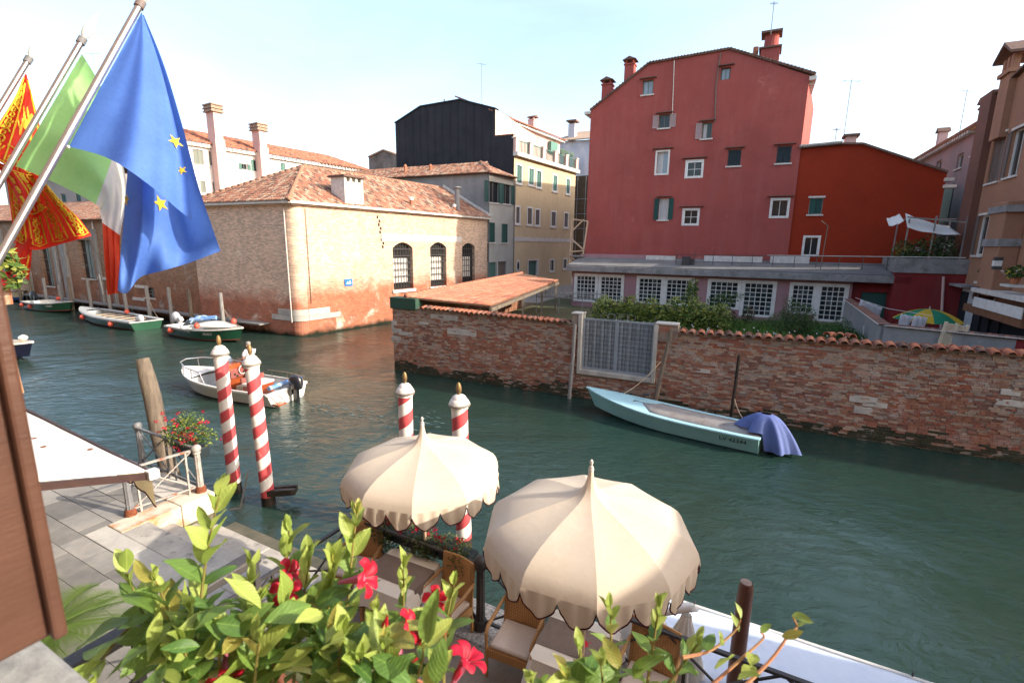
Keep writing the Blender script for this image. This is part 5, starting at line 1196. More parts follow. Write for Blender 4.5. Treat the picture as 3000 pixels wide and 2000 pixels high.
# the largest in the picture are the nearest ones, at the right of the photograph
uvis = FG.uz(3000, 1200)[0]
big_ = sorted([q for q in cand if q[0] < uvis-.1 and q[2] > .62 and q[1]-q[0] > .2], key=lambda q: -q[0])[:300]
bigs = set(id(q) for q in big_)
bme = [MB().box(-.5,.5,-.5,.5,-.5,.5).mesh('brick', mt) for mt in M['bricks']]
rest = MB()
def pick(u, z):
    n1 = math.sin(u*.9+z*2.1)+math.sin(u*.37-z*1.3+1)+math.sin(u*2.3+z*.7+4)*.6
    r = rdb.random()
    if z > 2.3 and r < .35: return rdb.choice((3,4,4))
    if n1 > .7: return rdb.choice((0,0,2,2,5,3))
    if n1 < -.8: return rdb.choice((3,4,5,2,1))
    return rdb.choice((0,0,1,2,3,5,3,4))
for q in cand:
    a, b_, z0_, z1_, pr_ = q; mi = pick(a, z0_)
    if z0_ < .30+.10*math.sin(a*1.7)+.06*math.sin(a*4.1)+.05+rdb.gauss(0,.07): mi = 6
    y0 = -.012-max(-.012, pr_)
    if id(q) in bigs:
        mi = min(mi, 5)
        inst('brick', bme[mi], gw, FG.M @ Matrix.Translation(((a+b_)/2, (y0+.05)/2, (z0_+z1_)/2)) @ Matrix.Rotation(rdb.gauss(0,.02), 4, 'Z') @ Matrix.Diagonal((b_-a, .05-y0, z1_-z0_, 1)))
    else:
        j = [rdb.uniform(-.006,.006) for _ in range(4)]
        rest.add([(a,y0+j[0],z0_),(b_,y0+j[1],z0_),(b_,y0+j[2],z1_),(a,y0+j[3],z1_),(a,.02,z0_),(b_,.02,z0_),(b_,.02,z1_),(a,.02,z1_)], [(0,1,2,3),(3,2,6,7),(0,4,5,1),(0,3,7,4),(1,5,6,2)], mi)
stuff(rest.build('bricks', M['bricks']+[M['mossbrick']], gw, FG.M, fix=False))
# pale stone inserts
for (x0, y0, x1, y1) in ((1148,940,1163,975),(1150,962,1176,972),(1262,922,1342,937),(1311,964,1396,982),(1148,985,1174,1003),(1228,943,1255,950),(2487,1160,2570,1180),(2525,1178,2600,1192),(2500,1192,2555,1212),(2915,1170,3000,1190),(1170,973,1210,983),(2040,1080,2080,1092),(2930,1140,2990,1158)):
    h = pxr(FG, x0, y0, x1, y1); k = MB(); k.box(h[0], h[1], -.025, .05, h[2], h[3]); k.build('stone_insert', M['istria'], gw, FG.M, bevel=.012)
# green flood board at the far end
h = pxr(FG, 1146, 872, 1222, 905); fb = MB(); fb.box(-.05, h[1], -.12, .4, h[2], h[3]); tag(fb.build('green_coping_board', pm('green_board', (0.02,0.075,0.05), (0.035,0.06,0.04), 3, .7, .4, 20), None, FG.M, bevel=.02), 'dark green board box capping the far left end of the garden wall', 'board')
# tile capping: barrel tiles laid across the wall
def captile(r, L):
    mb = MB(); n = 8
    for (y, rs) in ((-L/2, 1.0), (L/2, .85)):
        for j in range(n+1): a = math.pi*j/n; mb.v.append((-math.cos(a)*r*rs, y, math.sin(a)*r*rs))
        for j in range(n+1): a = math.pi*j/n; mb.v.append((-math.cos(a)*(r-.02)*rs, y, math.sin(a)*(r-.02)*rs))
    m_ = n+1
    for j in range(n):
        mb.f += [(j, j+1, 2*m_+j+1, 2*m_+j), (m_+j+1, m_+j, 3*m_+j, 3*m_+j+1), (j+1, j, m_+j, m_+j+1)]
    mb.m = [0]*len(mb.f); return mb
cms = [captile(.125, .34).mesh('capping_tile', mt, smooth='all') for mt in M['newtiles']+[M['tiles'][0], M['tiles'][3]]]
def capping(u0, u1, pitch, sc, rows=2):
    n = int((u1-u0)/pitch)
    for i in range(n):
        u = u0+(i+.5)*pitch; z = topz(u)
        for (y, dz, tl) in ((-.04, .035, 10), (.26, .035, -10))[:rows]:
            inst('capping_tile', cms[rdb.choice((0,0,1,2,3,3,4))], gw, FG.M @ Matrix.Translation((u+rdb.uniform(-.015,.015), y, z+dz+rdb.uniform(-.008,.008))) @ Matrix.Rotation(R(rdb.uniform(-4,4)), 4, 'Z') @ Matrix.Rotation(R(tl), 4, 'X') @ Matrix.Diagonal((sc,1,sc,1)))
capping(ux0+.1, gx0-.35, .235, .86); capping(gx1+.75, 31, .30, 1.02)
k = MB(); k.box(ux0, gx0-.3, -.1, .42, -.03, 0.0)
k = MB(); n = 30
for (a, b_) in ((ux0, gx0-.3), (gx1+.7, 31)):
    for i in range(n):
        p, q = a+(b_-a)*i/n, a+(b_-a)*(i+1)/n; k.add([(p,-.07,topz(p)-.02),(q,-.07,topz(q)-.02),(q,-.07,topz(q)+.04),(p,-.07,topz(p)+.04),(p,.4,topz(p)+.04),(q,.4,topz(q)+.04)], [(0,1,2,3),(3,2,5,4)])
k.build('capping_bed', M['mortar'], gw, FG.M)
# two broken tiles lying on the wall
p = FG.uz(2458, 1000, .3)
for i in range(3): inst('capping_tile', cms[i], gw, FG.M @ Matrix.Translation((p[0]-.25+i*.27, .45, topz(p[0])+.18)) @ Matrix.Rotation(R(30*i-40), 4, 'Z'))
# gate
gt = thing('water_gate', 'grey woven metal double gate in a white stone frame in the garden wall', 'gate', FG.M @ Matrix.Translation((gx0, 0, 0)))
fwd = .10
k = MB(); k.box(gx0-.04, gx0+fwd, -.1, .38, gsz-.16, gtz+.12); k.build('stone_jamb', M['istria'], gt, FG.M, bevel=.015)
k = MB(); k.box(gx1-fwd, gx1+.04, -.1, .38, gsz-.16, gtz-.04); k.build('stone_jamb', M['istria'], gt, FG.M, bevel=.015)
k = MB(); k.box(gx0+fwd, gx1-fwd, -.1, .38, gsz-.16, gsz+.02); k.build('stone_sill', M['istria'], gt, FG.M, bevel=.015)
M['gategrey'] = pm('galvanised_grey', (0.30,0.34,0.38), (0.24,0.27,0.30), 2, .55, .15, 40, .2)
M['gatedark'] = pm('gate_strip_grey', (0.19,0.21,0.225), (0.15,0.165,0.18), 2, .6, .15, 40, .15)
mid = gx0+(gx1-gx0)*.49
for (a, b_) in ((gx0+fwd+.02, mid-.005), (mid+.005, gx1-fwd-.02)):
    lf = MB(); t = .06
    lf.box(a, a+t, .08, .14, gsz+.05, gtz-.02); lf.box(b_-t, b_, .08, .14, gsz+.05, gtz-.02); lf.box(a+t, b_-t, .08, .14, gsz+.05, gsz+.11); lf.box(a+t, b_-t, .08, .14, gtz-.08, gtz-.02)
    lo_ = lf.build('gate_leaf', M['gategrey'], gt, FG.M)
    nv, nh = 8, 11; wv = (b_-a-2*t)/nv; hh = (gtz-gsz-.2)/nh
    for i in range(nv):
        s_ = MB(); x = a+t+(i+.5)*wv
        s_.grid(lambda p, q: (x+(p-.5)*wv*1.04, .114+.008*(i%2*2-1)+.006*math.sin(q*nh*math.pi+(i%2)*math.pi), gsz+.11+q*(gtz-gsz-.2)), 1, nh*4)
        s_.build('woven_strip', M['gatedark'], lo_, FG.M, smooth='all', solid=.006)
    for j in range(nh+1):
        s_ = MB(); z = gsz+.11+j*hh; s_.box(a+t, b_-t, .098, .110, z-.012, z+.012); s_.build('cross_strip', M['gategrey'], lo_, FG.M)
for u in (gx0+.12, mid, gx1-.12): k = MB(); k.tube([(u,.1,gtz-.1),(u,.1,gtz+.25)], .012, 5); k.build('spike', M['iron'], gt, FG.M)
k = MB()
for i in range(5):
    c = mid-.5+i*.25; k.tube([(c+.16*math.cos(a*.5), .12+.16*math.sin(a*.5)*.4, gtz+.12+.1*math.sin(a*.5)) for a in range(14)], .008, 4)
k.build('barbed_wire', M['greyiron'], gt, FG.M)
wbox(gw, 'gate_pier', FG, gx0-.30, gx0-.045, -.06, .38, topz(gx0-.2), gtz+.118, M['mortar'])
wbox(gw, 'gate_pier', FG, gx1+.045, gx1+.72, -.06, .38, topz(gx1+.3)-.35, gtz-.034, M['mortar'])
wbox(gw, 'pier_coping', FG, gx0-.34, gx0+.12, -.10, .42, gtz+.122, gtz+.18, M['istria'], .02)
wbox(gw, 'pier_coping', FG, gx1-.08, gx1+.72, -.10, .42, gtz-.03, gtz+.04, M['istria'], .02)
# mooring stakes by the wall
def stake(label, p0, p1, r, mt, grp, rr2=None):
    p0, p1 = V(p0), V(p1); t = thing('mooring_stake', label, 'mooring post', Matrix.Translation(p0), grp)
    d = p1-p0; n = 6; k = MB(); rs = random.Random(hash(label) % 999)
    k.tube([d*(i/n)+V((rs.uniform(-.01,.01), rs.uniform(-.01,.01), 0)) for i in range(n+1)], [r*(1.05-.18*i/n) for i in range(n+1)], 9); k.build('stake', mt, t, smooth=True)
    k = MB(); k.tube([d*.02, d*(.02+.5/max(d.length,.5))], r*1.09, 9); k.build('wet_foot', M['wet'], t); return t
def wp(x, y, off=-.25): u, z = FG.uz(x, y, off); return FG.w(u, off, z)
MS = 'mooring stakes by the garden wall'
a = pz(1669, 1160, -.6); stake('grey weathered stake leaning against the wall left of the gate', V((FG.w(FG.uz(1666,1150,-.3)[0],-.3).x, FG.w(FG.uz(1666,1150,-.3)[0],-.3).y, -.8)), wp(1686, 950, -.16), .075, M['greypile'], MS)
b0 = FG.w(FG.uz(1905,1170,-.45)[0], -.45, -.8); stake('pale split stake leaning right beside the gate', b0, wp(1968, 965, -.16), .08, M['pile'], MS)
b0 = FG.w(FG.uz(2140,1200,-.7)[0], -.8, -.8); stake('dark iron mooring post standing before the bare brick wall', b0, V((*FG.w(FG.uz(2166,1040,-.7)[0], -.75)[:2], FG.uz(2166,1040,-.7)[1])), .06, M['wet'], MS)
# ================================================================== tiled boat shed behind the wall
sh = thing('tiled_shed', 'long low shed with bright terracotta tile roof behind the garden wall', 'shed', FG.M)
NL, FLr, NR, FRr = pz(1190,872,3.5), pz(1532,802,3.5), pz(1437,897,3.28), pz(1636,823,3.28)
k = MB(); k.add([NL, NR, FRr, FLr], [(0,1,2,3)]); k.build('roof', M['roofbase'], sh, Matrix(), solid=.08)
tile_slope(sh, NR, FRr-NR, NL-NR, M['newtiles']+[M['tiles'][1]], None, pitch=.25, course=.40, indiv=300, r=.11, seed=31)
k = MB(); n = 40
for i in range(n): a = NL+(FLr-NL)*(i/n); b_ = NL+(FLr-NL)*((i+1.1)/n); k.tube([a+V((0,0,.08)), b_+V((0,0,.06))], [.14,.12], 7)
stuff(k.build('ridge_tiles', M['newtiles'][1], sh, Matrix(), smooth='all'))
for t in (.05, .35, .65, .95):
    p = NR+(FRr-NR)*t; k = MB(); k.bar((p.x,p.y,.9),(p.x,p.y,3.2), .14, .14, (0,1,0)); k.build('post', M['pile'], sh, Matrix())
k = MB(); k.bar(NR-V((0,0,.16)), FRr-V((0,0,.16)), .12, .16); k.build('eaves_beam', M['pile'], sh, Matrix())
k = MB(); k.prism([(NL.x,NL.y,.5),(FLr.x,FLr.y,.5),(FLr.x+.1,FLr.y-.1,.5),(NL.x+.1,NL.y-.1,.5)], (0,0,2.9)); k.build('back_wall', M['brickO'], sh, Matrix())
# low picket rail in the garden
pf = thing('garden_picket_rail', 'low pale picket rail lying in the garden left of the hedge', 'fence', Matrix.Translation(pz(1570, 880, 2.0)))
a, b_ = pz(1572, 868, 2.3), pz(1775, 876, 2.3)
for dz in (0, .32): k = MB(); k.bar(a+V((0,0,dz)), b_+V((0,0,dz)), .1, .07); k.build('rail', M['greypile'], pf, Matrix())
for i in range(16): p = a+(b_-a)*(i/15); k = MB(); k.bar(p-V((0,0,1.2 if i % 5 == 0 else .1)), p+V((0,0,.55)), .05, .05, (0,1,0)); k.build('picket', M['greypile'], pf, Matrix())
# hedge and shrubs
rd = random.Random(77)
def bush(name, label, cat, c, blobs, n, size, mats, group=None):
    t = thing(name, label, cat, Matrix.Translation(c), group)
    leafmass(rd, blobs, n, size, len(mats)).build('foliage', mats, t, fix=False)
    k = MB()
    for i in range(5): b = rd.choice(blobs)[0]; k.tube([(b[0]*.6,b[1]*.6,0),(b[0]*.9,b[1]*.9,b[2]*.5),b[0:3]], [.05,.035,.015], 5)
    k.build('stems', M['pile'], t); return t
hc = pz(1930, 960, GRZ); hd = V((math.cos(R(-22)), math.sin(R(-22)), 0))
hc = py_(1920, 905, 27.0); hc.z = GRZ
hb = []
for i in range(26):
    s = -3.1+i*.26; hh = .86+.12*math.sin(i*1.3)+.10*math.sin(i*2.9)
    hb.append(((hd.x*s, hd.y*s, hh*1.02+.1), .55, .6, hh))
bush('garden_hedge', 'long leafy yellow-green hedge growing along the middle of the garden', 'hedge', hc, hb, 9500, .10, [M['leafM'],M['leafY'],M['leafY'],M['leafY'],M['leafD']])
c = py_(2020, 905, 28.5); c.z = GRZ
bush('upright_shrub', 'upright leafy shrub rising from the hedge before the gridded windows', 'shrub', c, [((0,0,1.6),.45,.45,1.2),((.1,0,2.4),.35,.35,.7)], 1100, .08, [M['leafM'],M['leafY'],M['leafD']])
c = py_(2110, 905, 29.5); c.z = GRZ
bush('climbing_shrub', 'thin climbing shrub before the third pair of gridded windows', 'shrub', c, [((0,0,1.5),.9,.4,.6),((.6,0,1.9),.8,.3,.35)], 650, .075, [M['leafD'],M['leafM']])
c = py_(2190, 940, 26.5); c.z = GRZ
bush('red_brown_shrub', 'small red-brown rose bush in the right half of the garden', 'shrub', c, [((0,0,1.2),.35,.3,.5),((-.8,.2,1.0),.35,.3,.4)], 500, .07, [M['leafD'], pm('red_brown_leaf', (0.11,0.05,0.03), (0.08,0.06,0.03), 3, .6, 0)])
c = py_(2320, 945, 25.5); c.z = GRZ
bush('feathery_shrub', 'large feathery grey-green shrub before the rightmost gridded windows', 'shrub', c, [((0,0,.9),1.3,.9,.8),((.3,0,1.4),.9,.6,.7),((-.2,.2,1.9),.35,.35,.5)], 3800, .055, [M['leafG'],M['leafM'],M['leafD']])
c = py_(2440, 965, 23.0); c.z = GRZ
bush('dark_shrub', 'low dark green shrub beside the courtyard wall', 'shrub', c, [((0,0,.7),1.1,.8,.7),((.6,.3,.9),.6,.6,.7)], 2000, .06, [M['leafD'],M['leafD'],M['leafM']])
# rough grass
k = MB()
for i in range(30000):
    u, v = rd.uniform(6.5, 23), rd.uniform(.5, 15)
    if u < 9.5 and v > 5 and rd.random() < .6: continue
    p = FG.w(u, v, GRZ); h = rd.uniform(.35, .85)*(1+.3*math.sin(u*1.3+v*.7)); a = rd.uniform(0, 6.28); w = rd.uniform(.012, .03)
    t = V((math.cos(a), math.sin(a), 0)); ln = V((rd.gauss(0,.18), rd.gauss(0,.18), 0))
    k.add([p-t*w, p+t*w, p+ln*.4+t*w*.7+V((0,0,h*.6)), p+ln+V((0,0,h)), p+ln*.4-t*w*.7+V((0,0,h*.6))], [(0,1,2,3,4)], rd.choice((0,0,1,2)))
o = k.build('tall_grass', [leafmat('grass_green', (0.085,0.19,0.03), (0.12,0.24,0.045)), leafmat('grass_light', (0.16,0.27,0.06), (0.20,0.29,0.08)), M['leafD']], fix=False)
tag(o, 'tall rough grass filling the walled garden', 'grass', kind='stuff')
k = MB()
for i in range(500):
    u, v = rd.uniform(8, 22), rd.uniform(.6, 8); p = FG.w(u, v, GRZ+rd.uniform(.6, 1.05)); s = .035
    k.add([p+V((s,0,0)), p+V((0,s,s)), p-V((s,0,0)), p-V((0,s,s))], [(0,1,2,3)], 0)
tag(k.build('wild_flowers', [M['petW']], fix=False), 'tiny white wild flowers among the garden grass', 'flowers', kind='stuff')
# grey piles standing in the water before the long brick house and warehouse
PG = 'grey mooring piles along the warehouse'
names = ['leftmost', 'second', 'third', 'fourth', 'fifth', 'sixth', 'seventh', 'eighth', 'ninth', 'tenth', 'eleventh', 'twelfth']
pl = [(55,780,862,'d'),(92,792,880,'d'),(138,815,905,'g'),(180,835,905,'g'),(210,812,905,'d'),(262,815,885,'g'),(318,850,893,'g'),(366,855,900,'g'),(434,838,910,'g'),(498,842,915,'g'),(557,848,925,'t'),(650,858,935,'g')]
for i, (px_, yt, yb, kd) in enumerate(pl):
    u_, _ = FL.uz(px_+4, yb, -1.1); zt = FL.uz(px_, yt, -1.1)[1]
    stake('%s grey mooring pile from the left in the row before the brick houses' % names[i] if i else 'leftmost grey mooring pile in the row before the brick houses', FL.w(u_, -1.1, -.8), FL.w(u_-.02, -1.1, zt), .13, {'d': M['pile'], 'g': M['greypile'], 't': M['pile']}[kd], PG)
jt = thing('wooden_boardwalk', 'narrow weathered boardwalk fixed to the brick walls behind the moored boats', 'boardwalk', FL.M)
k = MB(); k.box(-34, 7.2, -.75, -.02, .62, .72); k.build('deck', M['greypile'], jt, FL.M)
for i in range(16): uu = -33+i*2.55; k = MB(); k.bar((uu,-.7,-.6),(uu,-.7,.62), .16, .16, (0,1,0)); k.build('support', M['wet'], jt, FL.M)
for (x0, x1, y0, y1, lbl) in ((60, 92, 815, 850, 'pale slatted fence panel standing on the far left boardwalk'),):
    a = FL.uz(x0, y1, -.3); b_ = FL.uz(x1, y1, -.3); zt = FL.uz(x0, y0, -.3)[1]; t = thing('slatted_panel', lbl, 'fence', FL.M @ Matrix.Translation((a[0], -.3, .72)))
    n = 9
    for i in range(n): uu = a[0]+(b_[0]-a[0])*i/(n-1); k = MB(); k.box(uu-.05, uu+.05, -.32, -.29, .72, zt); k.build('slat', M['timber'], t, FL.M)
    for z_ in (1.0, zt-.2): k = MB(); k.box(a[0], b_[0], -.29, -.25, z_, z_+.08); k.build('rail', M['timber'], t, FL.M)

# ================================================================== near bank ironwork
def stanchion(label, x, y, mt, mt2, group, h=1.0, z=.9):
    t = thing('railing_post', label, 'railing post', QM @ Matrix.Translation((x, y, z)), group)
    # fluted column: alternating radii
    n = 16; k = MB()
    prof = [(.085,0.05),(.07,.10),(.062,.16),(.058,.5),(.056,h-.16)]
    vs = []; 
    for (r, zz) in prof:
        for j in range(n): a = 2*math.pi*j/n; q = r*(1.0 if j % 2 else .86); vs.append((q*math.cos(a), q*math.sin(a), zz))
    fs = [(i*n+j, i*n+(j+1) % n, (i+1)*n+(j+1) % n, (i+1)*n+j) for i in range(len(prof)-1) for j in range(n)]
    k.add(vs, fs); k.build('shaft', mt, t)
    k = MB(); k.lathe([(.10,0),(.105,.03),(.09,.06),(.095,.10),(.078,.13)], 14); k.build('base', mt2, t, smooth=True)
    k = MB(); k.lathe([(.058,h-.17),(.075,h-.15),(.066,h-.12),(.085,h-.09),(.092,h-.05),(.088,h-.02),(.06,h+.015),(.0,h+.03)], 14, cap=False); k.build('cap', mt, t, smooth=True)
    return t
SG = 'cast iron railing posts'
stanchion('rust-footed pale iron railing post on the quay corner', -.25, -.10, M['whiteiron'], M['rust'], SG)
stanchion('grey iron railing post farthest along the quay edge', -2.63, -.02, M['greyiron'], M['greyiron'], SG)
stanchion('grey iron railing post with rusty foot under the awning corner', -.5, -1.25, M['greyiron'], M['rust'], SG)
stanchion('dark iron terrace post between the two cream umbrellas', 6.70, -.44, M['iron'], M['iron'], SG, 1.05)
def railing(label, p, q, mt, cross=1, h=.92, low=.12, name='railing', posts=()):
    """flat-bar panel between two local quay points with saltire braces"""
    p, q = V((*p, .9)), V((*q, .9)); t = thing(name, label, 'railing', QM @ Matrix.Translation(p))
    Wm = QM; U = V((0,0,1))
    k = MB(); k.bar(p+U*h, q+U*h, .05, .035); k.build('top_rail', mt, t, Wm)
    k = MB(); k.bar(p+U*low, q+U*low, .04, .03); k.build('bottom_rail', mt, t, Wm)
    for i in range(cross):
        a, b_ = p+(q-p)*(i/cross), p+(q-p)*((i+1)/cross)
        k = MB(); k.bar(a+U*low, b_+U*h, .022, .022); k.bar(b_+U*low+V((.003,.003,0)), a+U*h+V((.003,.003,0)), .022, .022); k.build('cross_brace', mt, t, Wm)
    for s in posts:
        a = p+(q-p)*s; k = MB(); k.bar(a, a+U*h, .035, .035, (0,1,0)); k.build('baluster', mt, t, Wm)
    return t
railing('white peeling iron rail running back from the quay corner post', (-.30,-.16), (-.47,-1.2), M['whiteiron'], 1, posts=(.12,.9))
railing('grey iron rail along the quay edge beneath the flower box', (-2.55,-.06), (-.33,-.08), M['greyiron'], 2, posts=(.5,.62))
railing('thin dark rail along the canal side of the terrace', (4.49,-.44), (6.64,-.44), M['iron'], 2, .95, posts=(.02,.5))
railing('thin dark rail returning at the steps end of the terrace', (4.45,-.5), (4.45,-3.2), M['iron'], 2, .95, posts=(.5,.98))
railing('thin dark rail along the terrace right of the iron post', (6.78,-.44), (12.5,-.44), M['iron'], 5, .95, posts=(.09,.30,.44,.56,.8))
k = MB(); k.bar((.45,.25,.55),(.60,.40,1.35), .03, .03); k.bar((.45,.25,.55),(.3,.1,.55), .03, .03); tag(k.build('boat_hook_bracket', M['iron'], None, QM), 'dark iron bracket standing off the quay corner over the water', 'bracket')
# leaning wooden pile
a = pz(520, 1420, .3); tp = py_(418, 1050, a.y+.25)
t = thing('leaning_pile', 'thick weathered grey-brown wooden pile leaning at the quay edge', 'mooring post', Matrix.Translation((a.x, a.y, -1)))
d = V((tp.x-a.x, tp.y-a.y, tp.z+1)); k = MB(); n = 10; rs = random.Random(4)
k.tube([d*(i/n)+V((rs.uniform(-.015,.015), rs.uniform(-.015,.015), 0)) for i in range(n+1)], [.20,.20,.195,.19,.185,.185,.18,.178,.175,.165,.13], 14); k.build('trunk', M['pile'], t, smooth=True)
k = MB(); k.tube([d*.22, d*.36], .205, 14); k.build('wet_foot', M['wet'], t)
# flower box on the quay rail
fbx = thing('flower_box', 'dark flower box of red flowers hung on the quay railing', 'flower box', QM @ Matrix.Translation((-.95, .12, 1.62)))
k = MB(); k.box(-.42,.55,-.13,.13,-.1,.14); k.build('box', M['blackgreen'], fbx, bevel=.02)
leafmass(rd, [((0,0,.35),.6,.35,.32),((.1,.05,.6),.35,.25,.25),((-.3,-.05,.25),.3,.3,.25),((.55,.1,.35),.25,.2,.2)], 1500, .035, 3).build('foliage', [M['leafM'],M['leafD'],M['leafY']], fbx, fix=False)
for i in range(46):
    a = rd.uniform(0, 6.28); p = V((rd.gauss(.05,.36), rd.gauss(-.03,.2), rd.uniform(.1,.75))); k = leafmass(rd, [(p,.045,.045,.04)], 9, .032, 1); k.build('blossom', [M['petR']], fbx, fix=False)
# ================================================================== striped poles
def striped_pole(label, x, y, ztop, r, tilt, turns, phase, foot=1.0):
    t = thing('striped_mooring_pole', label, 'mooring pole', Matrix.Translation((x, y, 0)) @ Matrix.Rotation(R(tilt[0]), 4, 'Y') @ Matrix.Rotation(R(tilt[1]), 4, 'X'), 'red and white striped mooring poles')
    z0, z1 = foot-.5, ztop
    n = 24; L = z1-z0; rows = int(L/.03)
    for (nm, par, mt) in (('red_stripes', 0, M['red_stripe']), ('white_stripes', 1, M['white_stripe'])):
        k = MB()
        # helical bands: split each ring by angle
        H = .52                                  # pitch of one red+white pair
        m = 28
        nb_ = int(L/H)+3
        for b in range(-2, nb_):
            za = z0 + b*H + par*H/2 + phase; zb = za + H/2
            vs = []; fs = []
            for j in range(m+1):
                a = 2*math.pi*j/m; sh_ = H*j/m*1.0
                lo_, hi_ = za+sh_, zb+sh_
                lo_, hi_ = max(z0, min(z1, lo_)), max(z0, min(z1, hi_))
                vs += [(r*math.cos(a), r*math.sin(a), lo_), (r*math.cos(a), r*math.sin(a), hi_)]
            for j in range(m):
                if vs[2*j][2] < vs[2*j+1][2]-1e-5 or vs[2*j+2][2] < vs[2*j+3][2]-1e-5: fs.append((2*j, 2*j+2, 2*j+3, 2*j+1))
            k.add(vs, fs)
        k.build(nm, mt, t, smooth='all', fix=False)
    k = MB(); k.tube([(0,0,-1.5),(0,0,z0+.01)], r*1.04, 16); k.build('wet_foot', M['wet'], t, smooth=True)
    c_ = lambda q: [(r*f, z1+h*.70) for (f, h) in q]
    k = MB(); k.lathe(c_([(1,0),(1.08,.005),(1.1,.05),(1.08,.07)]), 24); k.build('collar', M['capwhite'], t, smooth=True)
    k = MB(); k.lathe(c_([(1.1,.07),(1.34,.09),(1.38,.13),(1.28,.155)]), 24); k.build('cap_rim', M['capgrey'], t, smooth=True)
    k = MB(); k.lathe(c_([(1.28,.155),(1.2,.20),(1.0,.27),(.90,.285),(.84,.33),(.58,.38),(.3,.40)]), 24); k.build('cap_dome', M['capwhite'], t, smooth=True)
    k = MB(); k.lathe(c_([(.26,.39),(.2,.42),(.33,.48),(.36,.56),(.29,.65),(.18,.71),(0,.74)]), 14, cap=False); k.build('finial', M['bronze'], t, smooth=True)
    return t
def pole_at(label, wx, wy, px_top, py_top, r, turns, phase, foot):
    b = V((wx, wy, 0)); tp = py_(px_top, py_top, wy); dx = tp.x-wx
    tilt = math.degrees(math.atan2(dx, tp.z)); striped_pole(label, wx, wy, math.hypot(tp.z, dx), r, (tilt, 0), turns, phase, foot)
a = pz(690, 1440, 0); pole_at('leftmost red and white striped pole with gilt finial before the white motorboat', a.x, a.y, 646, 1046, .145, 5, .15, .75)
b_ = pz(788, 1475, 0); pole_at('second striped pole from the left with a wooden foot bracket at its base', b_.x, b_.y, 738, 1076, .145, 5, .05, .7)
k = MB(); k.box(-.02,.62,-.14,.14,.46,.56); k.box(-.02,.62,-.14,-.05,.562,.60); k.box(-.02,.62,.05,.14,.562,.60); tag(k.build('pole_foot_bracket', M['wet'], None, at(b_.x, b_.y, -.22, 10)), 'black wooden bracket step at the foot of the second striped pole', 'bracket')
pole_at('striped pole behind the left cream umbrella', *QM.to_3x3().to_4x4().translation[:0], *(FQ.w(4.05, 2.3)[:2]), 1187, 1152, .145, 5, .35, .7) if False else None
c = pz(1360, 1600, 0); pole_at('striped pole between the two cream umbrellas', c.x, c.y, 1346, 1196, .155, 5, .42, .7)
c2 = FQ.w(3.55, 2.45); c2 = V((py_(1190, 1300, c.y+.75).x, c.y+.75, 0)); pole_at('striped pole rising behind the left cream umbrella', c2.x, c2.y, 1187, 1160, .145, 5, .12, .7)
# ================================================================== cream garden umbrellas
def parasol(label, x, y, zf, za, Rr, rot, group='cream pagoda umbrellas on the terrace'):
    t = thing('garden_umbrella', label, 'umbrella', QM @ Matrix.Translation((x, y, zf)) @ Matrix.Rotation(R(rot), 4, 'Z'), group)
    za -= zf; N = 10
    prof = [(.020,0),(.027,-.06),(.038,-.12),(.056,-.175),(.088,-.225),(.14,-.265),(.22,-.295),(.34,-.325),(.48,-.36),(.62,-.40),(.75,-.445),(.86,-.50),(.94,-.56),(.98,-.615),(1.0,-.68)]
    nsg = 10
    def pt(s, i, ga):
        r, dz = prof[i]; r *= Rr
        q = max(0, (prof[i][0]-.12)/.88); a0, a1 = ga, ga+2*math.pi/N; z2 = za+dz*1.04
        # flat chord between two ribs, sagging slightly
        p = V((math.cos(a0)*(1-s)+math.cos(a1)*s, math.sin(a0)*(1-s)+math.sin(a1)*s, 0))*r
        m = math.sin(math.pi*s)
        return V((p.x, p.y, z2-.030*q*m*(1.15-q)))
    zr = za+prof[-1][1]*1.04
    for g in range(N):
        ga = 2*math.pi*g/N
        k = MB(); k.grid(lambda s, tt: pt(s, min(len(prof)-1, int(round(tt*(len(prof)-1)))), ga), nsg, len(prof)-1)
        # valance: two rounded lobes per gore
        M_ = 24
        def vd(s): return .05+.19*abs(math.sin(2*math.pi*s))**.6
        vs = []; fs = []
        for i in range(M_+1):
            s = i/M_; b0 = pt(s, len(prof)-1, ga); fl = 1.0+.012*math.sin(s*9*math.pi+g)
            vs.append(b0); vs.append(V((b0.x*(1.004*fl), b0.y*(1.004*fl), b0.z-vd(s)*.5))); vs.append(V((b0.x*(.995*fl), b0.y*(.995*fl), b0.z-vd(s))))
        for i in range(M_):
            for j in range(2): fs.append((3*i+j, 3*i+3+j, 3*i+4+j, 3*i+1+j))
        k.add(vs, fs); po_ = k.build('canopy_panel', M['canvas'], t, smooth='all', fix=False)
        e = MB(); e.tube([V(vs[3*i+2]) for i in range(M_+1)], .0078, 5, cap=False); e.build('piping', M['piping'], po_, smooth='all')
        rb = MB(); rb.tube([(0,0,za-.42), pt(0, 8, ga)-V((0,0,.03)), pt(0, len(prof)-2, ga)-V((0,0,.03))], .010, 5); rb.build('rib', M['timber'], t)
    k = MB(); k.tube([(0,0,0),(0,0,za+.02)], .024, 10); k.build('pole', M['timber'], t, smooth=True)
    k = MB(); k.lathe([(.026,za-.03),(.029,za+.0),(.018,za+.025),(.012,za+.035),(.015,za+.05),(.019,za+.07),(.012,za+.09),(.0,za+.10)], 12, cap=False); k.build('finial', M['sillstone'], t, smooth=True)
    return t
P0 = lambda wx, wy: (FQ.I @ V((wx, wy, 0)))
q = P0(-1.20, 6.27); zu1 = py_(1229, 1240, 6.27).z; parasol('cream scalloped umbrella farther left over the table beside the flower rail', q.x, q.y, .9, zu1, 1.08, 13)
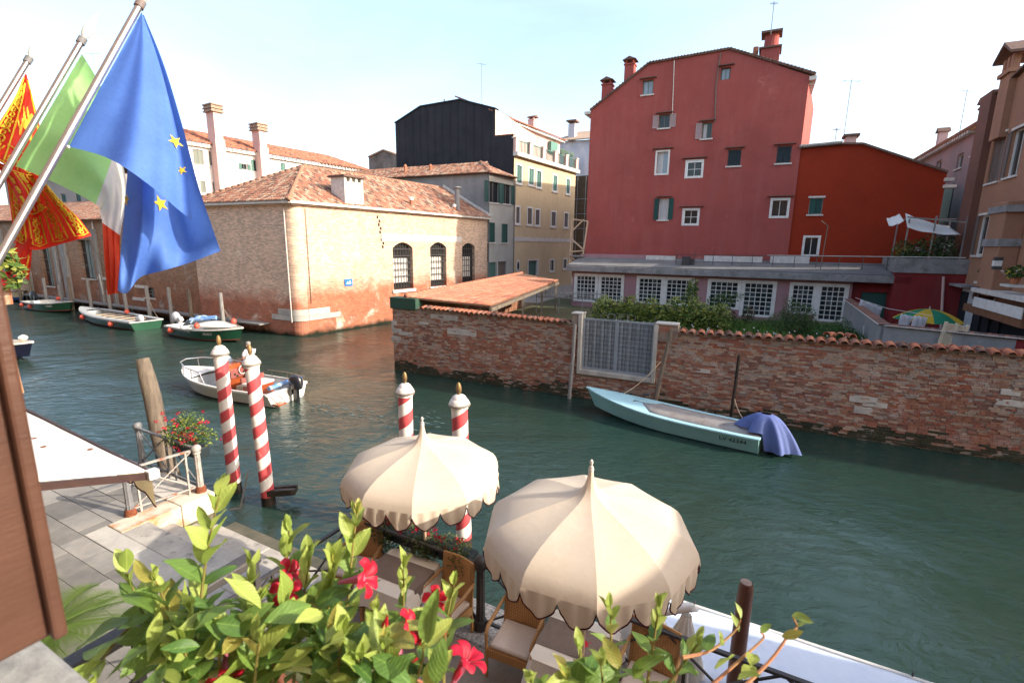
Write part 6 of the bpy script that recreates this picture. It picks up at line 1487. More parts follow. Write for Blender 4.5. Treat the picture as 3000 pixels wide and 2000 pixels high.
q = P0(.80, 4.50); zu2 = py_(1731, 1372, 4.50).z; parasol('large cream scalloped umbrella nearest the camera in the centre', q.x, q.y, .9, zu2, 1.07, 5)
# ================================================================== wicker armchairs
def make_chair():
    t = thing('wicker_armchair', 'x', 'chair', Matrix(), 'wicker armchairs on the terrace')
    k = MB(); k.grid(lambda s, tt: ((s-.5)*.50, .215+.06*tt+.02*math.sin(math.pi*s), .40+.57*tt), 8, 8); k.build('backrest', M['wicker'], t, smooth='all', solid=.035)
    k = MB(); k.tube([(-.255,.22,.0),(-.255,.22,.42),(-.255,.28,.98)], .018, 6); k.tube([(.255,.22,.0),(.255,.22,.42),(.255,.28,.98)], .018, 6); k.tube([(-.255,.28,.97),(0,.30,.985),(.255,.28,.97)], .018, 6); k.build('back_frame', M['bamboo'], t, smooth=True)
    for s in (-1, 1):
        k = MB(); k.tube([(s*.275,.25,.72),(s*.29,.02,.67),(s*.29,-.2,.645),(s*.285,-.255,.60),(s*.275,-.26,.0)], [.02,.024,.024,.022,.018], 7); k.build('arm', M['bamboo'], t, smooth=True)
    k = MB(); k.box(-.27,.27,-.26,.24,.27,.395); k.build('seat_frame', M['wicker'], t, bevel=.015)
    k = MB(); k.box(-.245,.245,-.25,.215,.398,.455); k.build('cushion', M['cushion'], t, bevel=.025)
    for s in (-1, 1):
        k = MB(); k.tube([(s*.255,.22,.27),(s*.26,.26,0)], .017, 6); k.build('leg', M['bamboo'], t)
    return t
chairs = [(7.42, -.78, 4, 'wicker armchair with beige cushion left of the nearest table'),
          (6.36, -.76, -6, 'wicker armchair between the far table and the dark iron post'),
          (4.78, -.72, 14, 'wicker armchair left of the far table, partly behind leaves'),
          (8.95, -.68, -4, 'wicker armchair at the right of the nearest table, half hidden by leaves')]
ch0 = make_chair()
for i, (x, y, rz, lb) in enumerate(chairs):
    Mx = QM @ at(x, y, .9, rz)
    o = ch0 if i == 0 else copy_tree(ch0, None, Mx)
    o.matrix_basis = Mx; MW[o.name] = Mx; o['label'] = lb
# ================================================================== tables
def table(label, x, y, rz, s=.80):
    t = thing('dining_table', label, 'table', QM @ at(x, y, .9, rz), 'terrace dining tables')
    k = MB(); k.box(-s/2,s/2,-s/2,s/2,.70,.735); k.build('table_top', M['bamboo'], t)
    for (a, b_) in ((-1,-1),(1,-1),(1,1),(-1,1)):
        k = MB(); k.bar((a*s*.43,b_*s*.43,0),(a*s*.43,b_*s*.43,.70), .05, .05, (0,1,0)); k.build('leg', M['bamboo'], t)
    return t
def tablecloth(label, lr, x, y, rz, s=.82, drop=.26):
    Mx = QM @ at(x, y, .9, rz)
    n = 48; k = MB()
    per = []
    for i in range(n):
        a = 2*math.pi*(i+.5)/n; c, s_ = math.cos(a), math.sin(a); m = max(abs(c), abs(s_)); per.append((c/m*s/2, s_/m*s/2, a))
    vs = [(px_, py_q, .742) for (px_, py_q, a) in per]
    for (px_, py_q, a) in per:
        cn = abs(math.sin(2*a))**4; w = .02*math.sin(a*10)+.045*cn; l = math.hypot(px_, py_q); f = (l+.012+w*.4)/l; vs.append((px_*f, py_q*f, .742-drop*.5))
    for (px_, py_q, a) in per:
        cn = abs(math.sin(2*a))**4; w = .035*math.sin(a*10+.4)+.09*cn; l = math.hypot(px_, py_q); f = (l+.03+w*.6)/l; vs.append((px_*f, py_q*f, .742-drop-.10*cn+.02*math.sin(a*5)))
    fs = [tuple(range(n))] + [(r*n+i, r*n+(i+1) % n, (r+1)*n+(i+1) % n, (r+1)*n+i) for r in range(2) for i in range(n)]
    k.add(vs, fs)
    o = tag(k.build('tablecloth', M['cloth'], None, Mx, smooth=True, fix=True), label, 'tablecloth', 'white tablecloths on the terrace')
    e = MB(); e.tube([vs[2*n+i] for i in range(n)]+[vs[2*n]], .007, 5, cap=False); e.build('piping', M['piping'], o)
    k = MB(); k.box(-s/2-.004, s/2+.004, -.20, .24, .744, .748); k.box(s/2+.004, s/2+.008, -.20, .24, .50, .748); k.box(-s/2-.008, -s/2-.004, -.20, .24, .50, .748)
    r = tag(k.build('table_runner', M['runner'], None, Mx), lr, 'table runner', 'taupe runners on the terrace tables')
    k = MB(); k.add([(.02,-.02,.750),(.09,-.04,.750),(.13,.02,.750),(.10,.075,.750),(.05,.085,.750),(.015,.04,.750)], [(0,1,2,3,4,5)]); k.add([(.12,.05,.7505),(.145,.06,.7505),(.14,.09,.7505)], [(0,1,2)]); k.add([(.03,.10,.7505),(.05,.12,.7505),(.02,.125,.7505)], [(0,1,2)]); k.build('printed_motif', M['motif'], r)
table('dining table under the large near umbrella', 8.20, -.84, 2); tablecloth('white cloth with dark piping on the table under the near umbrella', 'taupe runner with red motif on the nearest table', 8.20, -.84, 2)
table('dining table under the farther umbrella beside the flower rail', 5.66, -.86, 2); tablecloth('white cloth with dark piping on the farther table', 'taupe runner with red motif on the farther table', 5.66, -.86, 2)
# ================================================================== flower troughs on the terrace rail
for (lb_, x, w_, kk) in (('trailing grey-green planter behind the farther table on the terrace rail', 5.55, .8, 0), ('trailing planter with red flowers at the right of the farther table on the rail', 6.25, .55, 1), ('small dark planter at the steps end of the terrace rail', 4.85, .6, 2)):
    t = thing('rail_planter', lb_, 'planter', QM @ Matrix.Translation((x, -.30, 1.66)), 'planters hung on the terrace rail')
    k = MB(); k.box(-w_/2,w_/2,-.1,.1,0,.2); k.build('box', M['blackgreen'], t, bevel=.015)
    leafmass(rd, [((-.1,0,.22),w_*.55,.17,.15),((.12,-.12,.08),w_*.4,.13,.2),((w_*.3,-.08,.0),.18,.13,.25)], 1500, .022, 3).build('foliage', [M['leafG'],M['leafG'],M['leafM']] if kk < 2 else [M['leafD'],M['leafM'],M['leafG']], t, fix=False)
    for i in range(7): p = V((rd.uniform(-w_/2,w_/2), rd.uniform(-.12,.08), rd.uniform(.15,.4))); leafmass(rd, [(p,.04,.04,.035)], 10, .028, 1).build('blossom', [M['petR']], t, fix=False)
# ================================================================== brown wooden posts by the terrace
def brownpost(label, x, y, zt, r=.085):
    t = thing('wooden_mooring_post', label, 'mooring post', QM @ Matrix.Translation((x, y, -1)), 'brown wooden posts beside the terrace')
    n = 8; k = MB(); L = zt+1; k.tube([(0,0,0),(0,0,L*.5),(0,0,L-.25),(.004,0,L-.08),(.006,0,L)], [r*1.05,r,r*.98,r*.9,r*.74], 12, cap=False); k.build('post', M['brownwood'], t, smooth=True)
    k = MB(); k.lathe([(r*.745,L-.002),(r*.70,L+.006),(0,L+.008)], 12, cap=False); k.build('cut_top', M['cutwood'], t)
brownpost('brown wooden post with cut top rising through the white tarpaulin', 9.80, .12, 2.36)
brownpost('brown wooden post at the lower right corner of the picture', 12.30, .30, 2.02)
# ================================================================== barge under pale tarpaulin
bg_ = thing('covered_barge', 'flat barge under a pale white tarpaulin moored along the terrace edge', 'boat', QM @ Matrix.Translation((8.3, .6, 0)))
k = MB(); k.grid(lambda s, t: (8.45+s*13.5, .03+t*1.32, .93+.05*math.sin(math.pi*t)-.015*abs(math.sin(s*9*math.pi))+.006*math.sin(s*40+t*3)), 90, 8); k.build('tarpaulin', M['tarp'], bg_, QM, smooth='all', solid=.01)
k = MB(); k.tube([(8.4,1.36,.92),(22,1.36,.92)], .03, 8); k.build('edge_bar', M['white'], bg_, QM, smooth=True)
for i in range(6): k = MB(); k.tube([(9.2+i*1.25,1.36,.86),(9.2+i*1.25,1.37,1.0)], .012, 5); k.build('clip', M['iron'], bg_, QM)
k = MB(); k.box(8.5, 22, .1, 1.32, -.4, .82); k.build('hull', M['tarp'], bg_, QM, bevel=.06)
# folded white canvas at its end
fc = thing('folded_canvas', 'white canvas gathered and tied in folds at the end of the covered barge', 'canvas', QM @ Matrix.Translation((8.9, .1, .95)))
for (cx, cy, z0_, z1_, rb, lean) in ((9.18,.05,.95,1.78,.26,(.05,-.02)), (8.72,.15,.95,1.72,.34,(.12,0))):
    k = MB(); nn = 40; prof = [(1.0,0),(.8,.3),(.5,.65),(.26,.9),(.2,1.0)]
    vs = [];
    for (f, h_) in prof:
        for j in range(nn): a = 2*math.pi*j/nn; r_ = rb*f*(1+.22*math.sin(j*math.pi/2.0)*min(1, f+.2)); vs.append((cx+lean[0]*h_+r_*math.cos(a), cy+lean[1]*h_+r_*math.sin(a), z0_+(z1_-z0_)*h_))
    fs = [(i*nn+j, i*nn+(j+1) % nn, (i+1)*nn+(j+1) % nn, (i+1)*nn+j) for i in range(4) for j in range(nn)]
    k.add(vs, fs); k.build('gathered_cloth', M['whitecanvas'], fc, QM, smooth='all')
k = MB(); k.tube([(8.95,.0,1.70),(9.10,.03,1.80),(9.28,.05,1.88)], [.03,.05,.045], 10); k.lathe([(.0,-.05),(.055,0),(.0,.05)], 10, (9.30,.05,1.88)); k.build('tied_end', M['whitecanvas'], fc, QM, smooth=True)
# ================================================================== white awning over the quay
aw_ = thing('quay_awning', 'broad white canvas awning stretched over the quay at the left', 'awning', QM @ Matrix.Translation((3.2, -5.6, 0)))
c = [V((3.2,-2.5,3.2)), V((3.2,-5.7,4.22)), V((-7,-5.7,4.22)), V((-7,-1.95,3.2))]
clothsheet(c[0], c[3], c[2], c[1], .03, 30, 10, .006, 30).build('canvas', M['whitecanvas'], aw_, QM, smooth='all', solid=.006)
M['awnedge'] = pm('dark_brown_edge', (0.06,0.03,0.025), (0.04,0.02,0.018), 4, .6, .1, 30)
k = MB(); k.bar(c[0]+V((.02,0,-.05)), c[1]+V((.02,0,-.05)), .04, .075); k.build('side_arm', M['awnedge'], aw_, QM)
k = MB(); k.bar(c[0]+V((.03,.02,-.02)), c[3]+V((0,.02,-.02)), .03, .045); k.build('front_bar', M['awnedge'], aw_, QM)
k = MB(); k.box(3.19,3.30,-2.54,-2.42,3.12,3.235); k.build('end_cap', M['white'], aw_, QM, bevel=.01)
n = 120; k = MB(); vs = []
L_ = 10.2
for i in range(n+1):
    x = 3.2-L_*i/n; yv = -2.5+.55*i/n; d = .20+.10*abs(math.sin(i*math.pi/6))**.6+(.22*max(0, 1-i/3.0)); vs += [(x,yv+.03,3.14), (x,yv+.03+.015*math.sin(i*.9),3.14-d)]
k.add(vs, [(2*i,2*i+2,2*i+3,2*i+1) for i in range(n)]); k.build('valance', pm('yellow_cream_valance', (0.70,0.55,0.30), (0.66,0.51,0.27), 3, .85, .1, 80, trans=.5), aw_, QM, smooth='all', fix=False)
e = MB(); e.tube([vs[2*i+1] for i in range(n+1)], .010, 5); e.build('piping', M['piping'], aw_, QM)
for (px_, py_q) in ((100,1288),(128,1313),(265,1320)):
    a = ray(px_, py_q); p = V((0,0,CAMH)); nrm = (QM.to_3x3() @ V((0,-(4.22-3.2),-3.2))).normalized(); o_ = QM @ c[0]; tt = (o_-p).dot(nrm)/a.dot(nrm); w = p+a*tt
    k = MB(); k.lathe([(.035,.0),(.03,.008),(0,.012)], 7, cap=False); tag(k.build('fallen_leaf', pm('dry_leaf', (0.20,0.09,0.05), (0.14,0.07,0.04), 9, .8, 0), None, Matrix.Translation(w+V((0,0,.02)))), {100: 'small dry leaf nearest the shutter on the white awning', 128: 'small dry leaf in the middle of the white awning', 265: 'small dry leaf nearest the front edge of the white awning'}[px_], 'leaf', 'dry leaves on the awning')
# ================================================================== boats   (local x to the bow, waterline z = 0)
def hull_pts(L, B, D, tw=.8, sheer=.25, draft=.25, rake=.5, fine=1.7, n=16, chine=.8):
    st = []
    for i in range(n+1):
        s = i/n
        if s < .45: b = tw+(1-tw)*math.sin(s/.45*math.pi/2)
        else: b = max(0.0, 1-((s-.45)/.55)**(fine+.4))**(.9)
        b *= B/2
        zt = D+sheer*max(0, s-.25)**2/.56
        kz = -draft*(1-max(0, (s-.6)/.4)**2.2)+ (zt*.25)*max(0, (s-.8)/.2)**2
        xg = L*s; xk = (L-rake)*s + 0.0
        st.append((xg, xk, b, zt, kz, (b*chine, min(zt*.55, .03+.45*max(0, s-.5)**1.5))))
    return st
def make_hull(t, st, mt, mrail, min_, mfloor, floor=.12, rail=.05, wall=.05, stripe=None, deck_from=None, mdeck=None, transom_cut=0):
    n = len(st)-1; k = MB(); vs = []
    for (xg, xk, b, zt, kz, (cb, cz)) in st:
        xm = (xg+xk)/2
        vs += [(xg,b,zt),(xm,cb+.0,cz),(xk,0,kz),(xm,-cb,cz),(xg,-b,zt)]
    fs = [(5*i+j, 5*(i+1)+j, 5*(i+1)+j+1, 5*i+j+1) for i in range(n) for j in range(4)] + [(0,1,2,3,4)]
    k.add(vs, fs); h = k.build('hull', mt, t, smooth=True)
    k = MB()
    for s in (1, -1):
        pts = [(xg, s*max(0.0, b-.0), zt) for (xg, xk, b, zt, kz, c) in st]
        for i in range(n): k.bar(pts[i], (pts[i+1][0]+.004, pts[i+1][1], pts[i+1][2]), rail, rail*.8)
    k.bar((0,st[0][2],st[0][3]),(0,-st[0][2],st[0][3]), rail, rail*.8)
    k.build('gunwale', mrail, t)
    # inner skin and floor
    k = MB(); vs = []; m = n-1 if deck_from is None else max(2, int(n*deck_from))
    for i in range(m+1):
        xg, xk, b, zt, kz, c = st[i]; ib = max(.01, b-wall); x = xg+(wall if i == 0 else 0)
        fb = max(.01, ib*.82); vs += [(x,ib,zt-.01),(x,fb,floor),(x,-fb,floor),(x,-ib,zt-.01)]
    fs = [(4*i+j, 4*(i+1)+j, 4*(i+1)+j+1, 4*i+j+1) for i in range(m) for j in range(3)] + [(0,1,2,3), (4*m,4*m+1,4*m+2,4*m+3)]
    k.add(vs, fs, 0); k.build('inside', min_, t, fix=False)
    if deck_from is not None:
        k = MB(); vs = []
        for i in range(m, n+1):
            xg, xk, b, zt, kz, c = st[i]; vs += [(xg,b,zt+.012),(xg,0,zt+.012+.10*b),(xg,-b,zt+.012)]
        fs = [(3*i+j, 3*(i+1)+j, 3*(i+1)+j+1, 3*i+j+1) for i in range(n-m) for j in range(2)]
        k.add(vs, fs); k.build('foredeck', mdeck or mrail, t, smooth='all')
    if stripe:
        k = MB()
        for s in (1, -1):
            for i in range(n):
                a, b_ = st[i], st[i+1]
                def on(q, f): xm = (q[0]+q[1])/2; return V((xm+(q[0]-xm)*f, s*(q[5][0]+(q[2]-q[5][0])*f+.006), q[5][1]+(q[3]-q[5][1])*f))
                k.add([on(a,stripe[0]), on(b_,stripe[0]), on(b_,stripe[1]), on(a,stripe[1])], [(0,1,2,3)])
        k.build('hull_stripe', stripe[2], t)
    return h
def outboard(t, x, y, z, mcowl, mleg, sc=1.0, tilt=0, lab=None):
    Mx = MW[t.name] @ Matrix.Translation((x, y, z)) @ Matrix.Rotation(R(tilt), 4, 'Y') @ Matrix.Scale(sc, 4)
    k = MB(); k.lathe([(.08,.05),(.17,.10),(.2,.25),(.19,.42),(.13,.52),(.0,.56)], 14, cap=False)
    k.v = [(a*1.35, b*.85, c) for (a, b, c) in k.v]; e = k.build('outboard_motor', mcowl, t, Mx, smooth=True)
    k = MB(); k.box(-.07,.09,-.06,.06,-.75,.1); k.box(-.14,.16,-.12,.12,-.52,-.48); k.lathe([(.05,-.2),(.06,0),(.03,.2)], 8, (0,0,-.75)); k.build('motor_leg', mleg, e, Mx)
    k = MB(); k.box(.1,.32,-.1,.1,-.1,.12); k.build('clamp', mleg, e, Mx)
    return e
def textmesh(s, size, mt, parent, Mx, name='lettering'):
    c = bpy.data.curves.new('txt', 'FONT'); c.body = s; c.size = size; c.extrude = .002
    o = bpy.data.objects.new('txt', c); COL.objects.link(o); dg = bpy.context.evaluated_depsgraph_get(); me = bpy.data.meshes.new_from_object(o.evaluated_get(dg)); bpy.data.objects.remove(o); bpy.data.curves.remove(c)
    me.materials.clear(); me.materials.append(mt); o = bpy.data.objects.new(name, me); return put(o, parent, Mx)
def side_text(t, st, s, x0, f, size, mt, side=1, rev=False):
    """lettering lying on the topside; x0 along from the stern"""
    L = st[-1][0]; i = min(len(st)-2, max(0, int(x0/L*(len(st)-1))))
    def on(i_, f_): q = st[i_]; xm = (q[0]+q[1])/2; return V((xm+(q[0]-xm)*f_, side*(q[5][0]+(q[2]-q[5][0])*f_), q[5][1]+(q[3]-q[5][1])*f_))
    a, b_, c = on(i, f), on(i+1, f), on(i, min(1, f+.4))
    ux = (b_-a).normalized() * (-1 if side > 0 else 1); uz_ = (c-a); uz_ = (uz_-ux*uz_.dot(ux)).normalized(); nn = ux.cross(uz_)
    o_ = a + nn*.016
    Mx = MW[t.name] @ Matrix(((ux.x,uz_.x,nn.x,o_.x),(ux.y,uz_.y,nn.y,o_.y),(ux.z,uz_.z,nn.z,o_.z),(0,0,0,1)))
    return textmesh(s, size, mt, t, Mx)
M['hullgreen'] = glossy('dark_green_hull', (0.010,0.060,0.030), .35, .2, (0.016,0.075,0.04))
M['hullwhite'] = glossy('white_gelcoat', (0.72,0.70,0.64), .3, .3, (0.64,0.61,0.55))
M['hullblue'] = glossy('pale_aqua_gelcoat', (0.27,0.50,0.47), .35, .3, (0.23,0.45,0.43))
M['deckblue'] = glossy('light_blue_deck', (0.36,0.58,0.64), .45, .1, (0.32,0.53,0.59))
M['redoxide'] = pm('red_antifouling', (0.20,0.055,0.04), (0.14,0.045,0.035), 4, .7, .2, 30)
M['greydeck'] = pm('grey_cover_cloth', (0.30,0.285,0.27), (0.22,0.20,0.19), 1.6, .85, .3, 40, stain=(0.16,0.125,0.11), st=(.5,.75), ss=2)
M['bluetarp'] = pm('blue_motor_cover', (0.105,0.145,0.34), (0.08,0.112,0.28), 2.2, .75, .2, 60, stain=(0.18,0.22,0.38), st=(.6,.8), ss=2)
M['mahog'] = glossy('varnished_mahogany', (0.23,0.045,0.016), .22, .5, (0.33,0.075,0.02))
M['dashred'] = pm('faded_red_panel', (0.25,0.075,0.065), (0.19,0.06,0.05), 5, .6, .1, 40)
M['motorblack'] = glossy('black_motor_cowl', (0.012,0.013,0.018), .3, .3)
M['motorgrey'] = glossy('silver_motor_cowl', (0.55,0.56,0.58), .3, .2)
M['buoy'] = pm('orange_red_buoy', (0.62,0.10,0.06), (0.50,0.08,0.05), 6, .5, .1, 40)
M['bluefend'] = pm('blue_fender', (0.10,0.22,0.50), (0.32,0.42,0.55), 4, .6, .1, 40, lo=.45, hi=.6)
M['greyboat'] = pm('weathered_grey_deck_paint', (0.40,0.41,0.41), (0.30,0.31,0.31), 2.5, .7, .2, 40)
def buoys(t, pts, r=.14):
    for p in pts: k = MB(); k.lathe([(0,-r),(r*.7,-r*.75),(r,0),(r*.7,r*.75),(.03,r),(.03,r*1.25),(0,r*1.3)], 12, p, cap=False); k.build('buoy', M['buoy'], t, smooth=True)
# --- pale blue boat by the garden wall
B1 = thing('blue_motorboat', 'pale aqua motorboat with grey deck cover moored against the garden wall', 'boat', at(7.62, 13.98, 0, 144))
st = hull_pts(5.95, 1.55, .50, .92, .32, .2, .7, 1.6)
make_hull(B1, st, M['hullblue'], M['deckblue'], M['deckblue'], M['deckblue'], floor=.2, deck_from=.62, mdeck=M['deckblue'], rail=.06)
k = MB(); vs = []
idx = list(range(0, 12))
for i in idx: xg, xk, b, zt, kz, c = st[i]; ib = b-.16-(.35*max(0, i-9)); vs += [(xg+.02,ib,zt+.02),(xg+.02,ib*.5,zt+.07),(xg+.02,0,zt+.085),(xg+.02,-ib*.5,zt+.07),(xg+.02,-ib,zt+.02)]
k.add(vs, [(5*i+j,5*(i+1)+j,5*(i+1)+j+1,5*i+j+1) for i in range(len(idx)-1) for j in range(4)]); k.build('deck_cover', M['greydeck'], B1, smooth='all', fix=False, solid=.01)
k = MB(); 
for s in (1,-1):
    for i in range(11): a, b_ = st[i], st[i+1]; k.add([(a[0],s*a[2],a[3]+.026),(b_[0],s*b_[2],b_[3]+.026),(b_[0],s*(b_[2]-.17),b_[3]+.03),(a[0],s*(a[2]-.17),a[3]+.03)], [(0,1,2,3)])
k.build('side_deck', M['deckblue'], B1, fix=False)
k = MB(); k.box(3.72,3.95,-.52,-.40,.80,.86); k.build('cleat', M['iron'], B1)
outboard(B1, -.28, 0, .42, M['motorblack'], M['motorblack'], 1.0)
side_text(B1, st, 'LV 42344', 1.25, .50, .20, M['void'], 1)
# motor cover cloth: draped over the motor
cv = thing('motor_cover', 'blue cloth cover draped over the outboard motor of the aqua boat', 'cover', at(7.62, 13.98, 0, 144))
def cov(s, t_):
    a = 2*math.pi*s; f = t_
    top = V((.05-.25*f, 0, 1.12)); rx, ry = .12+.58*f**.8, .10+.40*f**.75
    if math.cos(a) > 0: rx *= 1.35
    fold = 1+.15*f*math.sin(a*7)+.08*f*math.sin(a*13+1)
    z = 1.12-.28*f-.72*f**2.2*(1.0 if math.cos(a) < .2 else .30)
    return V((-.05-.2*f+rx*fold*math.cos(a), ry*fold*math.sin(a), z))
k = MB(); k.grid(cov, 56, 12); k.build('cloth', M['bluetarp'], cv, smooth='all')
# --- white motorboat with driver
B2 = thing('white_motorboat', 'white open motorboat with mahogany console and black outboard under way', 'boat', at(-8.45, 17.75, 0, 159.4))
st2 = hull_pts(5.5, 2.05, .52, .94, .28, .22, .45, 2.2)
make_hull(B2, st2, M['hullwhite'], M['hullwhite'], M['greyboat'], M['greyboat'], floor=.16, deck_from=.80, mdeck=M['hullwhite'], rail=.09, wall=.10)
k = MB(); k.prism([(2.55,-.35,.16),(2.95,-.35,.16),(3.15,-.35,1.22),(2.62,-.35,1.22),(2.45,-.35,1.0)], (0,.75,0)); cn = k.build('console', M['mahog'], B2)
k = MB(); k.add([(2.595,-.30,1.16),(2.595,.36,1.16),(2.43,.36,.99),(2.43,-.30,.99)], [(0,1,2,3)]); k.box(2.40,2.52,-.33,.38,.72,1.0); k.build('dashboard', M['dashred'], cn, bevel=.01)
k = MB(); 
for (y_, z_) in ((-.2,.88),(0,.9),(.2,.86),(.1,.78)): k.lathe([(.05,-.01),(.05,.01)], 10, (0,0,0)); k.v[-20:] = [(2.395+c*.3, y_+a, z_+b_) for (a, b_, c) in k.v[-20:]]
k.build('gauges', M['void'], cn)
k = MB(); k.tube([(2.34,-.12+.17*math.cos(a*.524),1.0+.17*math.sin(a*.524)) for a in range(13)], .015, 6); k.build('steering_wheel', M['white'], cn, smooth=True)
k = MB(); k.grid(lambda s, t_: V((3.1+.12*t_, -.33+.7*s, 1.2+.22*t_)), 4, 2); k.build('windscreen', M['paleglass'], cn, solid=.01)
k = MB(); k.box(1.15,1.7,-.45,.5,.16,.55); sb = k.build('seat_box', M['mahog'], B2, bevel=.02)
k = MB(); k.box(1.12,1.72,-.47,.52,.553,.66); k.build('seat_cushion', M['hullwhite'], sb, bevel=.03)
k = MB(); k.box(1.66,1.74,-.5,.55,.66,.86); k.build('seat_back', M['dashred'], sb, bevel=.02)
k = MB(); k.box(2.0,2.35,-.3,.25,.16,.42); k.build('step_box', M['timber'], B2, bevel=.01)
k = MB()
for s in (1,-1):
    pts = [(3.1, s*.98, .62), (3.3, s*.98, 1.02), (4.2, s*.86, 1.10), (5.0, s*.48, 1.16), (5.32, 0, 1.16)]
    k.tube(pts, .02, 6)
    for (x_, y_) in ((3.8,.95),(4.5,.74),(5.1,.36)): k.tube([(x_, s*y_, .66+.12*(x_-3)/2),(x_+.02, s*y_*.97, 1.10)], .014, 5)
k.build('bow_rail', M['steel'], B2, smooth=True)
k = MB()
for s in (-1,): k.tube([(.1,s*.98,.72),(.9,s*1.0,.80),(2.0,s*1.0,.80)], .022, 6); [k.tube([(x_,s*.99,.55),(x_,s*.99,.79)], .016, 5) for x_ in (.2,1.0,1.8)]
k.build('grab_rail', M['pile'], B2)
k = MB(); k.tube([(.25,.62,.66),(.30,-.35,.66)], .085, 10); k.build('fender', M['bluefend'], B2, smooth=True)
k = MB(); k.tube([(.30,-.62,.64),(.30,-.98,.64)], .10, 10); k.build('fender', M['bluefend'], B2, smooth=True)
k = MB(); k.box(-.34,-.03,.42,.80,.10,.15); k.tube([(-.02,.45,.4),(-.34,.45,.12)], .015, 5); k.tube([(-.02,.78,.4),(-.34,.78,.12)], .015, 5); k.build('boarding_ladder', M['mahog'], B2)
outboard(B2, -.30, -.12, .42, M['motorblack'], M['motorblack'], 1.15)
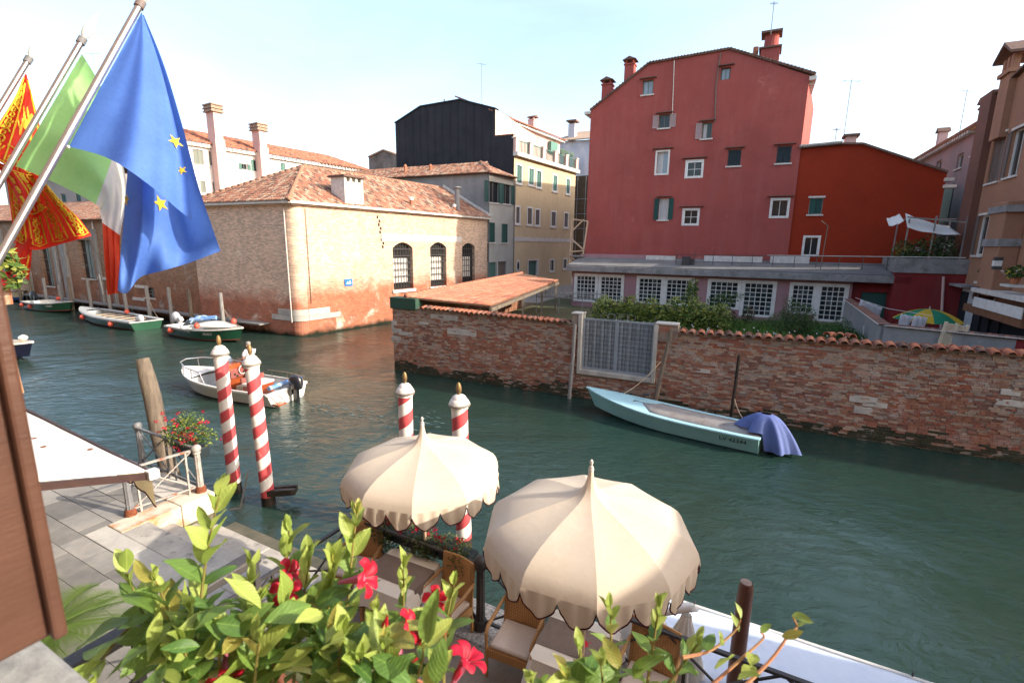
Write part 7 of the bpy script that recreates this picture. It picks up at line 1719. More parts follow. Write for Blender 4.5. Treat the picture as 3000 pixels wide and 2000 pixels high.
# --- person standing at the console
def person(label, Mx):
    t = thing('person', label, 'person', Mx)
    def skin(name, vs, es, rs, mt, root=0, sub=2):
        me = bpy.data.meshes.new(name); me.from_pydata(vs, es, []); o = bpy.data.objects.new(name, me); put(o, t)
        md = o.modifiers.new('skin', 'SKIN'); md.use_smooth_shade = True
        if not me.skin_vertices: 
            bpy.context.view_layer.objects.active = o
            bm = bmesh.new(); bm.from_mesh(me); bm.verts.layers.skin.verify(); bm.to_mesh(me); bm.free()
        for i, r in enumerate(rs): me.skin_vertices[0].data[i].radius = (r, r) if not isinstance(r, tuple) else r
        for d in me.skin_vertices[0].data: d.use_root = False
        me.skin_vertices[0].data[root].use_root = True
        s = o.modifiers.new('sub', 'SUBSURF'); s.levels = sub; s.render_levels = sub
        me.materials.append(mt); return o
    skinm = pm('skin_tone', (0.45,0.25,0.17), (0.40,0.21,0.14), 8, .55, 0, spec=.4)
    # body facing +x: feet at z=0, 1.75 m
    vs = [(0,0,.92),(.01,0,1.08),(.02,0,1.25),(.01,0,1.42),(.0,0,1.50),(.015,0,1.56),
          (-.0,.10,.88),(.02,.11,.48),(-.02,.12,.07),(.12,.13,.03),
          (0,-.10,.88),(.05,-.11,.48),(.0,-.12,.07),(.14,-.13,.03),
          (0,.19,1.42),(.08,.24,1.15),(.30,.18,1.06),(.38,.16,1.07),
          (0,-.19,1.42),(.10,-.24,1.16),(.32,-.16,1.10),(.40,-.14,1.10)]
    es = [(0,1),(1,2),(2,3),(3,4),(4,5),(0,6),(6,7),(7,8),(8,9),(0,10),(10,11),(11,12),(12,13),(3,14),(14,15),(15,16),(16,17),(3,18),(18,19),(19,20),(20,21)]
    rs = [(.15,.12),(.14,.11),(.17,.12),(.17,.11),(.06,.06),(.055,.055),.085,.06,.045,.04,.085,.06,.045,.04,.06,.045,.035,.03,.06,.045,.035,.03]
    skin('body', vs, es, rs, skinm)
    sv = [(0,0,.86),(.01,0,1.08),(.02,0,1.25),(.01,0,1.42),(.0,0,1.49),(0,.20,1.42),(.06,.245,1.22),(0,-.20,1.42),(.07,-.245,1.22)]
    skin('shirt', sv, [(0,1),(1,2),(2,3),(3,4),(3,5),(5,6),(3,7),(7,8)], [(.165,.135),(.155,.125),(.185,.135),(.185,.125),(.075,.075),.078,.07,.078,.07], pm('white_shirt', (0.74,0.70,0.70), (0.64,0.60,0.62), 4, .85, .2, 40), 1)
    tv = [(0,0,.92),(0,.10,.84),(.02,.11,.48),(-.02,.12,.10),(0,-.10,.84),(.05,-.11,.48),(0,-.12,.10)]
    skin('trousers', tv, [(0,1),(1,2),(2,3),(0,4),(4,5),(5,6)], [(.16,.13),.10,.075,.06,.10,.075,.06], pm('dark_trousers', (0.05,0.05,0.06), (0.035,0.035,0.04), 4, .85, .2, 40))
    k = MB(); k.lathe([(.0,1.535),(.05,1.545),(.068,1.60),(.078,1.66),(.076,1.72),(.05,1.765),(.0,1.775)], 16, cap=False); k.v = [(a*1.15+.02+(.012 if (a > .05 and c < 1.6) else 0), b*.95, c) for a, b, c in k.v]
    k.lathe([(0,-.02),(.012,0),(0,.02)], 6, (.115,0,1.645)); k.lathe([(0,-.03),(.02,0),(0,.03)], 6, (.02,.075,1.64)); k.lathe([(0,-.03),(.02,0),(0,.03)], 6, (.02,-.075,1.64))
    h_ = k.build('head', skinm, t, smooth='all')
    k = MB()
    for s in (1,-1): k.lathe([(0,-.009),(.011,0),(0,.009)], 8, (.098,s*.03,1.665))
    k.obox((.105,0,1.60),(.006,0,0),(0,.022,0),(0,0,.004)); k.build('eyes_and_mouth', M['void'], h_)
    k = MB(); k.lathe([(.079,1.66),(.086,1.70),(.082,1.745),(.055,1.785),(0,1.797)], 14, cap=False); k.v = [(a*1.15+.008, b*1.0, c) for a, b, c in k.v]; k.build('hair', pm('grey_hair', (0.30,0.27,0.24), (0.20,0.18,0.16), 20, .8, .4, 80), h_, smooth='all')
    # hands on the wheel
    for s, y in ((1,.16),(-1,-.14)):
        hb = (.40,y,1.08)
        hv = [(.37,y,1.075),(.43,y,1.09)]; he = [(0,1)]; hr = [(.028,.016),(.032,.016)]
        for f in range(4):
            b0 = len(hv); yy = y-.027+f*.018; hv += [(.455,yy,1.10),(.485,yy,1.085-.004*abs(f-1.5)),(.478,yy,1.055)]; he += [(1,b0),(b0,b0+1),(b0+1,b0+2)]; hr += [.0095,.0085,.0075]
        b0 = len(hv); hv += [(.42,y-s*.035,1.075),(.45,y-s*.05,1.06)]; he += [(0,b0),(b0,b0+1)]; hr += [.011,.009]
        skin('hand', hv, he, hr, skinm, 0, 1)
    return t
person('grey-haired person in a white shirt standing at the console of the white motorboat', at(-8.45, 17.75, 0, 159.4) @ Matrix.Translation((2.25, -.40, .28)))
# --- green boats moored on the far side
def greenboat(label, Mx, L, B, D, kind):
    t = thing('green_workboat', label, 'boat', Mx, 'green boats moored along the warehouse')
    st = hull_pts(L, B, D, .86, .30, .25, .6, 1.7)
    make_hull(t, st, M['hullgreen'], M['greyboat'] if kind != 0 else M['hullwhite'], M['greyboat'], M['greyboat'], floor=.15, deck_from=.60 if kind == 0 else (.82 if kind == 1 else .5), mdeck=M['hullwhite'] if kind != 1 else M['greyboat'], rail=.10, stripe=(.0, .10, M['redoxide']))
    return t, st
g3, st = greenboat('dark green boat with white domed foredeck and silver outboard nearest the warehouse corner', at(-21.5, 31.15, 0, -26.5), 6.3, 2.05, .62, 0)
k = MB(); k.grid(lambda s, t_: V((2.6+3.0*s, (t_-.5)*1.8*(1-s**2.2)**.6*(1-.05*s), .78+.16*s+.28*math.sin(math.pi*min(1, s*.8+.2))*math.cos((t_-.5)*math.pi)**.7)), 14, 12); k.build('cabin_cover', M['hullwhite'], g3, smooth='all', solid=.02)
k = MB(); k.tube([(2.6,-.8,1.0),(2.3,-.2,1.3),(2.3,.3,1.3),(2.6,.85,1.0)], .04, 6); k.tube([(2.3,-.6,1.15),(3.6,.2,1.32)], .12, 8); k.build('rolled_canopy', M['bluefend'], g3, smooth=True)
k = MB(); k.grid(lambda s, t_: V((2.2+.6*t_-.5, -.8+1.6*s, .75+.4*t_)), 6, 2); k.build('windscreen', M['paleglass'], g3, solid=.01)
outboard(g3, -.2, .1, .72, M['motorgrey'], M['motorgrey'], 1.25, -38)
buoys(g3, [(.75,-.98,.42), (3.4,-.9,.92), (5.1,.3,1.18)], .17)
side_text(g3, st, 'ZE PADOVA TA SP 0785', 1.05, .74, .20, M['white'], -1); side_text(g3, st, 'V01537', 4.15, .52, .24, M['white'], -1)
k = MB(); k.box(2.2,2.6,-1.06,-1.0,.10,.13)
g2, st = greenboat('long green open barge with grey decks and orange buoys between two green boats', at(-24.6, 32.5, 0, 152), 9.2, 2.3, .55, 1)
k = MB()
for s in (1,-1):
    for i in range(13): a, b_ = st[i], st[i+1]; k.add([(a[0],s*a[2],a[3]+.05),(b_[0],s*b_[2],b_[3]+.05),(b_[0],s*(b_[2]-.34),b_[3]+.05),(a[0],s*(a[2]-.34),a[3]+.05)], [(0,1,2,3)])
k.build('side_deck', M['greyboat'], g2, fix=False, solid=.04)
for i in range(5): k = MB(); k.box(1.6+i*1.1,1.75+i*1.1,-.85,.85,.48,.53); k.build('thwart', M['timber'], g2)
outboard(g2, .55, .2, .52, M['motorgrey'], M['motorgrey'], 1.0, -50)
buoys(g2, [(2.2,1.15,.30),(4.4,-.85,.75),(6.4,1.05,.42)], .17)
side_text(g2, st, 'ZE PADOVA', 3.2, .7, .2, M['white'], 1)
g1, st = greenboat('dark green motorboat with white deck and dark outboard farthest left of the green boats', at(-41.2, 42.0, 0, -26.5), 6.2, 2.2, .62, 2)
k = MB(); k.box(1.4,1.8,-.7,.7,.2,.75); k.build('seat', M['hullwhite'], g1, bevel=.04)
outboard(g1, .0, 0, .72, M['motorblack'], M['motorblack'], 1.3, -40); buoys(g1, [(.5,-1.05,.4),(1.9,-1.05,.35),(2.6,.6,.9)], .17)
side_text(g1, st, 'V 0378', 4.4, .55, .24, M['white'], -1)
# --- boats cut by the left edge
B6 = thing('dark_motorboat', 'dark blue motorboat bow with cream deck entering at the left edge', 'boat', at(-30.4, 24.9, 0, -11))
st = hull_pts(6.9, 2.0, .62, .9, .30, .25, .7, 1.6); make_hull(B6, st, glossy('navy_hull', (0.012,0.014,0.035), .3, .3), M['hullwhite'], M['greyboat'], M['greyboat'], deck_from=.55, mdeck=pm('cream_deck', (0.60,0.48,0.32), (0.52,0.41,0.27), 3, .6, .1, 40), rail=.10)
k = MB(); k.lathe([(0,-.16),(.14,-.1),(.2,0),(.14,.1),(0,.16)], 12, (6.2,.1,1.08), cap=False); k.build('white_fender', M['hullwhite'], B6, smooth=True)
B7 = thing('cream_blue_boat', 'cream and blue wooden boat at the far left beyond the flags', 'boat', at(-52.2, 49.0, 0, -26.5))
st = hull_pts(7.0, 2.2, .75, .9, .3, .25, .6, 1.6); make_hull(B7, st, glossy('blue_hull', (0.02,0.06,0.20), .4), M['pile'], M['greyboat'], M['greyboat'], deck_from=.5, mdeck=M['hullwhite'], rail=.12, stripe=(.3,.95, pm('cream_paint', (0.55,0.48,0.32), (0.48,0.40,0.26), 3, .6, .1, 40)))
B8 = thing('small_blue_dinghy', 'small pale blue dinghy stern with outboard at the far left edge', 'boat', at(-36.6, 34.2, 0, 170))
st = hull_pts(3.4, 1.4, .40, .9, .2, .15, .4, 1.6); make_hull(B8, st, M['deckblue'], M['hullwhite'], M['greyboat'], M['greyboat'], rail=.06); outboard(B8, -.2, 0, .45, M['hullblue'], M['motorgrey'], 1.0)
# mooring ropes
def rope(label, a, b_, sag=.25):
    a, b_ = V(a), V(b_); k = MB(); k.tube([a+(b_-a)*t+V((0,0,-4*sag*t*(1-t))) for t in [i/10 for i in range(11)]], .014, 5); tag(k.build('mooring_rope', M['timber'], smooth=True), label, 'rope', 'mooring ropes')
Bm = lambda o, p: MW[o.name] @ V(p)
rope('rope tying the aqua boat bow to the split stake by the gate', Bm(B1,(4.6,-.25,.78)), wp(1935,1060,-.35), .12); rope('rope from the aqua boat stern to the dark iron post', Bm(B1,(.7,-.72,.58)), wp(2150,1160,-.75), .10)
rope('rope from the white decked green boat to its grey pile', Bm(g3,(5.6,.3,.95)), FL.w(FL.uz(654,900,-1.1)[0],-1.1,1.6), .2); rope('rope from the long green barge to its grey pile', Bm(g2,(.4,-.95,.6)), FL.w(FL.uz(438,880,-1.1)[0],-1.1,1.5), .2)
# wake behind the white motorboat
k = MB(); rdw = random.Random(8)
for i in range(130):
    x = -rdw.uniform(1.0, 6.5); y = rdw.gauss(0, .16+.05*abs(x)); s = rdw.uniform(.015, .06)
    k.add([(x-s*2.2,y,.006),(x,y+s*.5,.012),(x+s*2.2,y,.006),(x,y-s*.5,.006)], [(0,1,2,3)])
tag(k.build('wake_foam', pm('foam', (0.20,0.27,0.27), (0.12,0.19,0.18), 9, .6, 0), None, at(-8.45, 17.75, 0, 159.4), fix=False), 'broken foam of the wake trailing the white motorboat', 'foam', kind='stuff')
# ================================================================== hotel behind the camera
ht = thing('hotel_facade', 'brown plastered hotel wall behind the balcony with flags', 'building', QM @ Matrix.Translation((0,-5.95,0)))
k = MB(); k.box(-60, 17.4, -7.2, -5.98, 0, 16); k.build('wall', plaster('hotel_plaster', (0.42,0.27,0.19), (0.37,0.24,0.17)), ht, QM)
k = MB(); k.box(8.25, 13.5, -5.97, -4.22, 4.28, 4.42); k.build('balcony_slab', M['istria'], ht, QM, bevel=.02)
# stone ledge and brown shutter
k = MB(); k.box(7.7, 9.02, -5.97, -5.115, 5.24, 5.40); tag(k.build('window_ledge', pm('speckled_ledge_stone', (0.30,0.295,0.27), (0.21,0.205,0.195), 30, .8, .3, 60, lo=.4, hi=.6), None, QM, bevel=.012), 'grey speckled stone window ledge at the lower left corner', 'ledge')
M['shut'] = pm('brown_paint_with_shade', (0.085,0.038,0.024), (0.068,0.030,0.019), 2.2, .42, .15, 24, scl=(1,1,6), spec=.45)  # brown darkened so the colour itself carries the shade on the shutter
sh_ = thing('window_shutter', 'brown panelled wooden window shutter standing open at the left edge', 'shutter', QM @ Matrix.Translation((8.9, -5.9, 5.46)))
X0 = 8.835; yo, yi = -5.125, -5.93; zb, zt = 5.465, 7.6
k = MB(); k.box(X0, X0+.045, yo-.10, yo, zb, zt); k.build('outer_stile', M['shut'], sh_, QM, bevel=.006)
k = MB(); k.box(X0, X0+.045, yi, yi+.10, zb, zt); k.build('inner_stile', M['shut'], sh_, QM, bevel=.006)
for z0_, z1_ in ((zb, zb+.12), (5.885, 5.945), (6.42, 6.50), (7.1,7.2)):
    k = MB(); k.box(X0, X0+.043, yi+.10, yo-.10, z0_, z1_); k.build('rail', M['shut'], sh_, QM, bevel=.006)
for z0_, z1_ in ((zb+.12, 5.885), (5.945, 6.42), (6.5, 7.1)):
    k = MB(); k.box(X0+.012, X0+.030, yi+.10, yo-.10, z0_, z1_); k.build('panel', M['shut'], sh_, QM)
    for yy in (yi+.10, yo-.118): k = MB(); k.box(X0+.030, X0+.040, yy, yy+.018, z0_, z1_); k.build('moulding', M['shut'], sh_, QM, bevel=.004)
k = MB(); k.box(X0+.046, X0+.062, yo-.012, yo+.004, zb, zt); k.build('edge_bead', M['shut'], sh_, QM, bevel=.004)
k = MB(); k.box(X0-.003, X0+.055, yo-.05, yo+.012, 6.07, 6.16); k.build('hinge', M['iron'], sh_, QM)
# sunlit end of the second leaf, seen just beyond
sh2 = thing('window_shutter', 'sunlit orange-brown shutter edge seen just beyond the near shutter', 'shutter', QM @ Matrix.Translation((8.6, -5.2, 5.46)))
a = ray(30, 1150)*1.9; k = MB(); P_l = FQ.I @ (V((0,0,CAMH))+ray(52,1150)*1.9); P_t = FQ.I @ (V((0,0,CAMH))+ray(12,990)*1.9)
k.obox((P_l+P_t)/2, V((.022,.0,0)), V((0,.012,0)), (P_t-P_l)/2); k.build('leaf_edge', pm('sunlit_shutter_wood', (0.34,0.15,0.05), (0.28,0.12,0.04), 4, .5, .2, 30), sh2, QM)  # sunlight on the shutter wood put into this brighter orange
# balcony ironwork
br_ = thing('balcony_railing', 'dark iron balcony railing behind the foreground leaves', 'railing', QM @ Matrix.Translation((8.32,-5,4.05)))
k = MB(); k.bar((8.32,-5.95,5.0),(8.32,-4.48,5.0), .052, .030); k.build('side_rail', M['iron'], br_, QM, bevel=.006)
k = MB(); k.bar((8.30,-4.26,4.52),(13.4,-4.26,4.52), .052, .030); k.build('front_rail', M['iron'], br_, QM, bevel=.006)
for i in range(5): k = MB(); y = -5.85+i*.34; k.bar((8.32,y,4.42),(8.32,y,4.985), .018, .018, (0,1,0)); k.build('baluster', M['iron'], br_, QM)
for i in range(26): k = MB(); x = 8.4+i*.19; k.bar((x,-4.26,4.42),(x,-4.26,4.505), .018, .018, (0,1,0)); k.build('baluster', M['iron'], br_, QM)
for i in range(4):
    k = MB(); x, y = 8.32, -5.5+i*.34; k.tube([(x, y+.09*math.cos(a*.5)*(1-a*.035), 4.78+.09*math.sin(a*.5)*(1-a*.035)) for a in range(22)], .009, 6); k.build('scroll', M['iron'], br_, QM, smooth=True)
# ================================================================== flags
def fabric(name, c, c2=None, tr=.45): return pm(name, c, c2 or tuple(x*.85 for x in c), 4, .6, .08, 300, trans=tr, spec=.25)
M['euB'] = fabric('eu_blue_cloth', (0.11,0.24,0.68), (0.09,0.20,0.60)); M['gold'] = fabric('gold_print', (0.80,0.56,0.05), None, .3)
M['itG'] = fabric('green_cloth', (0.45,0.82,0.32), (0.39,0.77,0.27), .55); M['itW'] = fabric('white_cloth', (0.80,0.78,0.74), None, .5); M['itR'] = fabric('red_cloth', (0.70,0.075,0.03), None, .45)
M['veR'] = fabric('venice_red_cloth', (0.74,0.045,0.022), (0.66,0.035,0.02), .45)
def crv(pts, t):
    n = len(pts)-1; f = min(n-1e-6, max(0, t*n)); i = int(f); f -= i
    g = lambda j: pts[max(0, min(n, j))]
    p0, p1, p2, p3 = g(i-1), g(i), g(i+1), g(i+2)
    return tuple(.5*((2*p1[q])+(-p0[q]+p2[q])*f+(2*p0[q]-5*p1[q]+4*p2[q]-p3[q])*f*f+(-p0[q]+3*p1[q]-3*p2[q]+p3[q])*f**3) for q in range(3))
def sheet(left, right, bottom=None, fold=None):
    def fn(s, t):
        a, b_ = crv(left, t), crv(right, t); p = [a[q]*(1-s)+b_[q]*s for q in range(3)]
        if bottom:
            c = crv(bottom, s); e = [left[-1][q]*(1-s)+right[-1][q]*s for q in range(3)]; p = [p[q]+(c[q]-e[q])*t**1.5 for q in range(3)]
        if fold: p[2] += fold(s, t)
        return V((0, 0, CAMH)) + ray(p[0], p[1])*p[2]
    return fn
def star(fn, s, t, r, mb, rot=0, N=5):
    e = .01; c = fn(s, t); du = (fn(s+e, t)-fn(s-e, t)).normalized(); dv = (fn(s, t+e)-fn(s, t-e)).normalized(); n = du.cross(dv).normalized()
    if n.dot(V((0,0,CAMH))-c) < 0: n = -n
    dv = (dv-du*dv.dot(du)).normalized()
    pts = []
    for i in range(10): a = math.pi*i/5+rot; q = r if i % 2 == 0 else r*.40; pts.append(c+n*.010+du*q*math.sin(a)-dv*q*math.cos(a))
    b0 = len(mb.v); mb.add(pts+[c+n*.012], [(i, (i+1) % 10, 10) for i in range(10)])
def find(fn, px, py_q):
    best = None
    for i in range(41):
        for j in range(41):
            w = fn(i/40, j/40)-V((0,0,CAMH)); z = w.dot(fw); d = (1500+FPX*w.dot(rt)/z-px)**2+(1000-FPX*w.dot(up)/z-py_q)**2
            if best is None or d < best[0]: best = (d, i/40, j/40)
    return best[1], best[2]
# poles (parallel, square to the facade)
def flagpole(label, x, ya, za, r=.021):
    A = V((x, ya, za)); d = V((0, .89, 1.61)).normalized(); b0 = A - d*((za-2.95)/d.z); t = thing('flagpole', label, 'flagpole', QM @ Matrix.Translation(b0), 'steel flagpoles on the hotel')
    k = MB(); k.tube([b0, A], r, 12); k.build('pole', M['steel'], t, QM, smooth=True)
    k = MB(); k.tube([A-d*.04, A+d*.01], r*1.35, 12); k.build('collar', M['greyiron'], t, QM, smooth=True)
    k = MB(); k.tube([A+d*.01, A+d*.04, A+d*.09, A+d*.16, A+d*.24], [r*.5, r*1.3, r*1.6, r*1.0, .002], 10); k.build('finial', M['hullwhite'], t, QM, smooth=True)
    return A, d
flagpole('nearest steel flagpole carrying the blue flag', 5.87, -3.34, 7.51); flagpole('middle steel flagpole carrying the green white red flag', 5.10, -3.36, 7.41, .020); flagpole('farthest steel flagpole carrying the red and gold flag', 4.18, -3.35, 7.42, .020)
# EU flag
eu = thing('blue_star_flag', 'large blue flag with yellow stars draped from the nearest pole', 'flag', Matrix.Translation(V((0,0,CAMH))+ray(415,35)*3.2))
fA = sheet([(415,36,3.19),(345,165,3.11),(272,297,3.03),(202,430,2.96)], [(416,38,3.19),(462,170,3.2),(505,330,3.18),(540,490,3.12),(563,646,3.02)],
   [(202,430,2.96),(300,457,2.95),(375,497,2.97),(455,556,3.03),(520,612,3.05),(563,646,3.02)], lambda s, t: .05*t*math.sin(s*7.5+.6)*(1-.2*t)-.05*t*math.sin(s*math.pi)+.014*t*math.sin(s*19+t*4))
k = MB(); k.grid(fA, 44, 36); k.build('upper_fold', M['euB'], eu, Matrix(), smooth='all', fix=False)
fB = sheet([(400,60,3.26),(385,300,3.24),(374,490,3.22),(364,620,3.2),(352,760,3.19),(344,850,3.19)], [(421,44,3.22),(480,190,3.28),(532,360,3.3),(580,540,3.31),(620,660,3.32),(646,735,3.34)],
   [(344,850,3.19),(372,858,3.22),(412,812,3.27),(480,792,3.25),(560,768,3.3),(646,735,3.34)], lambda s, t: .075*math.sin(s*8.5+1.0+t*1.2)*min(1, t*1.6)+.02*math.sin(s*21+t*5)*t+.045*t*math.sin((s*1.2-t)*9))
k = MB(); k.grid(fB, 52, 44); k.build('lower_drape', M['euB'], eu, Matrix(), smooth='all', fix=False)
for fn, px_, py_q, r_, ro in ((fA,507,420,.050,.3),(fA,533,505,.034,.1),(fB,376,592,.052,.15),(fB,465,597,.058,.1),(fB,528,476,.03,.2)):
    s, t = find(fn, px_, py_q); mb = MB(); star(fn, s, t, r_, mb, ro); mb.build('star', M['gold'], eu, Matrix(), fix=False)
k = MB()
for q0, q1 in (((202,430,2.96),(176,428,2.955)),): k.tube([V((0,0,CAMH))+ray(q0[0],q0[1])*q0[2], V((0,0,CAMH))+ray(q1[0],q1[1])*q1[2]], .009, 6)
k.build('toggle', M['hullwhite'], eu, Matrix())
# Italian flag
it = thing('green_white_red_flag', 'green white and red flag hanging from the middle pole', 'flag', Matrix.Translation(V((0,0,CAMH))+ray(240,160)*3.5))
top = [(240,158,3.53),(300,265,3.56),(345,420,3.58),(372,560,3.56),(352,690,3.54),(352,770,3.53),(346,858,3.52)]
bot = [(46,487,3.33),(160,535,3.36),(281,598,3.42),(292,622,3.46),(299,652,3.46),(305,750,3.47),(315,864,3.48)]
ft = lambda s, t: (lambda a, b_: V((0,0,CAMH))+ray(a[0]*(1-s)+b_[0]*s, a[1]*(1-s)+b_[1]*s)*(a[2]*(1-s)+b_[2]*s+.05*math.sin(s*6+t*3)*math.sin(math.pi*min(1, t*1.5+.1))+.035*math.sin(t*11+s*2)+.012*math.sin(s*17)))(crv(top, t), crv(bot, t))
for i, (nm, mt) in enumerate((('green_band', 'itG'), ('white_band', 'itW'), ('red_band', 'itR'))):
    k = MB(); k.grid(lambda s, t: ft(s, (i+t)/3), 26, 18); k.build(nm, M[mt], it, Matrix(), smooth='all', fix=False)
# red and gold flag with scrollwork
vf = thing('red_gold_flag', 'red flag with gold scrollwork borders hanging from the farthest pole', 'flag', Matrix.Translation(V((0,0,CAMH))+ray(75,215)*3.9))
v1 = sheet([(74,216,3.95),(40,290,3.88),(-20,385,3.8),(-80,480,3.72)], [(78,218,3.95),(100,300,3.97),(122,400,3.98),(128,520,3.95)], [(-80,480,3.72),(-10,470,3.78),(60,515,3.85),(128,520,3.95)], lambda s, t: .05*math.sin(s*7+t*2)*t)
v2 = sheet([(10,470,3.88),(24,560,3.86),(34,640,3.84),(42,712,3.82)], [(120,520,3.90),(180,590,3.86),(232,640,3.84),(268,690,3.82)], [(42,712,3.82),(105,732,3.8),(190,712,3.84),(268,690,3.82)], lambda s, t: .06*math.sin(s*11+t*2.5)+.02*math.sin(t*9))
v3 = sheet([(60,690,3.78),(35,740,3.78),(25,775,3.77)], [(95,700,3.77),(92,760,3.78),(84,822,3.76)], None, lambda s, t: .04*math.sin(s*6+t*4))
v4 = sheet([(-20,470,3.76),(28,540,3.74),(60,600,3.72)], [(60,500,3.80),(115,560,3.78),(140,612,3.75)], [(60,600,3.72),(95,640,3.7),(140,612,3.75)], lambda s, t: .05*math.sin(s*8+t*3))
for nm, fn in (('hoist_field', v1), ('tails', v2), ('tail_tip', v3), ('folded_field', v4)):
    k = MB(); k.grid(fn, 30, 26); k.build(nm, M['veR'], vf, Matrix(), smooth='all', fix=False)
def stroke(mb, fn, pts, r=.0055):
    P = []
    for (s, t) in pts:
        c = fn(s, t); P.append(c+(V((0,0,CAMH))-c).normalized()*.012)
    mb.tube(P, r, 5)
def swirl(mb, fn, s0, t0, rs, rt_, sg=1):
    stroke(mb, fn, [(s0+rs*(1-a/16)*math.cos(sg*a*.6), t0+rt_*(1-a/16)*math.sin(sg*a*.6)) for a in range(14)], .006)
    stroke(mb, fn, [(s0-rs*(1-a/16)*math.cos(sg*a*.6)*.9, t0+rt_*1.3-rt_*(1-a/16)*math.sin(sg*a*.6)) for a in range(14)], .006)
k = MB()
stroke(k, v1, [(.08,.08+.9*a/20) for a in range(21)]); stroke(k, v1, [(.42,.15+.8*a/20) for a in range(21)]); stroke(k, v1, [(.92,.1+.85*a/20) for a in range(21)]); stroke(k, v1, [(.05+.9*a/20,.97) for a in range(21)]); stroke(k, v1, [(.4+.55*a/20,.80) for a in range(21)])
for i in range(6): swirl(k, v1, .25, .22+i*.12, .11, .045, 1 if i % 2 else -1)
for i in range(4): swirl(k, v1, .5+i*.13, .885, .05, .035)
k.build('gold_border', M['gold'], vf, Matrix())
k = MB()
for i in range(4):
    a0, a1 = .05+i*.25, .05+i*.25+.17
    stroke(k, v2, [(a0,.08),(a0,.3),(a0,.6),(a0,.92),((a0+a1)/2,.94),(a1,.92),(a1,.6),(a1,.3),(a1,.08)])
    for j in range(6): swirl(k, v2, (a0+a1)/2, .14+j*.135, .05, .05, 1 if j % 2 else -1)
k.build('gold_tail_border', M['gold'], vf, Matrix())
k = MB()
stroke(k, v4, [(.1+.85*a/12,.12) for a in range(13)]); stroke(k, v4, [(.1+.85*a/12,.9) for a in range(13)]); stroke(k, v4, [(.62,.15+.7*a/12) for a in range(13)])
for i in range(4): swirl(k, v4, .8, .2+i*.2, .09, .07); swirl(k, v4, .3, .3+i*.18, .07, .05)
stroke(k, v3, [(.5,.1),(.85,.5),(.8,.85),(.35,.6)])
k.build('gold_scrollwork', M['gold'], vf, Matrix())
# gold winged beast emblem, kept as simple shapes
k = MB()
for (s0, t0, a, b_, ro) in ((.66,.56,.13,.055,.2),(.80,.50,.06,.05,0),(.58,.47,.10,.03,.9),(.70,.46,.09,.03,1.0),(.55,.62,.03,.06,0),(.76,.64,.03,.06,0),(.48,.58,.08,.015,.7)):
    n = 12; P = []
    for i in range(n): q = 2*math.pi*i/n; x, y = a*math.cos(q), b_*math.sin(q); c = v1(s0+x*math.cos(ro)-y*math.sin(ro), t0+(x*math.sin(ro)+y*math.cos(ro))); P.append(c+(V((0,0,CAMH))-c).normalized()*.010)
    k.add(P, [tuple(range(n))])
k.build('gold_emblem', M['gold'], vf, Matrix(), fix=False)
# red flowers at the left edge below the poles
gp = V((0,0,CAMH))+ray(12,800)*3.0; gr = thing('window_geranium', 'bright green geranium with red flowers at the left edge below the flagpoles', 'plant', Matrix.Translation(gp))
leafmass(rd, [((-.04,0,0),.14,.12,.11),((-.02,0,.10),.10,.09,.07)], 340, .034, 2).build('foliage', [M['leafM'],M['leafY']], gr, fix=False)
for p in ((.05,-.02,.0),(-.06,-.08,-.09),(.02,-.06,-.06),(-.05,-.05,.04)): leafmass(rd, [(p,.03,.03,.03)], 16, .022, 1).build('blossom', [M['petR']], gr, fix=False)
k = MB(); k.box(-.4,-.06,-.08,.08,-.2,-.09); k.build('box', M['terracotta'], gr)

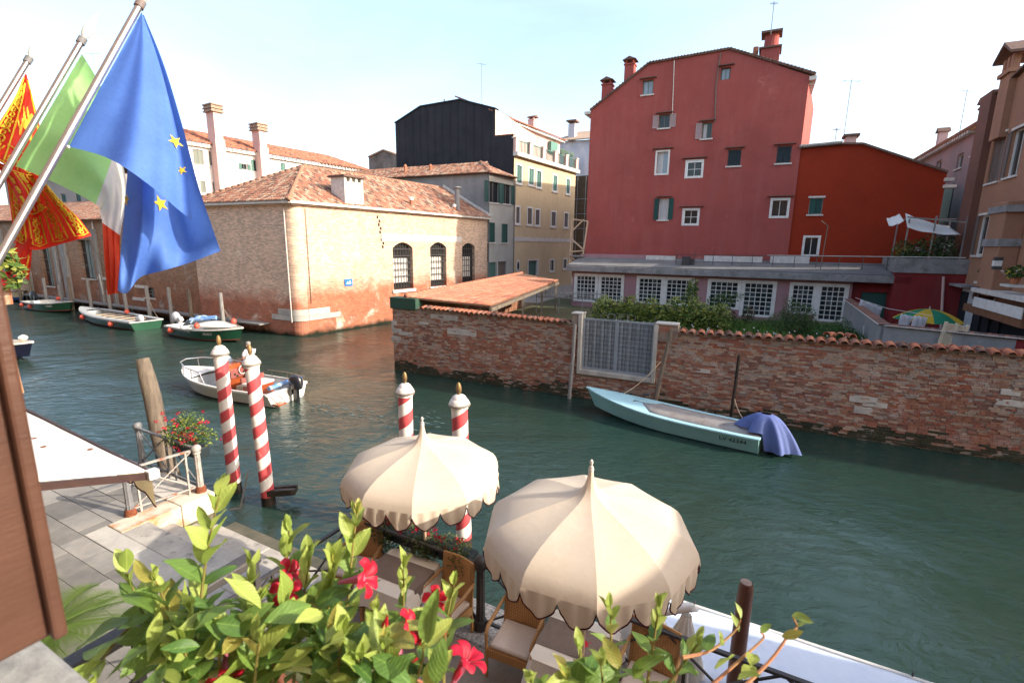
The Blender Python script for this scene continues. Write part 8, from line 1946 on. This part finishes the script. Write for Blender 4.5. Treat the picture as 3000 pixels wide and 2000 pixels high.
# ================================================================== foreground climbing plants
def leafmesh(name, mt, fold=.35, curl=.25, wd=.24, n=7):
    mb = MB(); vs = []
    for i in range(n+1):
        t = i/n; w = wd*math.sin(math.pi*min(1, t**.85))**.8*(1 if i not in (0, n) else 0); z = .10*math.sin(t*1.6)-curl*t*t
        tw = .35*curl*t*t; vs += [(-w+tw*.5, t, z+w*fold+.03*math.sin(t*9)-tw*w), (tw*.5, t, z), (w+tw*.5, t, z+w*fold+.03*math.sin(t*11+2)+tw*w)]
        if False: pass
    for i in range(n):
        for j in range(2): mb.f.append((3*i+j, 3*i+j+1, 3*i+4+j, 3*i+3+j)); mb.m.append(0)
    mb.v = vs; return mb.mesh(name, mt, smooth='all', fix=False)
def leafshader(name, dark, light, back, tr):
    m, nt, b = newmat(name); oi = nt.nodes.new('ShaderNodeObjectInfo'); co = coords(nt)
    s = nt.nodes.new('ShaderNodeSeparateXYZ'); nt.links.new(co, s.inputs[0])
    col = mixc(nt, oi.outputs['Random'], dark, light)
    col = mixc(nt, mth(nt, 'MULTIPLY', mth(nt, 'GREATER_THAN', oi.outputs['Random'], .95), .7), col, (0.36,0.27,0.06))
    rib = ramp(nt, mth(nt, 'ABSOLUTE', s.outputs['X']), .0, .022, (1,1,1), (0,0,0))
    col = mixc(nt, mth(nt, 'MULTIPLY', rib, .45), col, tuple(min(1, x*1.8) for x in light))
    ve = nnode(nt, 'ShaderNodeTexWave'); ve.bands_direction = 'DIAGONAL'; ve.inputs['Scale'].default_value = 5.5; ve.inputs['Distortion'].default_value = 1.0; nt.links.new(co, ve.inputs['Vector'])
    col = mixc(nt, .05, col, ve.outputs['Color'], 'OVERLAY')
    col = mixc(nt, mth(nt, 'MULTIPLY', ramp(nt, noise(nt, co, 6, 4), .55, .75), .3), col, back)
    nt.links.new(col, b.inputs['Base Color']); b.inputs['Roughness'].default_value = .46; b.inputs['Specular IOR Level'].default_value = .45
    bump(nt, b, mth(nt, 'ADD', noise(nt, co, 7, 3), mth(nt, 'MULTIPLY', ve.outputs['Fac'], .2)), .15, .03)
    t = nt.nodes.new('ShaderNodeBsdfTranslucent'); nt.links.new(mixc(nt, .5, col, back), t.inputs['Color'])
    mxs = nt.nodes.new('ShaderNodeMixShader'); mxs.inputs[0].default_value = tr
    nt.links.new(b.outputs[0], mxs.inputs[1]); nt.links.new(t.outputs[0], mxs.inputs[2]); nt.links.new(mxs.outputs[0], nt.nodes['Material Output'].inputs['Surface'])
    return m
LM = leafshader('mature_vine_leaf', (0.070,0.165,0.036), (0.19,0.30,0.06), (0.29,0.38,0.08), .42)
LY = leafshader('young_vine_leaf', (0.25,0.35,0.065), (0.42,0.49,0.12), (0.43,0.50,0.13), .44)
LME = [leafmesh('leaf', LM, .35, .25), leafmesh('leaf', LM, .22, .42, .27), leafmesh('leaf', LM, .5, .1, .22), leafmesh('leaf', LM, .15, .6, .24), leafmesh('leaf', LM, .6, .3, .19), leafmesh('leaf', LM, -.1, .35, .26)]
LYE = [leafmesh('leaf', LY, .5, .08, .22), leafmesh('leaf', LY, .35, .2, .25), leafmesh('leaf', LY, .6, -.1, .2)]
STEM = pm('vine_stem', (0.22,0.16,0.045), (0.15,0.15,0.04), 9, .6, .2, 60); STEMP = pm('pink_vine_stem', (0.42,0.16,0.09), (0.34,0.20,0.08), 9, .6, .2, 60)
rl_ = random.Random(40)
def basis(d, up_):
    d = d.normalized(); x = d.cross(up_)
    if x.length < 1e-3: x = d.cross(V((1,0,0)))
    x.normalize(); z = x.cross(d); return Matrix(((x.x,d.x,z.x,0),(x.y,d.y,z.y,0),(x.z,d.z,z.z,0),(0,0,0,1)))
def put_leaf(plant, p, d, L, young, cnt):
    if cnt[0] >= 298: return
    cnt[0] += 1
    me = rl_.choice(LYE if young else LME)
    upv = V((rl_.gauss(0,.25), rl_.gauss(0,.25), 1))
    inst('leaf', me, plant, Matrix.Translation(p) @ basis(d, upv) @ Matrix.Rotation(rl_.gauss(0,.35), 4, 'Y') @ Matrix.Scale(L, 4))
def shoot(plant, stems, tip, base, cnt, L=.078, n=None, lean=0):
    a = V((0,0,CAMH))+ray(base[0],base[1])*base[2]; b_ = V((0,0,CAMH))+ray(tip[0],tip[1])*tip[2]
    mid = (a+b_)/2+V((rl_.gauss(0,.012), rl_.gauss(0,.012), .01)); P = lambda t: a*(1-t)**2+mid*2*t*(1-t)+b_*t*t
    ln = (b_-a).length; m = n or max(3, int(ln/.036)); stems.tube([P(i/8) for i in range(9)], [.0042-.0024*i/8 for i in range(9)], 6)
    ax = (b_-a).normalized(); s0 = ax.cross(V((0,0,1)));
    if s0.length < .05: s0 = ax.cross(V((1,0,0)))
    s0.normalize(); s1 = ax.cross(s0).normalized()
    for i in range(m):
        t = .12+.88*(i/(m-1))**.9; p = P(t); q = i/(m-1)
        ph = i*math.pi/2+rl_.gauss(0,.3)
        for sg in (0, math.pi):
            o = s0*math.cos(ph+sg)+s1*math.sin(ph+sg); spread = .95-.55*q
            d = (o*spread+ax*(.35+.75*q)+V((rl_.gauss(0,.12), rl_.gauss(0,.12), rl_.gauss(0,.1))))
            put_leaf(plant, p, d, 1.12*L*(1.05-.45*q**2)*rl_.uniform(.65,1.2), q > .62 or rl_.random() < .16, cnt)
    put_leaf(plant, b_, ax, L*.5, True, cnt)
def flowermesh():
    mb = MB()
    for p in range(5):
        a0 = 2*math.pi*p/5
        def fn(s, t):
            w = .62*math.sin(math.pi*min(1, t*.62+.12))*(s-.5)*2; r = .15+.85*t; a = a0+w*.62/(.35+t*.6)+.25*t
            return (r*math.cos(a), r*math.sin(a), .25-.45*(1-t)**2-.25*max(0, t-.55)**2*4+.05*math.sin(s*6))
        mb.grid(fn, 6, 6)
    return mb
FR_ME = flowermesh().mesh('petals', M['petR'], smooth='all', fix=False); 
M['petDR'] = pm('deep_red_petal', (0.40,0.006,0.014), (0.55,0.02,0.05), 4, .45, 0, trans=.3)
FD_ME = flowermesh().mesh('petals', M['petDR'], smooth='all', fix=False)
def flower(plant, px_, py_q, t, r, d=None, deep=False):
    c = V((0,0,CAMH))+ray(px_, py_q)*t; d = V(d) if d else V((rl_.gauss(0,.5), -.6, rl_.uniform(-.2,.7))); d.normalize()
    B = Matrix.Translation(c) @ d.to_track_quat('Z', 'Y').to_matrix().to_4x4()
    k = MB(); k.tube([(0,0,-1.6*r),(0,0,-.9*r),(0,0,-.2*r)], [.09*r,.16*r,.30*r], 8); fl = k.build('flower', M['petP'], plant, B, smooth=True)
    inst('petals', FD_ME if deep else FR_ME, fl, B @ Matrix.Scale(r, 4))
def vineplant(label, shoots, flowers, trough, fill, buds=()):
    c = QM @ V(((trough[0]+trough[1])/2, -4.42, 4.7)); pl_ = thing('flowering_vine', label, 'plant', Matrix.Translation(c), 'flowering vines on the balcony rail'); cnt = [0]; stems = MB()
    for s in shoots: shoot(pl_, stems, s[0], s[1], cnt, *(s[2:] if len(s) > 2 else ()))
    (x0, x1, y0, y1, t0, t1, n) = fill
    for i in range(n):
        px_, py_q = rl_.uniform(x0, x1), rl_.uniform(y0, y1); p = V((0,0,CAMH))+ray(px_, py_q)*rl_.uniform(t0, t1)
        put_leaf(pl_, p, V((rl_.gauss(0,.8), rl_.gauss(-.2,.7), rl_.gauss(.25,.45))), rl_.uniform(.055,.105), rl_.random() < .35, cnt)
    stems.build('stems', STEM, pl_, Matrix(), smooth=True)
    for f in flowers: flower(pl_, *f)
    for (px_, py_q, t) in buds: k = MB(); c = V((0,0,CAMH))+ray(px_,py_q)*t; k.tube([c, c+V((.008,-.005,.02)), c+V((.014,-.008,.045))], [.005,.008,.001], 6); k.build('bud', M['petR'], pl_, Matrix(), smooth=True)
    tr = thing('planter_trough', 'terracotta trough on the balcony rail holding the ' + label.split(' ', 1)[1][:0] + {0: 'left', 1: 'middle', 2: 'right'}[trough[2]] + ' flowering vine', 'planter', QM @ Matrix.Translation(((trough[0]+trough[1])/2, -4.42, 4.425)), 'terracotta troughs on the balcony')
    w = (trough[1]-trough[0])/2; k = MB(); k.box(-w,w,-.10,.10,0,.18); k.box(-w-.012,w+.012,-.112,.112,.18,.205); k.build('trough', M['terracotta'], tr, bevel=.008)
    k = MB(); k.box(-w+.015,w-.015,-.085,.085,.19,.2065); k.build('earth', M['soil'], tr)
vineplant('flowering vine with a tall upright shoot, leftmost in the foreground', [
 ((642,1455,1.10),(575,1960,1.12),.085,9), ((372,1675,1.10),(500,1960,1.16),.085,6), ((455,1700,1.04),(520,1980,1.1),.085,6), ((560,1780,1.0),(620,2000,1.08),.08),
 ((280,1985,1.0),(420,1800,1.14),.095,4), ((735,1660,1.18),(720,2000,1.14),.08), ((760,1760,1.05),(700,2020,1.08),.085), ((848,1555,1.22),(820,1960,1.18),.078,8), ((905,1640,1.15),(860,2000,1.12),.08),
 ((640,1860,.98),(660,2040,1.0),.085), ((530,1890,.95),(560,2060,1.0),.085), ((850,1800,1.02),(800,2040,1.05),.085), ((950,1740,1.1),(900,2020,1.1),.08), ((760,1880,.95),(740,2050,1.0),.085)],
 [(850,1678,1.16,.038,(.7,0,.4),True), (838,1728,1.1,.034,None,False), (660,1980,1.0,.035,(.3,-.6,-.3),True)], (8.42, 9.12, 0), (430,1000,1770,2030,.93,1.2,175), ((505,1930,1.02),(540,1960,1.0)))
vineplant('flowering vine heavy with red trumpet flowers in the middle foreground', [
 ((1045,1505,1.18),(1000,1960,1.14),.078,9), ((975,1650,1.12),(960,1990,1.1),.08), ((1182,1665,1.08),(1165,1990,1.08),.068,7), ((1330,1712,1.08),(1300,2010,1.08),.062,6), ((1240,1850,1.02),(1200,2030,1.04),.06,4),
 ((1100,1790,1.02),(1070,2020,1.05),.072,5), ((1000,1860,.96),(990,2050,1.0),.085), ((1130,1900,.95),(1130,2060,1.0),.08,4), ((1050,1930,.92),(1060,2070,.98),.085,4)],
 [(1075,1690,1.05,.042,(.8,-.1,.25),False), (1200,1830,1.02,.038,(.7,.1,.4),False), (1262,1862,1.04,.036,(.3,-.6,-.5),True), (1165,1930,1.0,.042,(.1,-.5,-.6),True), (1372,1925,1.0,.044,(.5,.2,.8),False), (1275,1755,1.1,.03,None,True)], (9.16, 9.86, 1), (950,1280,1870,2040,.92,1.12,70), ((1120,1850,1.0),(1330,1990,1.0)))
vineplant('flowering vine with fresh green rosettes, rightmost in the foreground', [
 ((1788,1775,1.12),(1780,2040,1.10),.060,6), ((1930,1775,1.12),(1890,2040,1.12),.062,7), ((1700,1900,1.05),(1740,2060,1.06),.060,4), ((2045,1885,1.1),(1930,2040,1.12),.058,5), ((1660,1985,1.0),(1700,2080,1.02),.078,3), ((1760,1950,.98),(1770,2080,1.0),.08,3), ((1560,2000,.98),(1600,2090,1.0),.07,3)],
 [], (9.90, 10.6, 2), (1640,1860,1950,2040,.98,1.12,8), ())
# bare pinkish tendrils
tv = thing('vine_tendrils', 'bare pinkish vine tendrils reaching right over the white tarpaulin', 'plant', Matrix.Translation(V((0,0,CAMH))+ray(2100,2000)*1.0)); cnt = [0]
W = lambda x, y, t: V((0,0,CAMH))+ray(x, y)*t
for pts in (((2080,2010,1.0),(2170,1930,1.02),(2235,1870,1.04),(2228,1850,1.04)), ((2180,2010,1.0),(2260,1930,1.03),(2310,1860,1.05),(2335,1835,1.06),(2322,1805,1.06)), ((2000,1925,1.06),(2080,1905,1.08),(2150,1850,1.1),(2170,1815,1.1))):
    k = MB(); P = [W(*crv(pts, i/14)) for i in range(15)]; k.tube(P, [.0042-.0026*i/14 for i in range(15)], 6); k.build('stem', STEMP, tv, Matrix(), smooth=True)
for (px_, py_q, t, L, y_) in ((2320,1802,1.06,.04,1),(2335,1835,1.06,.035,1),(2228,1850,1.04,.03,0),(2170,1812,1.1,.035,1),(2165,1850,1.1,.04,1),(2110,1890,1.08,.05,1),(2200,1950,1.02,.06,1),(2180,1990,1.0,.06,1),(2290,1865,1.04,.045,1),(2065,1905,1.06,.05,0),(2095,1960,1.0,.06,1),(2160,1990,.98,.05,1)):
    put_leaf(tv, W(px_, py_q, t), V((rl_.gauss(0,.5), rl_.gauss(0,.4), rl_.uniform(.2,1))), L, y_, cnt)
# potted palm on the quay
pp = pz(120, 1850, 2.1); pa = thing('potted_palm', 'potted cycad palm with feathery fronds on the quay beyond the shutter', 'plant', at(pp.x, pp.y, .9))
MB().lathe([(.16,0),(.22,.4),(.24,.42),(.22,.45)], 14).build('pot', M['terracotta'], pa, smooth=True)
k = MB(); k.tube([(0,0,.4),(0,0,1.15)], [.09,.08], 9); k.build('trunk', M['pile'], pa)
PALM = leafmat('palm_green', (0.10,0.17,0.03), (0.15,0.22,0.05))
for i in range(26):
    a = 2*math.pi*i/26+rl_.uniform(-.1,.1); L = rl_.uniform(.75,.95); rise = rl_.uniform(.1,.5); k = MB(); D = V((math.cos(a), math.sin(a), 0)); S = V((-D.y, D.x, 0))
    sp = lambda t: V((0,0,1.15))+D*L*t+V((0,0,rise*t*1.4-.75*t*t*rise-.25*t*t))
    k.tube([sp(j/8) for j in range(9)], [.008-.006*j/8 for j in range(9)], 4)
    for j in range(3, 60):
        t = j/60; w = .19*math.sin(math.pi*t**.7)+.02
        for sg in (1,-1): b0 = sp(t); e = b0+S*sg*w+D*w*.8+V((0,0,.03)); k.add([b0-D*.005, b0+D*.005, e], [(0,1,2)])
    k.build('frond', PALM, pa, fix=False)
# ================================================================== aerials on the roofs
def ant(px_, ytop, ybot, Y, label, **kw):
    a, b_ = py_(px_, ybot, Y), py_(px_, ytop, Y); antenna(a.x, Y, a.z, b_.z, label, **kw)
ant(1411, 185, 300, 52, 'thin television aerial above the black gable', rz=20); ant(2258, 5, 102, 33, 'thin television aerial on the right chimney of the red house', wd=.5)
ant(2468, 233, 430, 36, 'tall aerial with long crossbar above the orange-red house', arms=2, wd=1.2); ant(2445, 375, 425, 36, 'small aerial beside the chimney of the orange-red house', wd=.5)
ant(1100, 385, 500, 72, 'aerial beside the small dark gabled house', arms=2, wd=1.6); ant(2810, 262, 395, 34, 'aerial between the houses on the right', arms=2, wd=.8); ant(795, 358, 400, 64, 'small aerial beside the second chimney of the white house', wd=.9)
ant(296, 155, 330, 60, 'television aerial between the green and blue flags', wd=1.6)
